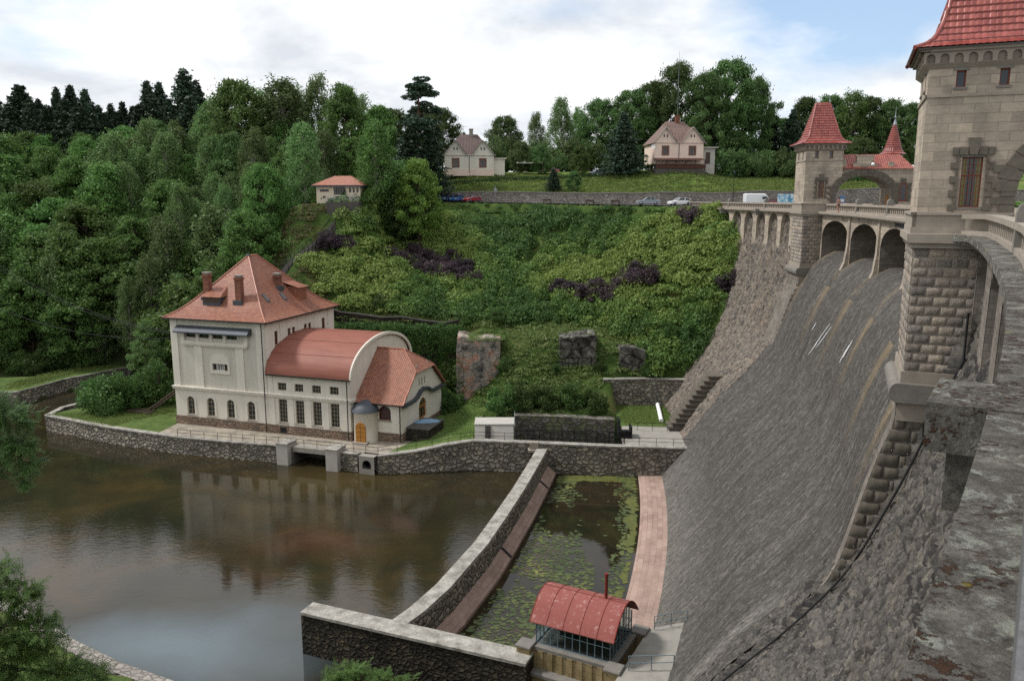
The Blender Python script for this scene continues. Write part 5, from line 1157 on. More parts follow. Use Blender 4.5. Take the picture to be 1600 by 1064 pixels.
mb = MB(); mb.add([(x-1.75,y-.6,z+1.0),(x+1.75,y-.6,z+1.0),(x+1.0,y+2.2,z+2.3),(x-1.0,y+2.2,z+2.3),(x-1.75,y+3.0,z+1.0),(x+1.75,y+3.0,z+1.0)], [(0,1,2,3),(4,0,3),(1,5,2)]); mb.build('dormer_roof', M['tile_plant'], d)
mb = MB(); mb.box(x-1.3,x+1.3,y-.34,y-.301,z+.2,z+.95); mb.build('louvre', M['wood_d'], d)
x, y = 13.2, 12.4; z = rz(x, y); mb = MB(); mb.box(x-1,x+1,y-1.1,y+1.1,z-1,z+1.1); d = mb.build('dormer', M['tile_plant'], rf); mb = MB(); mb.add([(x-2,y-1.4,z+1.9),(x+1.3,y-1.4,z+1.0),(x+1.3,y+1.4,z+1.0),(x-2,y+1.4,z+1.9),(x-2,y,z+2.2)], [(0,1,2,3),(0,3,4)]); mb.build('dormer_roof', M['tile_plant'], d)
for x, y in ((13.1,4.6),(13.3,8.6)):
    z = rz(x,y); mb = MB(); mb.add([(x-.5,y-.35,rz(x-.5,y)+.12),(x+.5,y-.35,rz(x+.5,y)+.12),(x+.5,y+.35,rz(x+.5,y)+.12),(x-.5,y+.35,rz(x-.5,y)+.12),(x-.5,y-.35,z-.6),(x+.5,y-.35,z-.9),(x+.5,y+.35,z-.9),(x-.5,y+.35,z-.6)], [(0,1,2,3),(0,4,5,1),(1,5,6,2),(2,6,7,3)]); s_ = mb.build('skylight', M['lead'], rf); mb = MB(); mb.add([(x-.4,y-.26,rz(x-.4,y)+.135),(x+.4,y-.26,rz(x+.4,y)+.135),(x+.4,y+.26,rz(x+.4,y)+.135),(x-.4,y+.26,rz(x-.4,y)+.135)], [(0,1,2,3)]); mb.build('pane', M['glass'], s_)
# barrel-roofed hall
BX0, BX1, BEV, BCR = HW, 28.8, 8.55, 13.2
sw = [(x-.68,x+.68,6.25,7.35) for x in (18.15,20.85,23.6,26.35)]; tw = [(x-.68,x+.68,1.65,5.0) for x in (18.15,20.85,23.6,26.35)]
mb = MB(); mb.wall(BX0,BX1,1.25,BEV+.1,sw+tw,.35); 
ey = [(DPT*.5-(DPT*.5)*math.cos(pi*k/28), BEV+(BCR-BEV)*math.sin(pi*k/28)) for k in range(29)]
mb.prismX([(0,0),(DPT,0)]+ey[::-1], BX1-.3, BX1); mb.M = TR(BX1,DPT,0,pi); mb.wall(0,BX1-BX0,1.2,BEV+.1,(),.3); mb.build('wall', ST, PR)
mb = MB(); mb.box(BX0+.1,BX1+.1,-.12,-.001,0,1.25); mb.box(BX1+.001,BX1+.12,-.12,1.2,0,1.25); mb.build('plinth', M['plinth'], PR)
mb = MB(); mb.box(BX0,BX1+.2,-.26,-.001,5.3,5.62); mb.box(BX0,BX1+.3,-.38,-.001,5.62,5.74); mb.box(BX1,BX1+.25,.0,1.3,5.3,5.7)
for a, b in ((15.9,16.9),(19.1,19.9),(21.8,22.65),(24.55,25.4),(27.5,28.8)): mb.box(a,b,-.09,-.001,1.26,5.29)
for a, b in ((15.9,16.7),(28.0,28.8)): mb.box(a,b,-.08,-.001,5.75,BEV)
mb.build('plaster_trim', M['stucco'], PR)
for h in sw: win(FM, *h, 0, 3, 2, 'muntin', .25, .06, sill=False)
for h in tw: win(FM, *h, 0, 3, 6, 'muntin', .27, .06)
mb = MB(); mb.box(17.6,18.6,-.15,-.121,.25,1.0); mb.build('vent', M['iron'], PR)
def bar(k, e=0.0, n=36): q = pi*k/n; return (DPT*.5-(DPT*.5+.45+e)*math.cos(q), BEV-.05+(BCR-BEV+.22+e)*math.sin(q))
mb = MB(); mb.grid([[(x, *bar(k)) for k in range(37)][::-1] for x in np.linspace(BX0+.01, BX1+.35, 9)]); br = mb.build('barrel_roof', M['barrel'], PR)
for q in (8,14,20): 
    pass
mb = MB()
for k in (7,12,18): mb.tube([(x, *bar(k, .02)) for x in (BX0+.1, BX1+.33)], .035, 5)
mb.build('seam', M['barrel'], br)
mb = MB()
for k in range(36): (y0_, z0_), (y1_, z1_) = bar(k), bar(k+1); (a0_, b0_), (a1_, b1_) = bar(k,.12), bar(k+1,.12); (c0_, d0_), (c1_, d1_) = bar(k,-.28), bar(k+1,-.28); mb.prismX([(c0_,d0_),(a0_,b0_),(a1_,b1_),(c1_,d1_)], BX1+.2, BX1+.42)
mb.build('verge', M['stucco'], br)
mb = MB(); mb.box(BX0+.1,BX1+.4,-.62,-.45,BEV-.16,BEV+.02); mb.build('gutter', M['gutter'], br)
# downpipes
for x, z1 in ((15.6,15.55),(28.55,8.4)):
    mb = MB(); mb.tube([(x,-.62,z1),(x,-.5,z1-.3),(x,-.46,z1-.8),(x,-.46,.1)], .07, 6); mb.build('downpipe', M['gutter'], PR)
# annex with half-hipped gable
AX0, AX1, AY0, AY1, AEV, ARZ = 28.8, 35.7, 1.35, 15.0, 5.7, 11.5
ym = (AY0+AY1)/2; gzh = 9.0; yg = (AY1-AY0)/2*(ARZ-gzh)/(ARZ-AEV)
mb = MB(); mb.wall(AX0,AX1,1.2,AEV,[(32.3,34.1,2.9,4.95,.9)],.3,AY0)
RA = TR(AX1,AY0,0,pi/2); mb.M = RA; w = AY1-AY0; gw = [(5.7,6.1,6.5,7.7),(6.6,7.0,6.5,7.7),(7.5,7.9,6.5,7.7)]
mb.wall(0,w,1.2,5.2,[(5.6,8.2,1.6,4.6,1.2)],.35); mb.wall(5.2,8.5,5.2,8.4,gw,.3)
h_ = w/2; zz_ = lambda y: AEV+(ARZ-AEV)*(1-abs(y-h_)/h_)-.15
mb.add([(0,0,5.2),(5.2,0,5.2),(5.2,0,zz_(5.2)),(.1,0,AEV-.05)], [(0,1,2,3)]); mb.add([(8.5,0,5.2),(w,0,5.2),(w-.1,0,AEV-.05),(8.5,0,zz_(8.5))], [(0,1,2,3)])
yl = h_-yg; mb.add([(5.2,0,8.4),(8.5,0,8.4),(8.5,0,min(gzh,zz_(8.5))),(5.2,0,min(gzh,zz_(5.2)))], [(0,1,2,3)])
mb.M = TR(AX1,AY1,0,pi); mb.wall(0,AX1-AX0,1.2,AEV,(),.3); mb.build('wall', ST, PR)
mb = MB(); mb.box(AX0,AX1+.1,AY0-.1,AY1+.1,0,1.2); mb.build('plinth', M['plinth'], PR)
win(TR(0,AY0), 32.3,34.1,2.9,4.95,.9,4,2,'redwood',.2,.08)
for h in gw: win(RA, *h, 0, 1, 1, 'wood_d', .2, .05, sill=False)
win(RA, 5.6,8.2,1.6,4.6,1.2,3,1,'wood',.25,.2,sill=False,glass='glass')
ov = .55; e0, e1 = (AY0-ov, AEV-.42), (AY1+ov, AEV-.42); xr = 33.0
mb = MB(); n = 6
mb.add([(AX0+.01,e0[0],e0[1]),(AX1+.5,e0[0],e0[1]),(AX1+.5,ym-yg,gzh+.05),(xr,ym,ARZ),(AX0+.01,ym,ARZ)], [(0,1,2,3,4)]); mb.add([(AX0+.01,e1[0],e1[1]),(AX1+.5,e1[0],e1[1]),(AX1+.5,ym+yg,gzh+.05),(xr,ym,ARZ),(AX0+.01,ym,ARZ)], [(4,3,2,1,0)]); mb.add([(AX1+.75,ym-yg-.15,gzh-.1),(AX1+.75,ym+yg+.15,gzh-.1),(xr,ym,ARZ+.01)], [(0,1,2)])
ar = mb.build('annex_roof', M['tile_plant'], PR)
mb = MB(); mb.tube([(AX1+.5,e0[0],e0[1]),(AX1+.5,ym-yg,gzh+.06),(xr,ym,ARZ+.04),(AX0,ym,ARZ+.04)], .12, 6); mb.tube([(xr,ym,ARZ+.04),(AX1+.5,ym+yg,gzh+.06),(AX1+.5,e1[0],e1[1])], .12, 6); mb.build('verge_tiles', M['tile_pav'], ar)
mb = MB(); mb.box(AX0,AX1+.5,e0[0]-.12,e0[0]+.02,e0[1]-.14,e0[1]+.02); mb.box(AX1-.02,AX1+.5,AY0-.5,AY0+.1,AEV-.6,AEV-.44); mb.build('gutter', M['gutter'], ar)
mb = MB(); mb.tube([(AX1-.2,AY0-.15,5.2),(AX1-.2,AY0-.15,.1)], .07, 6); mb.build('downpipe', M['gutter'], PR)
# wavy moulding over the annex door
mb = MB(RA); pts = [(-.1,5.2),(3.4,5.2),(4.6,5.45),(5.6,6.0),(6.9,6.25),(8.2,6.0),(9.2,5.45),(10.4,5.2),(w+.1,5.2)]
for p, q in zip(pts, pts[1:]): mb.prismY([(p[0],p[1]-.35),(q[0],q[1]-.35),(q[0],q[1]),(p[0],p[1])], -.55, -.002)
mb.build('door_hood', M['lead'], PR)
# round porch with lead cone
px_, py_ = 30.55, .95; mb = MB(); mb.lathe([(1.65,0),(1.65,4.0),(1.75,4.05),(1.8,4.25)], px_, py_, 28); pc = mb.build('porch', M['stucco'], PR)
mb = MB(); mb.lathe([(1.98,4.2),(1.9,4.4),(1.45,5.0),(.7,5.5),(.001,5.75)], px_, py_, 24); mb.build('porch_roof', M['lead'], pc)
n = 12; mb = MB(); dw, dh = .72, 2.9
dp = [(-dw,.25),(dw,.25),(dw,dh-dw)]+[(dw*math.cos(pi*k/n), dh-dw+dw*math.sin(pi*k/n)) for k in range(1,n)]+[(-dw,dh-dw)]
mb.M = TR(px_,py_); mb.prismY(dp, -1.72, -1.4); dr = mb.build('door', M['wood'], pc)
mb = MB(TR(px_,py_)); mb.box(-.02,.02,-1.735,-1.721,.3,2.8)
for z in (.9,1.6,2.2): mb.box(-.6,.6,-1.73,-1.7205,z,z+.03)
mb.build('door_panels', M['wood_d'], dr); mb = MB(TR(px_,py_)); mb.box(-1.1,1.1,-2.15,-1.2,0,.22); mb.build('door_step', M['trim'], pc)
# concrete vault, boat and ladder round the station
g = PL(37.3,5.5); r = empty('concrete_vault', g, ang, 'dark concrete vault beside the arched annex door', 'vault')
mb = MB(); mb.box(-1.3,1.9,-3.2,2.0,-.2,1.75,.08); mb.build('body', M['darkwall'], r); mb = MB(); mb.box(-1.4,2.0,-3.3,2.1,1.75,1.95,.05); mb.build('lid', M['concrete_d'], r)
g = PL(37.6,5.4,1.96); r = empty('rowing_boat', g, ang+.5, 'upturned pale blue boat lying on the dark concrete vault', 'boat'); P = []
for i in range(13):
    u = -1+2*i/12; w_ = .8*math.sqrt(max(0, 1-abs(u)**2.5)); P.append([(1.9*u, w_*math.cos(pi*k/8), .03+.42*math.sin(pi*k/8)*(1-abs(u)**3)) for k in range(9)])
mb = MB(); mb.grid(P); mb.build('hull', m_plain('faded blue boat paint', hx('6f8ba3'), .5), r); mb = MB(); mb.tube([(-1.8,0,.06),(-1,0,.42),(1,0,.42),(1.8,0,.06)], .035, 5); mb.build('keel', M['wood_d'], r)
a, b = at(240,648,YARD), PL(-.5,3.0,5.2); b = Vector(b); a = Vector((a.x-1.5,a.y+2.2,YARD+.1)); r = empty('ladder_track', a, 0, 'steep dark timber ladder track leaning beside the power station', 'ladder')
d = b-a; s_ = Vector((d.y,-d.x,0)).normalized()*.75; mb = MB(); iv = Matrix.Translation(-a)
for e in (-1,1): mb.tube([a+s_*e, b+s_*e], .13, 4)
o = mb.build('stringer', M['wood_d'], r); o.matrix_parent_inverse = iv
for k in range(1, 11): q = a.lerp(b, k/11); mb = MB(); mb.tube([q-s_*1.15, q+s_*1.15], .085, 4); o = mb.build('rung', M['wood_d'], r); o.matrix_parent_inverse = iv
mb = MB(TR(a.x-1,a.y-1.8,YARD,ang)); mb.box(-2.2,2.4,-.1,.1,.3,.5); mb.box(-2.2,2.4,1.0,1.2,.3,.5)
for x in (-1.8,0,1.8): mb.box(x-.1,x+.1,-.4,1.5,0,.3)
tag(mb.build('timber_frame', M['wood_d']), 'low dark timber frame lying on the terrace at the ladder foot', 'frame')
for i, (za, pe) in enumerate(((13.4,(-30,395)),(12.9,(-30,402)),(12.4,(-30,470)))):
    s0 = Vector(PL(-.1,1.0+.8*i,za)); e0_ = at(*pe, d=128); mb = MB(); mb.tube([s0.lerp(e0_, k/20)-Vector((0,0,2.2*4*(k/20)*(1-k/20))) for k in range(21)], .035, 4); tag(mb.build('power_cable', M['black']), ['uppermost thin black power cable left of the power station', 'middle thin black power cable left of the power station', 'lowest thin black power cable left of the power station'][i], 'cable', 'cables to the power station')
# ------------------------------------------------------------------ valve house
kz = -31.0; k0, k1, k2 = at(838,1003,kz), at(953,1035,kz), at(982,985,kz)
ka = math.atan2(k1.y-k0.y, k1.x-k0.x); KL = (k1-k0).length; KD = 4.4
r = empty('valve_house', (k0.x, k0.y, -35), ka, 'small glazed valve house with curved red roof on a yellow stone base', 'valve house'); B = 4.0
mb = MB(); mb.box(-.9,KL+.9,-.9,KD+.7,0,2.1); mb.box(-.45,KL+.4,-.45,KD+.4,2.4,3.75)
for i in range(7): x = .55+i*(KL-1.1)/6; mb.box(x-.2,x+.2,-.53,-.451,2.4,3.75)
for x, y in ((-.55,-.55),(KL+.5,-.55),(KL+.5,KD+.45),(-.55,KD+.45)): mb.box(x-.5,x+.5,y-.5,y+.5,2.4,4.0)
mb.build('stone_base', M['ybrick'], r)
mb = MB(); mb.box(-1.15,KL+1.15,-1.15,KD+.95,2.1,2.4,.08); mb.box(-.5,KL+.45,-.5,KD+.45,3.751,4.0)
for x, y in ((-.55,-.55),(KL+.5,-.55),(KL+.5,KD+.45),(-.55,KD+.45)): mb.box(x-.6,x+.6,y-.6,y+.6,4.001,4.15,.05)
mb.build('cornice', M['trim_dark'], r)
GH = 1.75; RS = 1.55
def kr(k, e=0, n=24): u = -1+2*k/n; hw = KD/2+.35; return (KD/2+hw*u*(1+e*.05), B+GH-.1+(RS+.1)*(1-u*u)+e)
mb = MB()
def bars(mb, L_, nb, Mx, top):
    mb.M = Mx
    for i in range(nb+1): x = L_*i/nb; mb.box(x-.03,x+.03,-.03,.03,B,B+top(x))
    mb.box(0,L_,-.025,.025,B,B+.08); mb.box(0,L_,-.025,.025,B+1.0,B+1.05)
flat = lambda x: GH; arc_ = lambda x: GH+RS*(1-(2*x/KD-1)**2)-.1
bars(mb, KL, 10, TR(0,0), flat); bars(mb, KL, 10, TR(KL,KD,0,pi), flat); bars(mb, KD, 7, TR(KL,0,0,pi/2), arc_); bars(mb, KD, 7, TR(0,KD,0,-pi/2), arc_); mb.build('glazing_bars', M['bluemetal'], r)
mb = MB(); mb.add([(0,0,B),(KL,0,B),(KL,0,B+GH),(0,0,B+GH)], [(0,1,2,3)]); mb.add([(0,KD,B),(KL,KD,B),(KL,KD,B+GH),(0,KD,B+GH)], [(3,2,1,0)])
for x in (0, KL): mb.add([(x,0,B),(x,KD,B)]+[(x, KD*(1-k/12), B+arc_(KD*(1-k/12))) for k in range(13)], [tuple(range(15))])
mb.build('glass', M['kglass'], r)
mb = MB(); mb.box(.3,KL-.3,.4,KD-.4,B-.02,B+.02); mb.build('floor', M['concrete_d'], r)
mb = MB(); mb.box(1.2,2.4,1.4,2.9,B+.02,B+1.1,.1); mb.box(3.2,4.3,1.5,2.7,B+.02,B+.9,.1); mb.tube([(2.4,2.1,B+.6),(3.3,2.1,B+.6)], .15, 8); mb.build('machinery', M['iron'], r)
P = [[(x, *kr(k)) for k in range(25)][::-1] for x in (-.35,KL/2,KL+.35)]; P2 = [[(x, *kr(k,.05)) for k in range(25)] for x in (-.35,KL/2,KL+.35)]
mb = MB(); mb.grid(P2[::-1]); mb.grid(P[::-1])
for k in range(24):
    for x in (-.35, KL+.35): (a_, b_), (c_2, d_) = kr(k), kr(k+1); (e_, f_), (g_, h_2) = kr(k,.05), kr(k+1,.05); mb.add([(x,a_,b_),(x,c_2,d_),(x,g_,h_2),(x,e_,f_)], [(0,1,2,3)])
rf = mb.build('roof', M['kroof'], r)
mb = MB()
for i in range(1,5): x = -.35+(KL+.7)*i/5; mb.tube([(x, *kr(k,.06)) for k in range(25)], .025, 5)
mb.tube([(-.35,*kr(12,.06)),(KL+.35,*kr(12,.06))], .025, 5)
for x in (-.36, KL+.36): mb.tube([(x, *kr(k,.03)) for k in range(25)], .05, 5)
mb.build('seam', M['rust'], rf)
mb = MB(); mb.tube([(KL*.78,KD*.52,B+GH+1.4),(KL*.78,KD*.52,B+GH+3.3)], .11, 10); mb.tube([(KL*.78,KD*.52,B+GH+3.28),(KL*.78,KD*.52,B+GH+3.45)], .14, 10); mb.build('flue', M['rust'], rf)
# platform between valve house and dam
t0_ = at(985,1064,kz); mb = MB(); th = math.degrees(math.atan2(53-C0.y, 10-C0.x))
pl = [Vector(r.matrix_basis @ Vector((KL+1.0,y,0))) for y in (-3.5,KD+1.2)]
def on_toe(y): 
    th = math.degrees(math.atan2(y-C0.y, 12-C0.x)); return D(12.0, th, -31)
mb.prism([(pl[0].x,pl[0].y),(on_toe(46).x,on_toe(46).y),(on_toe(55.6).x,on_toe(55.6).y),(pl[1].x,pl[1].y)], -35.5, kz-.05); tag(mb.build('platform', M['concrete']), kind='structure')
c1_, c2_ = Vector((pl[1].x+.3,pl[1].y-.2,kz-.05)), Vector((on_toe(55.2).x-.3,on_toe(55.2).y,kz-.05))
railing('railing', [c1_, c2_], 1.05, 'pale blue pipe railing at the back of the valve house platform', M['bluemetal'], 1.6, (1,.5), .03)
v_ = Vector(r.matrix_basis @ Vector((KL+1.4,-.2,0))); v2 = on_toe(48.6)
railing('railing', [(v_.x,v_.y,kz-.05), (v2.x-.4,v2.y,kz-.05)], 1.05, 'pale blue pipe railing at the front of the valve house platform', M['bluemetal'], 1.6, (1,.5), .03)
# ------------------------------------------------------------------ houses on the hill
def house(px_, d, Wd, lab, wallm, roofm, z0, plinth, veranda=False):
    x0 = gx(px_, d, z0); r = empty('house', (x0, d, z0), rad(4), lab, 'house'); w, dp, ev, gap_, rg = Wd, 9.5, 4.2, 7.4, 9.0
    mb = MB(); h = w/2; wd = [(h*.45-.62,h*.45+.62,1.55,3.2),(w-h*.45-.62,w-h*.45+.62,1.55,3.2)]
    gw = [(c+s_-.17,c+s_+.17,5.2,5.85) for c in (h*.45,w-h*.45) for s_ in (-.34,.34)]
    mb.wall(0,w,-.5,ev,wd,.25)
    for c in (h*.45, w-h*.45):
        g0, g1 = (0, h*.9) if c < h else (w-h*.9, w)
        mb.wall(c-.7,c+.7,ev,6.0,[q for q in gw if abs((q[0]+q[1])/2-c) < .6],.2)
        sl = (gap_-ev)/(h*.45)
        mb.add([(g0,0,ev),(c-.7,0,ev),(c-.7,0,gap_-.7*sl)], [(0,1,2)]); mb.add([(c+.7,0,ev),(g1,0,ev),(c+.7,0,gap_-.7*sl)], [(0,1,2)]); mb.add([(c-.7,0,6),(c+.7,0,6),(c+.7,0,gap_-.7*sl),(c,0,gap_),(c-.7,0,gap_-.7*sl)], [(0,1,2,3,4)])
    mb.M = TR(w,0,0,pi/2); mb.wall(0,dp,-.5,ev,[(4,5.2,1.5,3.1)],.25); mb.M = TR(0,dp,0,-pi/2); mb.wall(0,dp,-.5,ev,(),.25); mb.M = TR(w,dp,0,pi); mb.wall(0,w,-.5,ev,(),.2)
    mb.M = None; mb.box(-.06,w+.06,-.08,-.001,ev-.18,ev); wo = mb.build('wall', wallm, r)
    mb = MB(); mb.box(-.06,w+.06,-.07,-.001,-.5,1.0); mb.box(w+.001,w+.07,-.07,dp,-.5,1.0); mb.build('plinth', plinth, r)
    mb = MB(); o = .45; eo = ev-.25
    mb.add([(-o,-.1,eo),(h,-.1,eo),(w+o,-.1,eo),(w+o,dp+o,eo),(-o,dp+o,eo),(h-2.0,dp*.45,rg),(h+2.0,dp*.45,rg)], [(4,0,5),(2,3,6),(3,4,5,6),(0,1,5),(1,2,6),(1,6,5)])
    for c, g0, g1 in ((h*.45,-o,h*.9+.25),(w-h*.45,w-h*.9-.25,w+o)):
        mb.add([(g0,-o,eo),(c,-o,gap_+.12),(c,dp*.45,gap_+.12),(g0,dp*.45,eo)], [(3,2,1,0)]); mb.add([(g1,-o,eo),(c,-o,gap_+.12),(c,dp*.45,gap_+.12),(g1,dp*.45,eo)], [(0,1,2,3)])
    rf = mb.build('roof', roofm, r)
    mb = MB(); mb.box(h+.1,h+1.0,dp*.45-.4,dp*.45+.4,rg-.8,rg+1.1); mb.box(h,h+1.1,dp*.45-.5,dp*.45+.5,rg+1.1,rg+1.25); mb.build('chimney', M['brick'] if veranda else M['concrete'], rf)
    mb = MB()
    for c, g0, g1 in ((h*.45,-o,h*.9),(w-h*.45,w-h*.9,w+o)):
        mb.prismY([(g0,eo-.18),(c,gap_-.1),(g1,eo-.18),(g1,eo),(c,gap_+.1),(g0,eo)], -o-.08, -o-.0)
    mb.build('verge_board', M['concrete_w'], rf); mb = MB(); mb.tube([(h,-.3,ev-.1),(h,-.12,ev-.6),(h,-.12,.1)], .06, 6); mb.build('downpipe', M['gutter'], r)
    for q in wd:
        a, b, c, d_ = q; f = MB(); f.box(a-.22,a-.001,-.06,-.002,c-.2,d_+.25); f.box(b+.001,b+.22,-.06,-.002,c-.2,d_+.25); f.box(a,b,-.06,-.002,d_+.001,d_+.25); f.box(a,b,-.09,-.002,c-.2,c-.001)
        f.box(a,b,.1,.15,c+1.1,c+1.16); f.box((a+b)/2-.03,(a+b)/2+.03,.101,.16,c,d_); f.box(a,a+.06,.1,.16,c,d_); f.box(b-.06,b,.1,.16,c,d_)
        fo = f.build('window', M['brick'], r); g = MB(); g.add([(a,.2,c),(b,.2,c),(b,.2,d_),(a,.2,d_)], [(0,1,2,3)]); g.build('pane', M['glass'], fo)
    for q in gw:
        a, b, c, d_ = q; g = MB(); g.add([(a,.15,c),(b,.15,c),(b,.15,d_),(a,.15,d_)], [(0,1,2,3)]); g.build('attic_window', M['glass'], r)
    if veranda:
        mb = MB(); mb.box(-.3,w-.3,-3.2,-.08,-4.6,-1.7); mb.box(-.06,w+.06,-.075,.0,-4.6,-.5); mb.build('terrace_base', M['concrete_d'], r)
        mb = MB(); mb.add([(-.4,-3.4,.25),(w-.3,-3.4,.25),(w-.3,-.1,.75),(-.4,-.1,.75),(-.4,-3.4,.15),(w-.3,-3.4,.15),(w-.3,-.1,.65),(-.4,-.1,.65)], [(0,1,2,3),(7,6,5,4),(0,4,5,1),(1,5,6,2),(3,7,4,0)])
        for i in range(6): x = -.2+(w-.3)*i/5; mb.box(x-.07,x+.07,-3.25,-3.1,-1.75,.2)
        mb.box(-.3,w-.3,-3.22,-3.12,-.75,-.63); mb.box(-.3,w-.3,-3.2,-3.14,-1.6,-.85); mb.build('veranda', m_plain('dark red brown timber', hx('4a2d25'), .8), r)
        mb = MB(); mb.box(w,w+3.0,1.0,5,-4.5,3.0); mb.box(w-.1,w+3.6,.4,5,3.0,3.25); mb.build('side_porch', M['concrete_w'], r); mb = MB(); mb.box(w+.9,w+1.9,.95,.999,-.4,2.1); mb.build('door', M['wood_d'], r)
        mb = MB(); mb.tube([(h+.55,dp*.45,rg),(h+.55,dp*.45,rg+15)], .03, 5); mb.tube([(h+.1,dp*.45,rg+4),(h+1.0,dp*.45,rg+4)], .04, 4); mb.tube([(h+.2,dp*.45,rg+5),(h+.9,dp*.45,rg+5)], .04, 4); mb.build('antenna_mast', M['steel'], r)
        mb = MB(); mb.lathe([(.001,0),(.25,.04),(.45,.16)], 0, 0, 14); ds = mb.build('satellite_dish', M['white'], r); ds.location = (-.35,-.15,3.2); ds.rotation_euler = (rad(75),0,0)
    else:
        mb = MB(); mb.box(w,w+2.6,2,6.5,-2.5,3.4); mb.box(w,w+3,1.6,7,3.4,3.6); mb.build('side_porch', wallm, r)
        mb = MB(); mb.tube([(h-1.2,dp*.45,rg),(h-1.2,dp*.45,rg+1.9)], .03, 4); mb.tube([(h-1.9,dp*.45,rg+1.7),(h-.4,dp*.45,rg+1.7)], .025, 4); mb.build('aerial', M['steel'], r)
    return r
h1 = house(695, 186, 11.2, 'cream house with twin gables and worn dark red roof, left of the upper meadow', M['creamrender'], M['tile_old'], 5.45, M['pinkrender'])
h2 = house(1022, 181, 11.0, 'pink house with twin gables, grey brown roof and dark veranda below the tall mast', M['pinkrender'], M['tile_old2'], 7.9, M['pinkrender'], True)
# small pavilion
g = W(495, 150, -.95); r = empty('pavilion', g, rad(-6), 'small cream pavilion with salmon hipped roof at the top of the stairway', 'pavilion'); w, dp = 8.3, 6
mb = MB(); mb.wall(0,w,-3.5,3.3,[(.7,2.4,2.05,2.5),(3.3,5.6,1.5,2.9),(6.2,6.6,1.9,2.8),(6.9,7.3,1.9,2.8),(7.6,8.0,1.9,2.8)],.25); mb.M = TR(w,0,0,pi/2); mb.wall(0,dp,-3.5,3.3,[(1,1.6,1.6,2.6),(2.4,3,1.6,2.6)],.2); mb.M = TR(0,dp,0,-pi/2); mb.wall(0,dp,-3.5,3.3); mb.M = TR(w,dp,0,pi); mb.wall(0,w,-3.5,3.3); mb.build('wall', M['yellowrender'], r)
mb = MB(); o = .7; mb.add([(-o,-o,3.25),(w+o,-o,3.25),(w+o,dp+o,3.25),(-o,dp+o,3.25),(2.6,dp/2,5.0),(w-2.6,dp/2,5.0)], [(0,1,5,4),(1,2,5),(2,3,4,5),(3,0,4)]); mb.build('roof', M['tile_pav'], r); mb = MB(); mb.box(-o-.05,w+o+.05,-o-.05,dp+o+.05,3.0,3.24); mb.build('eaves', M['lead'], r)
for a, b, c, d_ in ((.7,2.4,2.05,2.5),(3.3,5.6,1.5,2.9),(6.2,6.6,1.9,2.8),(6.9,7.3,1.9,2.8),(7.6,8.0,1.9,2.8)):
    f = MB(); nn = max(1, int((b-a)/.45))
    for i in range(nn+1): x = a+(b-a)*i/nn; f.box(x-.04,x+.04,.1,.16,c,d_)
    f.box(a,b,.1,.159,(c+d_)/2-.03,(c+d_)/2+.03); fo = f.build('window', M['wood_d'], r); g2 = MB(); g2.add([(a,.18,c),(b,.18,c),(b,.18,d_),(a,.18,d_)], [(0,1,2,3)]); g2.build('pane', M['glass'], fo)
mb = MB(); mb.box(2.7,w+.3,-2.6,-.01,-2.5,.2); mb.build('landing', M['concrete_d'], r)
mb = MB(); mb.box(1.2,1.7,-.05,-.001,.9,1.3); mb.box(.8,1.0,-.05,-.001,.7,1.0); mb.build('notice', M['lead'], r)
gx0, gy0, gz0 = g; railing('railing', [(gx0+2.6,gy0-2.8,gz0+.2),(gx0+w,gy0-3.4,gz0+.2)], 1.1, 'grey landing railing in front of the small pavilion', M['steel'], 1.2, (1,.6,.3), .04)
# stairway down the slope
mb = MB(); top, bot = Vector(PZ(519,324,146)), Vector(PZ(425,416,136)); st = 46; STA, STB = top.copy(), bot.copy(); rst = empty('stairway', bot, 0, 'long narrow concrete stairway with dark handrail climbing the bare slope', 'stairway')
d = (top-bot); hd_ = Vector((d.x,d.y,0)).normalized(); sd = Vector((hd_.y,-hd_.x,0))
for i in range(st):
    a = bot+d*(i/st); b = bot+d*((i+1)/st); a.z = hz1(a.x, a.y)+.3; b.z = hz1(b.x, b.y)+.3; mb.prism([(a.x-sd.x*.8,a.y-sd.y*.8),(a.x+sd.x*.8,a.y+sd.y*.8),(b.x+sd.x*.8,b.y+sd.y*.8),(b.x-sd.x*.8,b.y-sd.y*.8)], a.z-1.2, b.z+.02)
iv = Matrix.Translation(-bot); o = mb.build('steps', M['concrete_d'], rst); o.matrix_parent_inverse = iv
mb = MB()
for s_ in (-.85,.85):
    for f in (1.05,.55): mb.tube([(lambda q: Vector((q.x, q.y, hz1(q.x-sd.x*s_, q.y-sd.y*s_)+.1+f)))(bot+d*(i/20)+sd*s_) for i in range(21)], .05, 5)
    for i in range(16): q = bot+d*(i/15)+sd*s_; q.z = hz1(q.x-sd.x*s_, q.y-sd.y*s_)+.1; mb.tube([q,q+Vector((0,0,1.05))], .05, 5)
o = mb.build('handrail', M['iron'], rst); o.matrix_parent_inverse = iv
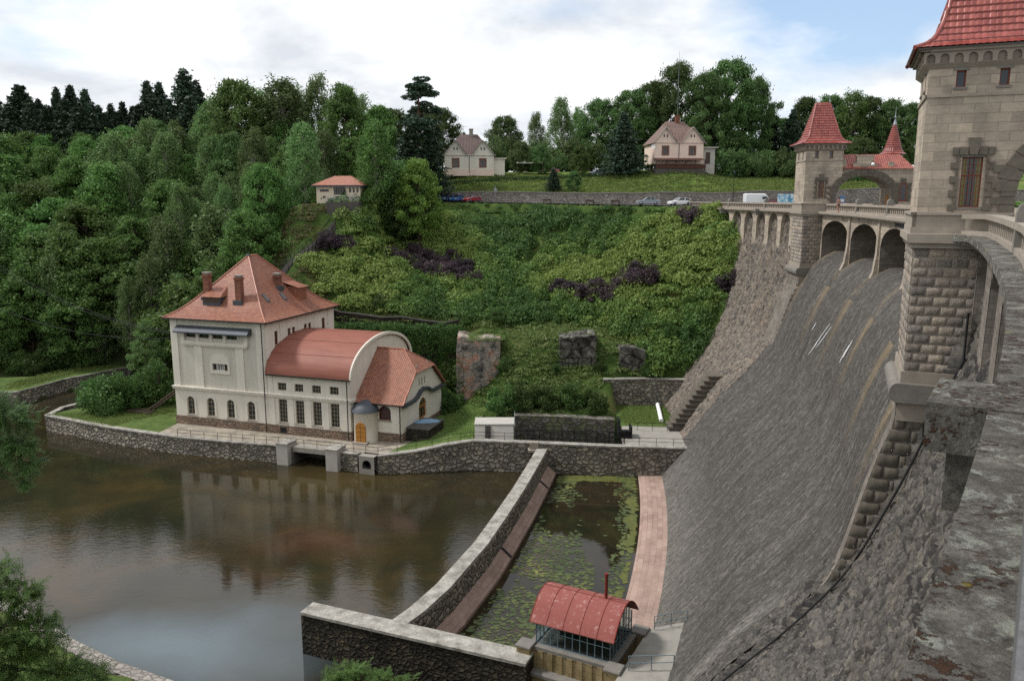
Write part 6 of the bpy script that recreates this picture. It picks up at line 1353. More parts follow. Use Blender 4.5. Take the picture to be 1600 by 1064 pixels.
# ------------------------------------------------------------------ cars
def car(x, y, z, rz, col, lab, group=None, van=False, L_=4.4, hat=False):
    r = empty('parked_car' if not van else 'parked_van', (x, y, z), rz, lab, 'van' if van else 'car', group)
    if van: L_, Hh, Wd = 5.6, 2.35, 1.95; sh = [(-2.8,.35),(2.75,.35),(2.8,.85),(2.55,1.15),(1.75,1.35),(1.15,2.2),(.8,2.35),(-2.6,2.38),(-2.8,2.2)]
    else:
        Hh, Wd = 1.45, 1.75; k = L_/2; sh = [(-k,.3),(k,.3),(k+.02,.62),(k-.25,.8),(k-1.25,.93),(k-1.25,.94),(-k+.15,.95),(-k-.02,.7)]
    mb = MB(); n = len(sh); hw = Wd/2; ins = .08
    rings = [(-hw, .94), (-hw+.1, 1.0), (hw-.1, 1.0), (hw, .94)]; vs = []
    for yy, s_ in rings: vs += [(p[0]*(.985 if s_ < 1 else 1), yy, .3+(p[1]-.3)*(s_)) for p in sh]
    fs = [tuple(range(n)), tuple(range(4*n-1,3*n-1,-1))]+[(j*n+i, (j+1)*n+i, (j+1)*n+(i+1) % n, j*n+(i+1) % n) for j in range(3) for i in range(n)]
    mb.add(vs, fs); body = mb.build('body', col, r)
    if not van:
        mb = MB(); a, b = (-k+.25 if hat else -k+.75), k-1.3; t0, t1 = (-k+.5 if hat else -k+1.3), k-2.0
        lo = [(a,-hw+.06,.93),(b,-hw+.06,.92),(b,hw-.06,.92),(a,hw-.06,.93)]; hi = [(t0,-hw+.25,1.4),(t1,-hw+.25,1.42),(t1,hw-.25,1.42),(t0,hw-.25,1.4)]
        mb.add(lo+hi, [(0,1,5,4),(1,2,6,5),(2,3,7,6),(3,0,4,7)]); mb.build('windows', M['glass'], r); mb = MB(); mb.prism([(p[0],p[1]) for p in hi], 1.401, [1.44,1.46,1.46,1.44])
        for i in range(4): mb.tube([lo[i],hi[i]], .045, 4)
        for s_ in (-1,1): q = (a+b)/2-.1; mb.tube([(q,s_*(hw-.06),.93),((t0+t1)/2-.1,s_*(hw-.25),1.4)], .045, 4)
        mb.build('roof', col, r)
    else:
        mb = MB(); mb.add([(1.72,-.85,1.42),(1.72,.85,1.42),(1.2,.78,2.12),(1.2,-.78,2.12)], [(0,1,2,3)])
        for v in mb.v: v.x += .04
        for s_ in (-1,1): yy = s_*(hw+.01); mb.add([(.4,yy,1.3),(1.6,yy,1.3),(1.1,yy*.985,2.0),(.4,yy*.985,2.0)], [(0,1,2,3)])
        mb.build('windows', M['glass'], r)
    for sx in (-1,1):
        for sy in (-1,1):
            mb = MB(); mb.lathe([(.001,-.1),(.31,-.1),(.32,0),(.31,.1),(.001,.1)], 0, 0, 14); w_ = mb.build('wheel', M['black'], r); w_.rotation_euler = (pi/2,0,0); w_.location = (sx*L_*.31, sy*(hw-.08), .32)
            mb = MB(); mb.lathe([(.001,-.11),(.2,-.108),(.001,-.107)] if sy > 0 else [(.001,.11),(.2,.108),(.001,.107)], 0, 0, 10); mb.build('rim', M['steel'], w_)
    for sy in (-.6,.6):
        mb = MB(); mb.box((L_/2)-.16,(L_/2)+.03,sy-.16,sy+.16,.62,.74); mb.build('headlight', M['white'], r); mb = MB(); mb.box(-(L_/2)-.035,-(L_/2)+.1,sy-.14,sy+.14,.66,.8); mb.build('tail_light', CP['red'], r)
    return r
def paint(n, c): return NT(n).pr(c, .25, metal=.0, spec=.6, **{'Coat Weight': .5})
CP = {'blue': paint('dark blue car paint', hx('2c4568')), 'blue2': paint('blue car paint', hx('2f5a92')), 'red': paint('red car paint', hx('8e1c26')), 'silver': paint('silver car paint', hx('8a949c')), 'white': paint('white car paint', (.75,.76,.77)), 'dark': paint('dark grey car paint', hx('33363a'))}
def rcar(px_, d, rz, c, lab, **k):
    x = gx(px_, d, -1); return car(x, d, roadz(x, d)+.01, rad(rz), CP[c], lab, **k)
G_ = 'cars parked by the retaining wall'
rcar(697, 174, -112, 'blue', 'dark blue parked car, leftmost of the three by the wall', group=G_, hat=True, L_=4.0); rcar(714, 173, -112, 'blue2', 'bright blue parked car between the dark blue and the red car', group=G_, hat=True, L_=4.0); rcar(737, 171, -130, 'red', 'red parked hatchback, rightmost of the three by the wall', group=G_, hat=True, L_=3.9)
rcar(1013, 153, 176, 'silver', 'silver grey saloon car parked at the road edge above the shrubs'); rcar(1062, 154, -165, 'white', 'white estate car parked right of the silver saloon', hat=True)
rcar(1185, 158, 2, 'white', 'white panel van parked behind the dam balustrade', van=True); rcar(1212, 158, 10, 'red', 'red car half hidden behind the dam balustrade beside the van', hat=True)
x = gx(936, 186, 5); car(x, 186, gz(x, 186), rad(20), CP['silver'], 'silver car standing on the upper meadow left of the pink house')
x = gx(768, 190, 5.5)+14; car(x, 196, gz(x, 196)+.05, rad(175), CP['red'], 'dark red car under the white canopy right of the cream house')
for px_, c, lab in ((462,'blue2','blue car glimpsed between trees left of the pavilion'), (478,'white','white car glimpsed between trees nearest the pavilion')):
    x = gx(px_, 162, -.7); car(x, 162, gz(x, 162)+.02, rad(-80), CP[c], lab, hat=True)
x = gx(830, 195, 6); r = empty('carport', (x-.5, 195, gz(x,195)), 0, 'white canopy carport right of the cream house', 'carport'); mb = MB(); mb.add([(-3,-2.5,2.5),(3.2,-2.5,2.5),(3.2,2.5,3.1),(-3,2.5,3.1),(-3,-2.5,2.4),(3.2,-2.5,2.4),(3.2,2.5,3),(-3,2.5,3)], [(0,1,2,3),(7,6,5,4),(0,4,5,1),(1,5,6,2),(2,6,7,3),(3,7,4,0)]); mb.build('canopy', M['concrete_w'], r)
mb = MB()
for a in (-2.9,3.1):
    for b in (-2.4,2.4): mb.box(a-.06,a+.06,b-.06,b+.06,0,2.5)
mb.build('frame', M['wood_d'], r)
# information board, lamps, posts
x = gx(1229, 152, 0); r = empty('information_board', (x, 152, roadz(x,152)), rad(-6), 'pale blue and white map board on posts left of the far gatehouse', 'board')
t = NT('printed map'); nz = t.noise(t.sc(t.co('UV'), 1.2), 1.2, 5, .6); c = t.ramp(nz, [(.35, hx('4d8fb5')), (.47, hx('8fc0d6')), (.52, hx('c9dde2')), (.62, hx('dfe3da'))]); t.pr(c, .5)
mb = MB(); mb.box(-1.6,1.6,-.06,.06,.55,2.25); mb.build('panel', t.m, r)
for a in (-1.5,1.5): mb = MB(); mb.box(a-.05,a+.05,.061,.16,0,2.35); mb.build('post', M['steel'], r)
mb = MB(); mb.box(.3,.75,-.075,-.061,.8,2.0); mb.box(.35,1.2,-.08,-.0755,1.25,1.5); mb.box(-1.3,-.3,-.075,-.061,1.8,1.95); mb.build('print', paint('map blue', hx('2e7ea8')), r)
x = gx(1147, 164, 1); r = empty('street_lamp', (x, 164.5, roadz(x,164)-.3), 0, 'slim dark street lamp standing before the meadow right of the pink house', 'street lamp'); mb = MB(); mb.tube([(0,0,0),(0,0,6.6)], .07, 8, r1=.045); mb.build('pole', M['iron'], r); mb = MB(); mb.lathe([(.06,6.6),(.2,6.75),(.24,7.0),(.3,7.05),(.001,7.25)], 0, 0, 10); mb.build('lamp_head', M['lead'], r)
x = gx(774, 168, 0); r = empty('sign_post', (x, 168, roadz(x,168)), 0, 'thin grey sign post by the retaining wall right of the red car', 'sign post'); mb = MB(); mb.tube([(0,0,0),(0,0,3.4)], .05, 6); mb.build('pole', M['steel'], r); mb = MB(); mb.box(-.3,.3,-.05,-.045,2.3,2.9); mb.build('plate', M['steel'], r)
x = gx(1316, 118, 0); r = empty('sign_board', (x, 118, -1.68), 0, 'small blue and white sign board seen through the far gate arch', 'sign'); mb = MB(); mb.box(-.35,.35,-.03,.03,.9,2.0); mb.build('plate', CP['blue2'], r); mb = MB(); mb.box(-.28,.28,-.04,-.031,1.1,1.5); mb.build('text_panel', M['white'], r); mb = MB(); mb.tube([(0,.05,0),(0,.05,1.9)], .04, 6); mb.build('post', M['steel'], r)
for i, (px_, lab) in enumerate(((855,'leftmost dark picnic bench at the road edge above the shrubs'), (922,'dark picnic bench at the road edge between the two others'), (962,'rightmost dark picnic bench at the road edge above the shrubs'))):
    d = 156 if i else 163; x = gx(px_, d, -1); r = empty('picnic_bench', (x, d, roadz(x,d)-.1), rad(10), lab, 'bench', 'benches at the road edge'); mb = MB(); mb.box(-.9,.9,-.25,.25,.42,.48); mb.build('seat', M['wood_d'], r); mb = MB(); mb.box(-.9,.9,.27,.33,.55,.9); mb.build('backrest', M['wood_d'], r)
    for a in (-.7,.7): mb = MB(); mb.box(a-.05,a+.05,-.22,.3,0,.42); mb.build('leg', M['wood_d'], r)
# bather walking on the crest road
def person(loc, rz):
    r = empty('person', loc, rz, 'bare-backed person walking on the dam crest behind the balustrade', 'person')
    J = [(0,0,.93,.13,.1), (0,0,1.1,.125,.095), (0,.01,1.32,.16,.1), (0,.01,1.45,.1,.075), (0,.0,1.53,.05,.05), (0,-.015,1.6,.075,.085), (0,-.02,1.7,.08,.095), (0,-.01,1.76,.045,.05),
         (-.19,.01,1.42,.055,.055), (-.23,.03,1.15,.042,.042), (-.22,-.05,.92,.033,.033), (-.22,-.08,.82,.022,.035), (.19,.01,1.42,.055,.055), (.23,.03,1.15,.042,.042), (.22,-.05,.92,.033,.033), (.22,-.08,.82,.022,.035),
         (-.1,0,.86,.095,.1), (-.1,-.08,.48,.06,.065), (-.1,.02,.08,.04,.05), (-.1,-.14,.03,.035,.03), (.1,0,.86,.095,.1), (.11,.06,.48,.06,.065), (.11,.2,.1,.04,.05), (.11,.06,.03,.035,.03)]
    E_ = [(0,1),(1,2),(2,3),(3,4),(4,5),(5,6),(6,7),(2,8),(8,9),(9,10),(10,11),(2,12),(12,13),(13,14),(14,15),(0,16),(16,17),(17,18),(18,19),(0,20),(20,21),(21,22),(22,23)]
    me = bpy.data.meshes.new('body'); me.from_pydata([j[:3] for j in J], E_, []); o = link('body', me, None, r)
    sk = o.modifiers.new('skin', 'SKIN')
    for v, j in zip(me.skin_vertices[0].data, J): v.radius = (j[3], j[4]); v.use_root = False
    me.skin_vertices[0].data[0].use_root = True
    o.modifiers.new('sub', 'SUBSURF').levels = 1; o.modifiers[-1].render_levels = 2; me.materials.append(m_plain('skin', hx('97705f'), .6, var=.08))
    mb = MB(); mb.lathe([(.001,1.815),(.06,1.8),(.095,1.74),(.1,1.68),(.085,1.62),(.06,1.6)], 0, .012, 12); mb.build('hair', m_plain('grey brown hair', hx('4b3d33'), .8), r)
    mb = MB(); mb.lathe([(.15,1.0),(.165,.92),(.17,.85),(.14,.8),(.001,.78)], 0, 0, 14); mb.build('shorts', m_plain('dark shorts', hx('2b3038'), .9), r)
p = D(-3.4, -6.3, -1.68); person((gx(1311, p.y-4, 0), p.y-4, -1.68), rad(200))
# ------------------------------------------------------------------ vegetation
def cards(C, size, nrm=None, flat=0., seed=0, asp=.55):
    rng = np.random.default_rng(seed); n = len(C); size = np.broadcast_to(size, n)
    a = rng.normal(size=(n,3)); 
    if nrm is not None: a = a*(1-flat)+nrm*flat*1.6
    a /= np.linalg.norm(a, axis=1)[:,None]+1e-9; r = rng.normal(size=(n,3)); u = np.cross(a, r); u /= np.linalg.norm(u, axis=1)[:,None]+1e-9; v = np.cross(a, u)
    s = (size*(.6+.8*rng.random(n)))[:,None]; V = np.stack([C-u*s, C-v*s*asp+a*s*.12, C+u*s, C+v*s*asp+a*s*.12], 1).reshape(-1,3)
    return V, np.arange(4*n).reshape(-1,4)
def sphere(n, rng): p = rng.normal(size=(n,3)); return p/np.linalg.norm(p, axis=1)[:,None]
def limb_mesh(name, limbs):
    mb = MB()
    for pts, r0, r1 in limbs: mb.tube(pts, r0, 6, False, r1)
    me = bpy.data.meshes.new(name); me.from_pydata([tuple(p) for p in mb.v], [], mb.f); me.polygons.foreach_set('use_smooth', [True]*len(me.polygons)); me.update(); return me
def tree_proto(kind, seed):
    """unit-height tree: (trunk mesh, crown mesh)"""
    rng = np.random.default_rng(seed); limbs = []; C = []; S = []; Nn = []
    if kind in ('broad', 'oak', 'bright', 'birch', 'round'):
        base, cw_, nc, nl, ls = {'broad': (.14,.30,190,130,.0112), 'oak': (.1,.36,240,140,.0105), 'bright': (.1,.25,170,120,.0118), 'birch': (.12,.175,230,60,.0088), 'round': (.06,.42,150,140,.0145)}[kind]
        limbs.append(([(0,0,-.06),(.004,.003,.2),(-.006,.004,.5),(.004,-.004,.82)], .016 if kind != 'birch' else .010, .003))
        for i in range(nc):
            t = rng.random(); z = base+(1-base)*(t**.85)*.96; prof = (math.sin(pi*min(1, .12+.88*((z-base)/(1-base)))**.75))**.7 if kind != 'birch' else math.sin(pi*min(1,.1+.9*((z-base)/(1-base)))**.8)**.8
            ph = rng.random()*2*pi; lob = max(.25, .25+1.45*float(fbm(np.array([math.cos(ph)*1.6+seed]), np.array([math.sin(ph)*1.6+z*8+seed*.7]), 3, 3)[0]))
            if kind == 'birch': tt = (z-base)/(1-base); prof = min(1, tt/.3+.15)**.6*max(0, 1-tt)**.5*1.25
            R_ = cw_*max(.1, prof)*lob; rr = R_*(.35+.65*math.sqrt(rng.random())); c = np.array([rr*math.cos(ph), rr*math.sin(ph), min(z, .96)])
            cr = (.055 if kind != 'birch' else .036)*(.7+.6*rng.random())*(1.25 if kind == 'round' else 1)
            if i % 4 == 0: z0 = max(.1, c[2]-.1-.5*rr); limbs.append(([(0,0,z0),tuple(c*.55+np.array([0,0,z0*.45])),tuple(c)], .0055, .0012))
            d = sphere(nl, rng); d[:,2] *= (.8 if kind != 'birch' else 1.9); d += np.outer(np.minimum(np.abs(rng.normal(size=nl)), 1.6)**1.5*.35, np.array([math.cos(ph), math.sin(ph), .5 if kind != 'birch' else .2])); k = .45+.55*rng.random(nl)**.6
            if kind == 'birch': d[:,2] -= .25*rng.random(nl)
            C.append(c+d*cr*k[:,None]*(1+.35*rng.normal(size=(nl,1))*.5)); Nn.append(d); S.append(np.full(nl, ls))
    elif kind == 'spruce':
        limbs.append(([(0,0,-.05),(0,0,.5),(0,0,.98)], .014, .002)); nw = 92
        for w in range(nw):
            z = .08+.9*(w/nw)**.95; L_ = .24*(1-z)**.8*(.7+.55*rng.random())+.008; nb = 9 if z < .9 else 5
            for b in range(nb):
                ph = rng.random()*2*pi; l = L_*(.65+.5*rng.random()); m = int(27*l/.15)+5; k = rng.random(m)**.7
                x = k*l; dz = -.28*x*(1+1.2*x)+.9*x*x*(k > .8); sidew = rng.normal(size=m)*.016*(1.3-k); hang = -np.abs(rng.normal(size=m))*.014
                C.append(np.stack([x*math.cos(ph)-sidew*math.sin(ph), x*math.sin(ph)+sidew*math.cos(ph), z+dz+hang], 1)); S.append(np.full(m, .0105)); Nn.append(np.tile([0,0,1.], (m,1)))
    elif kind == 'pine':
        limbs.append(([(0,0,-.05),(.01,0,.35),(-.01,.005,.7),(.005,0,.97)], .018, .003))
        for i in range(44):
            z = .3+.68*rng.random()**.8; L_ = .2*(1.08-z)**.6*(.5+.8*rng.random()); ph = rng.random()*2*pi; c = np.array([L_*math.cos(ph), L_*math.sin(ph), z]); limbs.append(([(0,0,z-.03),tuple(c*.6+np.array([0,0,z*.4-.01])),tuple(c)], .005, .0015))
            for q in (.55,.8,1.0):
                m = 60; d = sphere(m, rng); d *= np.array([.052,.052,.018]); C.append(np.array([c[0]*q, c[1]*q, z])+d); S.append(np.full(m, .013)); Nn.append(np.tile([0,0,1.], (m,1)))
    elif kind == 'shrub':
        for i in range(7): ph = rng.random()*6.28; limbs.append(([(0,0,-.05),(.2*math.cos(ph),.2*math.sin(ph),.35),(.4*math.cos(ph),.4*math.sin(ph),.75)], .02, .006))
        for i in range(40):
            d = sphere(1, rng)[0]; d[2] = abs(d[2]); c = d*np.array([.62,.62,.8])*(.5+.5*rng.random()); m = 130; q = sphere(m, rng)*.2*(.5+.5*rng.random((m,1))); C.append(c+np.array([0,0,.1])+q); S.append(np.full(m, .036)); Nn.append(q)
    C = np.concatenate(C); S = np.concatenate(S); Nn = np.concatenate(Nn); Nn = Nn/(np.linalg.norm(Nn, axis=1)[:,None]+1e-9)
    V, Q = cards(C, S, Nn, .35, seed)
    return limb_mesh('trunk', limbs), np_mesh('crown', V, Q)
PROTO = {}
def protos(kind, var):
    if (kind, var) not in PROTO: PROTO[kind, var] = tree_proto(kind, 100+7*var+hash_(kind))
    return PROTO[kind, var]
def hash_(s): return sum(ord(c)*(i+1) for i, c in enumerate(s))
LEAFMAT = {'broad': 'broad', 'oak': 'oak', 'bright': 'bright', 'birch': 'birch', 'spruce': 'spruce', 'pine': 'pine', 'shrub': 'bush', 'round': 'broad'}
CNAME = {'spruce': 'spruce_tree', 'pine': 'pine_tree', 'birch': 'birch_tree', 'shrub': 'shrub'}
MESHM = {}
def tree(x, y, H, kind, lab, group=None, wid=1., leaf=None, cat='tree', z=None, var=None, lean=0, name=None, nv=3):
    var = random.randrange(nv) if var is None else var; tm, cm = protos(kind, var); lf = leaf or LEAFMAT[kind]
    if (kind, var, lf) not in MESHM:
        c2 = cm.copy(); c2.materials.append(L[lf]); t2 = tm.copy(); t2.materials.append(M['bark_l' if kind == 'birch' else 'bark_p' if kind == 'pine' else 'bark']); MESHM[kind, var, lf] = (t2, c2)
    t2, c2 = MESHM[kind, var, lf]; z = gz(x, y) if z is None else z
    r = empty(name or CNAME.get(kind, 'broadleaf_tree'), (x, y, z), random.random()*6.28, lab, cat, group); r.scale = (H*wid, H*wid, H)
    if lean: r.rotation_euler[0] = lean
    t_ = link('stem' if kind == 'shrub' else 'trunk', t2, None, r); c_ = link('foliage' if kind == 'shrub' else 'crown', c2, None, r)
    if kind not in ('shrub', 'round'): r['h'] = H
    return r
def ptree(px_, top, d, kind, lab, group=None, wid=1., **k):
    zt = at(px_, top, d=d).z; x = at(px_, top, d=d).x; z = gz(x, d); k.setdefault('z', z); return tree(x, d, max(2., zt-k['z']), kind, lab, group, wid, **k)
# skyline conifers at the left
GS = 'dark spruces on the left skyline'
for px_, top, d, w in ((-35,150,214,1.2),(-8,140,222,1.2),(28,128,213,1.55),(58,150,218,1.2),(86,131,214,1.0),(108,128,222,1.05),(131,134,212,1.0),(153,160,214,1.05),(172,158,224,.9),(190,155,220,1.),(207,162,216,1.1),(228,121,213,1.05),(247,123,221,1.0),(286,101,214,1.25),(305,120,222,1.1),(318,150,216,1.2),(12,158,210,1.3),(45,148,210,1.3),(72,160,209,1.3),(98,150,209,1.2),(120,156,208,1.3),(142,158,209,1.2),(163,172,210,1.2),(183,170,211,1.2),(216,158,209,1.2),(238,150,209,1.2),(262,150,210,1.3),(295,145,209,1.3),(-20,165,209,1.3)):
    ptree(px_, top, d, 'spruce', 'tall spruce with the highest pointed top on the left skyline' if px_ == 286 else 'dark pointed spruce in the row along the left skyline', GS, w*(.85+.45*random.random()))
# taller trees along the skyline between the spruces and the pine
for px_, top, d, k, w, lab, lf in ((368,124,196,'broad',.95,'dense dark green tree right of the skyline spruces',None),(340,150,204,'birch',1.3,'greyish birch right beside the highest skyline spruce','birch'),(408,140,205,'birch',1.3,'grey green birch second right of the skyline spruces','birch'),(438,122,198,'birch',1.55,'tall airy birch in the middle of the left skyline','birch'),(460,134,206,'birch',1.2,'slim birch behind the tall airy skyline birch','birch'),(495,117,208,'birch',.95,'sparse light birch with bare twigs behind the bright tall tree','birch'),(535,130,188,'bright',.9,'tall bright green tree above the pavilion roof','broad'),(560,150,200,'birch',1.1,'slim birch just right of the tall bright green tree','birch'),(590,165,196,'broad',.9,'rounded green tree left of the tall pine','broad'),(616,170,200,'broad',.9,'dark broad tree right behind the left side of the pine','oak'),(690,168,202,'broad',.95,'dark green tree right of the tall pine top','oak'),(668,175,206,'broad',.9,'dark leafy tree hidden behind the tall pine','oak'),(725,205,232,'spruce',1.2,'small far spruce between the pine group and the cream house',None)):
    ptree(px_, top, d, k, lab, 'trees on the middle skyline', w, leaf=lf)
ptree(653, 121, 178, 'pine', 'tall pine with flat dark layered branches left of the cream house', None, 1.25, var=0)
ptree(640, 190, 172, 'spruce', 'dark conifer below the tall pine', None, 1.7); ptree(672, 200, 176, 'spruce', 'second dark conifer below the pine on its right', None, 1.5)
ptree(585, 188, 152, 'birch', 'tall slender tree directly right of the pavilion', None, 1.25, leaf='broad'); ptree(610, 250, 158, 'broad', 'dark bushy tree between pavilion and bright young tree', None, 1.5, leaf='oak', z=-9)
ptree(652, 247, 151, 'bright', 'bright green young tree in front of the tall pine', None, 1.0, z=-8.5); ptree(632, 300, 153, 'round', 'low dark bush tree left of the bright young tree', None, 1., leaf='oak', z=-8); ptree(676, 312, 157, 'round', 'low dark bush right of the bright young tree', None, .6, leaf='oak', z=-7)
ptree(472, 192, 156, 'birch', 'birch with pale trunk left of the pavilion', None, 1.2); ptree(452, 230, 162, 'broad', 'leafy tree behind the pale trunked birch', None, 1.); ptree(505, 205, 170, 'birch', 'birch behind the pavilion roof', None, 1.1); ptree(545, 215, 172, 'broad', 'broad tree directly behind the pavilion', None, 1.0)
# the wooded hillside at the left
GF = 'broadleaf trees covering the left hillside'
FL_ = 'leafy green tree packed into the wooded left hillside'; FB = 'airy grey green birch among the trees of the left hillside'
rngf = random.Random(5)
rows = [(152,455,120,38,-75),(159,390,120,36,-70),(166,330,110,36,-80),(174,280,95,35,-70),(183,240,75,34,-85),(193,213,60,34,-75),(204,200,45,36,-80)]
for ri, (d, top, jit, step, start) in enumerate(rows):
    px_ = start+rngf.random()*20; end = {152: 300, 159: 395, 166: 400, 174: 430}.get(d, 450)
    while px_ < end:
        lk = 'birch' if (rngf.random() < (.62 if 130 < px_ < 400 else .15)) else ('bright' if rngf.random() < .25 else 'broad')
        t_ = top+(rngf.random()-.6)*jit*.8-(25 if px_ > 330 and d < 170 else 0)+(22 if px_ < 165 and d > 180 else 0); x = at(px_, t_, d=d).x
        if x > -58 or d > 150:
            zg = gz(x, d+.01)
            if zg < -34: zg = -31
            leaf = {'birch': 'birch', 'bright': 'broad', 'broad': 'broad' if px_ < 170 or rngf.random() < .5 else 'oak'}[lk]
            ptree(px_, t_, d+rngf.random()*4, lk, FB if lk == 'birch' else FL_, GF, (.7+.45*rngf.random())*(1.25 if lk != 'birch' else 1.15), leaf=leaf, z=zg)
        px_ += step*(.75+.5*rngf.random())
for px_, top, d, k, w, lab in ((408,255,150,'broad',.85,'broad leafy tree at the right edge of the left wood'),(385,330,143,'round',1.,'dense tree low at the right edge of the left wood'),(350,400,141,'round',1.1,'dense dark tree directly behind the station roof'),(300,440,143,'round',1.1,'dense tree left behind the station roof'),(395,200,172,'birch',1.1,'light birch with visible stems near the right edge of the wood')):
    x = at(px_, top, d=d).x; ptree(px_, top, d, k, lab, None, w, z=min(-12, gz(x, d)) if d < 150 else None or gz(x, d))
# shrubs along the far left bank and beside the station
for i in range(11):
    px_ = -40+i*29+rngf.random()*14; d = 147+(px_ > 60)*6+(px_ > 150)*6+rngf.random()*3; x = gx(px_, d, -31); tree(x, d, 4.2+4*rngf.random(), 'shrub', 'green bush on the far left river bank below the wood', 'bushes on the far left bank', .85, cat='shrub', z=-32.7)
for px_, py_, d, H, w, lab in ((170,645,120.5,6.3,.95,'large rounded dark bush on the grass tip of the terrace'),(208,640,123,5.6,.8,'middle rounded bush right of the largest one on the terrace'),(244,632,124.5,7.2,.75,'tall rounded bush next to the timber ladder'),(140,632,126,4,.8,'small bush behind the largest terrace bush')):
    x = gx(px_, d, -32.5); tree(x, d, H, 'shrub', lab, None, w, cat='shrub', z=YARD)
ptree(232, 500, 136, 'round', 'pale grey green rounded tree left behind the power station', None, .8, leaf='birch', z=-31)
# dark shrubs on the mound terrace
for px_, top, d, w, lab in ((785,598,111.2,.9,'leftmost dense dark shrub on the terrace above the pit'),(820,592,111.4,.85,'second dark shrub from the left above the pit'),(856,600,111.0,.9,'middle dark shrub of the row above the pit'),(893,596,111.2,.85,'fourth dark shrub from the left above the pit'),(928,604,110.8,.9,'rightmost dark shrub of the row above the pit')):
    p = at(px_, top, d=d); tree(p.x, d, max(2.5, p.z+29.9), 'shrub', lab, 'dark shrubs above the pit', w, cat='shrub', z=-30.0, leaf='bush')
tree(gx(700,118,-31), 118, 4, 'shrub', 'small bush between the annex and the ruined wall block', None, .7, cat='shrub', z=-32.3); tree(gx(705,127,-31), 127, 7, 'shrub', 'tall creeper bush against the rock face behind the annex', None, .55, cat='shrub', z=-33)
# purple and green shrubs on the big slope
def slope_shrub(px_, py_, d, H, w, leaf, lab, group):
    p = at(px_, py_, d=d); z = gz(p.x, d); tree(p.x, d, H, 'shrub', lab, group, w, leaf=leaf, cat='shrub', z=z-.2)
def depth_on_hill(px_, py_):
    best = None
    for d in np.arange(112, 180, .4):
        p = at(px_, py_, d=d); e = hz1(p.x, d)-p.z
        if e > 0: return d
    return 150
for grp, pts, lab in (('purple shrubs in the middle of the slope', ((612,402),(630,410),(648,400),(650,418),(668,408),(672,428),(690,414),(696,430),(712,420),(722,434),(732,424),(745,438),(708,404)), 'purple leaved shrub in the large dark patch in the middle of the slope'),
    ('purple shrubs right of the slope middle', ((876,452),(893,458),(910,462),(930,458),(948,464),(962,452),(980,442),(996,430),(1012,436)), 'purple leaved shrub in the dark patch on the right half of the slope'),
    ('purple shrubs beside the stairway', ((500,384),(510,376),(520,378),(532,382),(545,386)), 'purple leaved shrub in the low patch beside the stairway'),
    ('purple shrubs under the dam ledge', ((1062,342),(1074,336),(1086,338),(1080,345)), 'purple leaved shrub at the upper right corner beside the dam end'),
    ('purple shrubs near the dam wall', ((1134,452),(1139,440)), 'purple leaved shrub near the dam wall half way down the slope')):
    for px_, py_ in pts: slope_shrub(px_, py_, depth_on_hill(px_, py_+6), (2.6 if 'middle' in grp else 1.7)+random.random()*1.0, 1.15, 'purple', lab, grp)
for px_, py_, H, lab in ((595,482,2.6,'dark green shrub left on the lower slope'),(620,480,2.4,'dark green shrub right next to the lower left one'),(735,502,2.2,'dark green shrub on the path edge above the ruin'),(775,505,2.4,'wide dark green shrub above the ruined wall block'),(815,500,2.2,'dark green shrub right above the grassy mound'),(1080,530,3.2,'dark green shrub near the dam on the lower slope'),(1045,525,2.8,'large green shrub above the small wall stub'),(940,395,2.4,'round green shrub high on the slope middle')):
    slope_shrub(px_, py_, depth_on_hill(px_, py_), H, 1.0, 'bush', lab, None)
# ground cover of the slope
def dam_r(x, d):
    z = hz1(x, d); return R0-flank_t(z)-float(OFF(math.degrees(math.atan2(d-C0.y, x-C0.x)), z))-.1
def ground_cover(name, n_b, region, mat, leaf, per, hb, seed, rb=(.7,1.9)):
    rng = np.random.default_rng(seed); C = []; S = []; T = []; Nn = []; k = 0
    while k < n_b:
        x, y = region(rng)
        if x is None: continue
        z = hz1(x, y); nr_ = np.interp(x, RDX, RDY)-y < (6 if x < 5 else 2.5); R_ = (rb[0]+(rb[1]-rb[0])*rng.random()**1.7)*(.7 if nr_ else 1); H = (hb[0]+(hb[1]-hb[0])*rng.random())*((.22 if x < 5 else .35) if nr_ else 1); m = int(per*R_*R_); d = sphere(m, rng); d[:,2] = np.abs(d[:,2]); q = .55+.45*rng.random(m)**.5
        C.append(np.array([x, y, z-.15])+d*q[:,None]*np.array([R_, R_, H])); Nn.append(d); S.append(np.full(m, leaf)*(.7+.6*rng.random())); base = fbm(np.array([x*.07+3]), np.array([y*.07+x*.02]), 21, 3)[0]
        T.append(np.full(m, np.clip((base-.5)*3.0+.45+rng.normal()*.26, 0, 1))); k += 1
    C = np.concatenate(C); V, Q = cards(C, np.concatenate(S), np.concatenate(Nn), .4, seed, .6)
    o = link(name, np_mesh(name, V, Q, {'tint': np.repeat(np.concatenate(T), 4)}), mat); return tag(o, kind='stuff')
def reg_slope(rng):
    px_ = 430+720*rng.random(); d = 119+56*rng.random(); x = (px_-800)/F*d*1.02
    if y_ok(x, d): return x, d
    return None, None

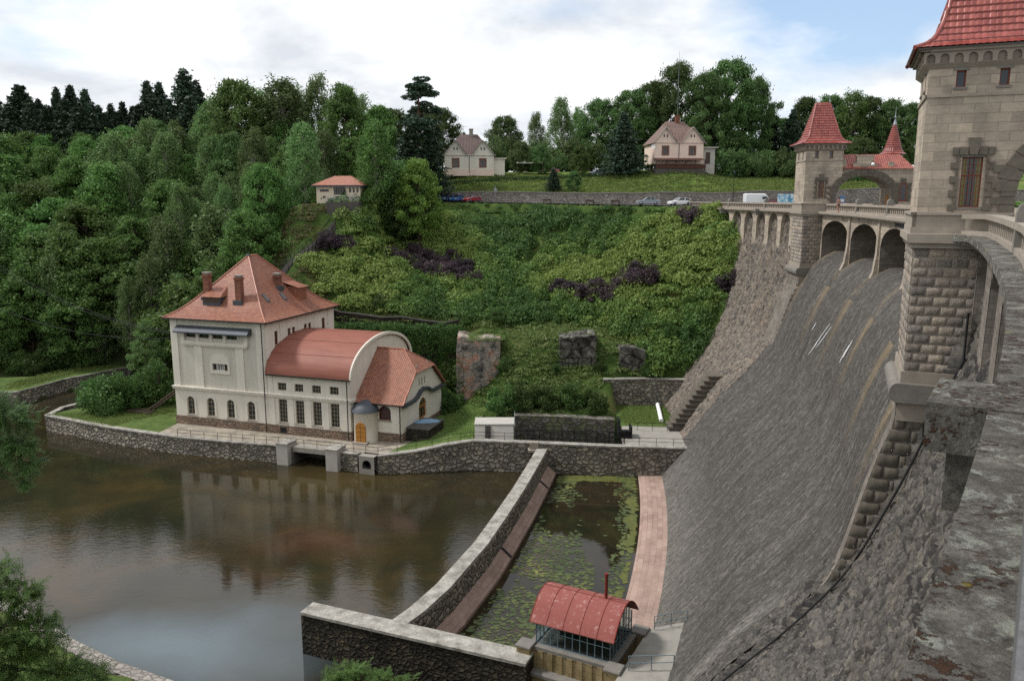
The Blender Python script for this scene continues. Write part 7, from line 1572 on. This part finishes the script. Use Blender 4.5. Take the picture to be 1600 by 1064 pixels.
def y_ok(x, d):
    road = np.interp(x, [-40,-15,8,22,34,42,110], [168,170.5,160,149.5,141,143,150])
    if d > road-.5 or x < -33 and d < 138: return False
    if dampol(x, d) > dam_r(x, d): return False
    p = at(0, 0, d=1); u = Vector((x, d, hz1(x, d))); ax = Vector((STB.x, STB.y)); bx_ = Vector((STA.x, STA.y)); q = Vector((x, d)); ab = bx_-ax; t_ = max(0, min(1, (q-ax).dot(ab)/ab.dot(ab)))
    e = q-(ax+ab*t_); 
    if e.length < 1.9 or (ab.x*(d-STB.y)-ab.y*(x-STB.x) > 0 and d > 120 and x < STA.x and q.y < STA.y+8): return False
    if x < -8 and d < float(cliff_y(np.array([x]))[0])+2.2: return False
    if -8 <= x < 21 and d < 129.2+(0 if x < 14 else (14-x)*1.1): return False
    return True
if True:
    ground_cover('undergrowth', 2300, reg_slope, L['cover'], .2, 95, (.8,2.5), 3, (.7,2.4))
    def reg_mound(rng):
        x = -6+30*rng.random(); d = 110+19.5*rng.random()
        if dampol(x, d) > dam_r(x, d) or (x > 13.5 and d < 119.4) or (x < -1 and d < 118): return None, None
        return x, d
    ground_cover('mound_grass', 1500, reg_mound, L['dry'], .16, 60, (.12,.5), 5, (.5,1.2))
    def reg_cl(rng):
        x = -33+26*rng.random(); return x, float(cliff_y(np.array([x]))[0])+.4+1.8*rng.random()
    ground_cover('path_grass', 300, reg_cl, L['dry'], .16, 50, (.1,.35), 6, (.5,1.))
    def reg_bare(rng):
        px_ = 425+100*rng.random(); d = 134+16*rng.random(); x = (px_-800)/F*d*1.02
        q = Vector((x, d)); A_, B_ = Vector(STB[:2]), Vector(STA[:2]); ab = B_-A_; u_ = max(0, min(1, (q-A_).dot(ab)/ab.dot(ab)))
        return (x, d) if x > -52 and (q-(A_+ab*u_)).length > 1.9 else (None, None)
    ground_cover('slope_grass', 500, reg_bare, m_leaf('brownish slope grass', [(.085,.1,.04), (.14,.135,.06), (.2,.17,.085)], nscale=.3), .17, 40, (.08,.3), 7, (.5,1.1))
def cover_on(name, pts_fn, n, leaf, mat, seed, per=10, h=.2):
    rng = np.random.default_rng(seed); P = np.array([pts_fn(rng) for _ in range(n)]); C = np.repeat(P, per, 0)+rng.normal(size=(n*per,3))*np.array([.35,.35,h*.3])+np.array([0,0,h*.5]); V, Q = cards(C, leaf, None, 0, seed, .35)
    return tag(link(name, np_mesh(name, V, Q), mat), kind='stuff')
def rtop(r_):
    x, y, z = [(-7+5.5*r_.random(), 121.6+5*r_.random(), at(748,531,d=123).z), (7.3+5.2*r_.random(), 122.6+3*r_.random(), at(900,527,d=123.5).z)][int(r_.random() < .4)]; return (x, y, z+.1)
for px_, py_, d, H, lab in ((792,560,120.8,2.6,'green bush growing against the right side of the ruined wall block'),(868,566,119.8,1.8,'small green bush at the left foot of the squat rock block'),(938,560,120,2.0,'small green bush at the right foot of the squat rock block'),(1012,585,119,2.2,'small green bush right of the dark wall stub'),(716,622,120.4,2.4,'small green bush at the left foot of the ruined wall block')):
    x = gx(px_, d, -26); tree(x, d, H, 'shrub', lab, None, .75, cat='shrub', z=hz1(x, d)-.2)
def rside(r_):
    k = int(r_.random()*4); x = [-8.0,-1.6,7.2,12.9][k]; y = [121.3,121.4,120.4,120.4][k]; return (x+r_.normal()*.35, y+r_.random()*1.5, hz1(x, 119)+.2+[7,5,3.4,3.4][k]*r_.random()**1.6)
cover_on('ivy', rside, 320, .16, L['bush'], 39, 12, .5)
cover_on('ruin_top_grass', rtop, 500, .14, L['dry'], 37, 12, .35)
cover_on('meadow_grass', lambda r_: (lambda x, q: (lambda y: (x, y, float(upper(np.array([x]), np.array([y]))[0])))(float(np.interp(x, WALLX, WALLY))+.9+q))(-20+120*r_.random(), 20*r_.random()), 6500, .22, L['grass'], 31, 12, .35)
cover_on('turf_blades', lambda r_: (16+10.5*r_.random(), 107.6+10.2*r_.random(), TERR), 1500, .09, L['grass'], 32, 12, .15)
def rturf(r_):
    x, y = -13+8.0*r_.random(), 100.5+22*r_.random(); return (x, y, float(np.interp(x, [-13,-8,-5], [YARD,-31.7,TERR])))
def rtl(r_):
    a, b = r_.random(), r_.random(); f0 = [fr[0], fr[1]]; p = tp.lerp(fr[1], a).lerp(Vector((-52, 121, YARD)), b*.9); return (p.x, p.y+.6, YARD+.02)
cover_on('turf_blades', rtl, 1300, .1, L['grass'], 36, 12, .18)
def rop(r_):
    i = int(r_.random()*2); p = OPP[i].lerp(OPP[i+1], r_.random()); return (p.x-1-4*r_.random(), p.y+1.2+5*r_.random(), YARD+.02)
cover_on('turf_blades', rop, 900, .14, L['grass'], 38, 12, .3)
cover_on('turf_blades', rturf, 1700, .09, L['grass'], 33, 12, .15)
def rivy(r_):
    x = -30+22*r_.random(); z = -20.5-abs(r_.normal())*4.5; return (x, float(cliff_y(np.array([x]))[0])-.9+.06*(z+20)*0-.3*r_.random(), max(z, -33))
cover_on('ivy', rivy, 1500, .17, L['bush'], 34, 12, .5)
# trees and hedges behind the road
for px_, top, d, k, w, lab, lf in ((786,181,236,'oak',.95,'rounded dark tree against the sky right of the cream house',None),(815,222,196,'round',1.0,'drooping apple tree beside the cream house','birch'),(845,228,194,'round',.85,'rounded garden tree left of the tall airy birches','oak'),(838,176,262,'birch',1.0,'faint far birch against the sky',None),(877,152,226,'birch',1.1,'tall airy poplar standing against the sky left of the oaks',None),(905,168,232,'birch',1.0,'airy birch just right of the tall poplar',None),(905,228,186,'round',.75,'small round tree at the meadow edge','broad'),(940,155,214,'oak',.95,'green tree at the left end of the tall oak group',None),(985,140,212,'oak',.9,'dense oak second from the left in the tall oak group',None),(1022,126,216,'oak',.85,'dense oak directly behind the roof of the pink house',None),(1060,98,214,'oak',.75,'tall ragged oak left of the highest crown',None),(1105,112,206,'oak',.75,'dense dark oak in front of the highest crown',None),(1140,92,212,'oak',.8,'highest oak with a rounded crown right of the mast',None),(1178,120,216,'oak',.75,'oak at the right end of the tall oak group',None),(1205,160,218,'spruce',1.2,'pointed conifer right of the tall oak group',None),(1085,190,204,'broad',1.2,'lower dark tree right behind the pink house','oak'),(1150,205,203,'broad',1.3,'low dark tree right of the pink house','oak')):
    ptree(px_, top, d, k, lab, None, w, leaf=lf)
ptree(975, 172, 182, 'spruce', 'large dark bluish spruce in front of the oaks left of the pink house', None, 1.75, leaf='pine')
ptree(865, 262, 171, 'spruce', 'small dark conifer standing on the meadow', None, 1.9); ptree(897, 268, 170, 'round', 'small dark round tree on the meadow right of the little conifer', None, .95, leaf='oak')
GR = 'trees behind the far gatehouse'
for px_, top, d, k, w, lab, lf in ((1240,168,214,'spruce',1.3,'pointed conifer left of the far gatehouse roof',None),(1225,185,222,'broad',1.0,'dark tree left behind the far gatehouse roof','oak'),(1262,152,220,'oak',.8,'dark leafy tree left above the far gatehouse roof',None),(1300,148,216,'oak',.85,'leafy tree right above the far gatehouse roof',None),(1335,142,212,'birch',1.4,'yellowish green tree between the gatehouse roof and the turret','broad'),(1362,150,214,'oak',.8,'dark tree left of the turret spike',None),(1395,155,212,'oak',.85,'dark tree right behind the turret spike',None),(1425,160,214,'oak',.9,'dark tree at the left edge of the near tower',None),(1465,170,220,'oak',.9,'dark tree hidden behind the near tower',None),(1590,255,190,'broad',1.,'green tree seen through the arch of the near gatehouse',None),(1280,215,200,'broad',1.3,'low dark tree behind the far gate arch','oak'),(1350,215,198,'broad',1.3,'second low dark tree behind the far gate arch','oak'),(1410,215,200,'broad',1.2,'third low dark tree behind the turret','oak')):
    ptree(px_, top, d, k, lab, GR, w, leaf=lf)
for i, px_ in enumerate(range(1130, 1260, 17)):
    d = 186+(i % 3)*2; x = gx(px_, d, 3); tree(x, d, 5.2+random.random()*2, 'shrub', 'dense dark bush in the row between the pink house and the far gatehouse', 'bushes right of the pink house', .85, leaf='oak', cat='shrub')
for i, px_ in enumerate(range(772, 1020, 19)):
    d = 204+(i*7 % 5)*3; x = gx(px_, d, 6); tree(x, d, 5+random.random()*4, 'shrub', 'green bush in the wild row behind the cream house garden and the tall poplar', 'bushes behind the garden', .9, leaf='oak', cat='shrub')
def hedge(name, pts, w, h, lab, mat, n, seed, sz=.12):
    rng = np.random.default_rng(seed); P = [Vector(p) for p in pts]; C = []
    for _ in range(n):
        i = rng.integers(len(P)-1); q = P[i].lerp(P[i+1], rng.random()); s_ = rng.integers(4); a, b = (rng.random()-.5)*w, rng.random()*h
        if s_ == 0: a = -w/2
        elif s_ == 1: b = h
        C.append((q.x, q.y+a+rng.normal()*.06, q.z+b+rng.normal()*.07))
    V, Q = cards(np.array(C), sz, None, 0, seed); r = empty(name, pts[0], 0, lab, 'hedge'); o = link('leaves', np_mesh('leaves', V, Q), mat, r); o.matrix_parent_inverse = Matrix.Translation(-r.location)
    mb = MB()
    for a, b in zip(P, P[1:]): mb.add([(a.x,a.y-w*.4,a.z-.3),(b.x,b.y-w*.4,b.z-.3),(b.x,b.y+w*.4,b.z-.3),(a.x,a.y+w*.4,a.z-.3),(a.x,a.y-w*.4,a.z+h*.9),(b.x,b.y-w*.4,b.z+h*.9),(b.x,b.y+w*.4,b.z+h*.9),(a.x,a.y+w*.4,a.z+h*.9)], [(4,5,6,7),(0,1,5,4),(2,3,7,6),(1,2,6,5),(3,0,4,7)])
    o = mb.build('twigs', L['oak'], r); o.matrix_parent_inverse = Matrix.Translation(-r.location); return r
def on_up(px_, py_, d): p = at(px_, py_, d=d); return (p.x, d, gz(p.x, d)-.05)
hedge('clipped_hedge', [on_up(690,276,183), on_up(780,273,183), on_up(860,270,184), on_up(930,268,185)], .9, 1.0, 'long low clipped hedge in front of the cream house', L['oak'], 5000, 3)
x0, x1 = gx(1285,176,2), gx(1425,178,2); hedge('clipped_hedge', [(x0,178,gz(x0,178)), (x1,180,gz(x1,180))], 1.6, 3.2, 'bright green hedge seen through the far gate arch', L['broad'], 5000, 4, .16)
x0, x1 = gx(1540,80,0), gx(1660,80,0); hedge('clipped_hedge', [(x0+3,84,-1.7), (x1+3,84,-1.7)], 1.2, 1.2, 'low green hedge seen through the near gate arch', L['bright'], 1500, 5, .12)
# weeds rooted in the spillway joints
rng = np.random.default_rng(9); C = []
for px_, py_, n in ((1165,880,60),(1158,890,40),(1175,720,30),(1172,800,30),(1162,815,25),(1168,660,20),(1120,900,20),(1205,770,15),(1180,690,18),(1110,860,15),(1140,960,15),(1230,690,10),(1190,640,12)):
    for k in range(300):
        d = 118-k*.25; p = at(px_, py_, d=d); R_ = dampol(p.x, p.y); 
        if R0-R_ < spill_t(p.z): break
    q = np.array(p); C.append(q+rng.normal(size=(n*3,3))*np.array([.28,.28,.3])+np.array([-.15,-.1,.2]))
V, Q = cards(np.concatenate(C), .09, None, 0, 9, .4); tag(link('weeds', np_mesh('weeds', V, Q), L['bright']), kind='stuff')
rng = np.random.default_rng(10); C = []
for _ in range(220):
    th = -26-.0-rng.random()*9; z = -12-20*rng.random(); p = D(flank_t(z)+.15, th, z); C.append(np.array(p)+rng.normal(size=(6,3))*.12)
V, Q = cards(np.concatenate(C), .07, None, 0, 10, .3); tag(link('weeds', np_mesh('weeds', V, Q), L['dry']), kind='stuff')
# floating weed in the stilling pool
rng = np.random.default_rng(12); V = []; Q = []
def pad(x, y, r_):
    n = 8; b = len(V); ye_ = 1 if y > 94.5 else 0; a0_ = rng.random()*6; k = rng.random(n)*.5+.6
    V.append((x, y, -34.9)); 
    for i in range(n): a = a0_+2*pi*i/n; V.append((x+r_*k[i]*math.cos(a), y+r_*.8*k[i]*math.sin(a), -34.905+rng.random()*.006))
    for i in range(n): Q.append((b, b+1+i, b+1+(i+1) % n))
def in_pool(x, y):
    t_ = np.interp(y, [p.y for p in div][::-1], [p.x for p in div][::-1]); return t_+3.2 < x and dampol(x, y) < 191.4 and y < 97.6 and y > 52.5-.5*x
cnt = 0
while cnt < 3300:
    x, y = -8+26*rng.random(), 52+46*rng.random()
    if not in_pool(x, y): continue
    f = fbm(np.array([x*.2]), np.array([y*.13]), 17, 5)[0]; edge = 191.4-dampol(x, y)
    want = (f > .56) or (edge < .9+1.5*fbm(np.array([y*.3]), np.array([0.]), 5, 2)[0] and y > 66) 
    if not want and rng.random() > .012: continue
    pad(x, y, .07+.26*rng.random()**2.2+(.22 if y > 95 else 0)); cnt += 1
tag(link('floating_weed', np_mesh('floating_weed', V, Q), M['algae']), kind='stuff')
V, Q = [], []; cnt = 0
while cnt < 1000:
    x, y = 3+15*rng.random(), 66+32*rng.random()
    if not in_pool(x, y): continue
    edge = 191.4-dampol(x, y); g_ = fbm(np.array([x*.35]), np.array([y*.35]), 27, 3)[0]
    if (y > 94.6+2.2*(1-g_) and g_ > .46) or edge < 3.0*g_-1.15: pad(x, y, .12+.3*rng.random()); cnt += 1
    elif rng.random() < .002: cnt += 1
tag(link('yellow_algae', np_mesh('yellow_algae', V, Q), m_plain('yellow green algae', hx('54582a'), .75, var=.7, scale=1.2)), kind='stuff')
# near trees at the left edge: pinnate leaves on arching twigs
def near_tree(name, root, tips, lab, seed, leafm, leaf=.09, n_leaf=34, trunk_r=.22):
    rng = np.random.default_rng(seed); r = empty(name, root, 0, lab, 'tree'); iv = Matrix.Translation(-r.location); limbs = []; V = []; Q = []; R_ = Vector(root)
    hub = Vector((R_.x, R_.y, max(t[2] for t in tips)*.45+R_.z*.55)); limbs.append(([R_, R_.lerp(hub,.5)+Vector((.15,.1,0)), hub], trunk_r, trunk_r*.6))
    for t in tips:
        T_ = Vector(t[:3]); rad_ = t[3]; mid = hub.lerp(T_, .55)+Vector((0,0,.8)); limbs.append(([hub, mid, T_], .07, .015))
        for k in range(int(t[4])):
            d = Vector(sphere(1, rng)[0]); d.z = d.z*.6; o_ = T_+d*rad_*(.25+.5*rng.random()); d2 = (d+Vector((0,0,-.15))).normalized(); ln = rad_*(.35+.4*rng.random()); limbs.append(([T_.lerp(o_, .3), o_, o_+d2*ln*.6], .012, .004))
            for s_ in range(9): # compound leaves along the twig
                b = o_+d2*ln*(s_/9); a = Vector(rng.normal(size=3)); ax = (d2*.5+a*.55+Vector((0,0,-.25))).normalized(); sd_ = ax.cross(Vector((0,0,1)));
                if sd_.length < .05: continue
                sd_.normalize(); nm = sd_.cross(ax)
                for q in range(6):
                    for e in (-1,1):
                        c = b+ax*(leaf*1.05*q); w = (sd_*e*.9+ax*.45+nm*(rng.random()-.5)*.5).normalized()*leaf*1.7*(1-.06*q); h_ = ax*leaf*.36; bb = len(V); V.extend([tuple(c), tuple(c+w*.5+h_), tuple(c+w), tuple(c+w*.5-h_)]); Q.append((bb,bb+1,bb+2,bb+3))
    me = limb_mesh('trunk', limbs); o = link('trunk', me, M['bark'], r); o.matrix_parent_inverse = iv
    o = link('crown', np_mesh('crown', V, Q), leafm, r); o.matrix_parent_inverse = iv
def tip(px_, py_, d, rr_, n): p = at(px_, py_, d=d); return (p.x, p.y, p.z, rr_, n)
L['near'] = m_leaf('ash leaves', [(.035,.09,.02), (.065,.16,.03), (.1,.22,.045), (.14,.27,.065)], .3, nscale=.5)
near_tree('ash_tree', (-27.5, 35, -28), [tip(-10,905,36,1.3,40), tip(30,925,36,1.1,34), tip(0,980,35,1.6,60), tip(60,985,36,1.2,36), tip(30,1040,35,1.6,60), tip(100,1050,36,1.2,40), tip(-30,1030,34,1.6,40), tip(140,1058,36,.8,16)], 'ash tree with feathery leaves at the bottom left corner', 41, L['near'])
near_tree('ash_tree', (-32, 37, -27), [tip(-20,630,38,1.1,40), tip(15,650,38,1.0,34), tip(35,690,38,.9,26), tip(-5,700,38,1.2,44), tip(45,722,38,.55,12), tip(40,745,38,.4,7), tip(-20,740,38,.7,12)], 'dark branch of an ash tree hanging in at the left edge above the river', 43, L['oak'], .09)
near_tree('ash_tree', (-9.6, 47.5, -36), [tip(560,1062,49,1.4,60), tip(520,1062,49,1.1,40), tip(600,1068,49,1.2,44), tip(630,1075,49,1.0,26), tip(545,1045,49,.8,20)], 'green treetop in front of the dark cross wall at the bottom edge', 47, L['near'], .085)
# ------------------------------------------------------------------ light, sky, camera
SUN = Vector((-.60, .10, .79)).normalized(); el = math.asin(SUN.z); az = math.atan2(SUN.x, SUN.y)
s_ = bpy.data.lights.new('sun', 'SUN'); s_.energy = 3.2; s_.angle = rad(9); s_.color = (1,.965,.92); so = bpy.data.objects.new('sun', s_); COL.objects.link(so); so.rotation_euler = SUN.to_track_quat('Z', 'Y').to_euler()
w = bpy.data.worlds.new('World'); sc.world = w; w.use_nodes = True; nt = w.node_tree; nt.nodes.clear()
t = NT.__new__(NT); t.t = nt; t.m = None
out = nt.nodes.new('ShaderNodeOutputWorld')
sky = t.n('TexSky', sky_type='NISHITA', sun_disc=False, sun_elevation=el, sun_rotation=az, air_density=1.0, dust_density=.6, ozone_density=1.0).outputs[0]
dv = t.n('TexCoord').outputs['Generated']; sx = t.n('SeparateXYZ', {0: dv}); zz = t.ma('ADD', t.ma('MAXIMUM', sx.outputs[2], 0.0), .3)
pv = t.n('CombineXYZ', {0: t.ma('DIVIDE', sx.outputs[0], zz), 1: t.ma('DIVIDE', sx.outputs[1], zz), 2: .35}).outputs[0]
n1 = t.noise(pv, 1.1, 9, .56, .1); n2 = t.noise(pv, 3.2, 7, .6, .1)
# a clear gap in the cloud to the upper right, thin cloud elsewhere
def gap_at(v, r0, r1, k): return t.n('MapRange', {0: t.n('VectorMath', {0: dv, 1: v}, operation='DISTANCE').outputs['Value'], 1: r0, 2: r1, 3: k, 4: 0.0}).outputs[0]
gap = t.ma('ADD', gap_at((.37,.895,.24), .03, .18, .42), t.ma('ADD', gap_at((-.47,.87,.17), .02, .16, .14), gap_at((-.1,.5,.85), .2, .7, .2)))
cov = t.ramp(t.ma('SUBTRACT', t.ma('ADD', t.ma('MULTIPLY', n1, .8), t.ma('MULTIPLY', n2, .2)), t.ma('SUBTRACT', gap, .11)), [(.37, .0), (.54, 1)])
shade = t.ramp(t.noise(pv, 2.1, 9, .58, .15), [(.36, (6.9,7.25,7.8)), (.47, (8.8,9.0,9.2)), (.58, (10.6,10.6,10.6))])
blue = t.mix(.5, t.mix(1, sky, (1.5,1.5,1.5), 'MULTIPLY'), (4.4,6.2,8.8))
c = t.mix(t.ma('ADD', t.ma('MULTIPLY', cov, .93), .05), blue, shade)
bg = t.n('Background', {'Color': c, 'Strength': .1}); nt.links.new(bg.outputs[0], out.inputs[0])
cam = bpy.data.cameras.new('camera'); co = bpy.data.objects.new('camera', cam); COL.objects.link(co); cam.sensor_width = 36; cam.lens = 36*F/1600; cam.clip_start = .05; cam.clip_end = 9000
co.location = (0,0,0); co.rotation_euler = (pi/2-PIT, 0, 0); sc.camera = co; cam.dof.use_dof = True; cam.dof.focus_distance = 80; cam.dof.aperture_fstop = 9
sc.view_settings.view_transform = 'Standard'; sc.view_settings.look = 'None'; sc.view_settings.exposure = 0.15; sc.view_settings.gamma = 1
sc.cycles.max_bounces = 8; sc.cycles.diffuse_bounces = 4; sc.cycles.glossy_bounces = 3; sc.cycles.transparent_max_bounces = 8; sc.cycles.transmission_bounces = 3; sc.cycles.use_denoising = False; sc.cycles.caustics_reflective = False; sc.cycles.caustics_refractive = False
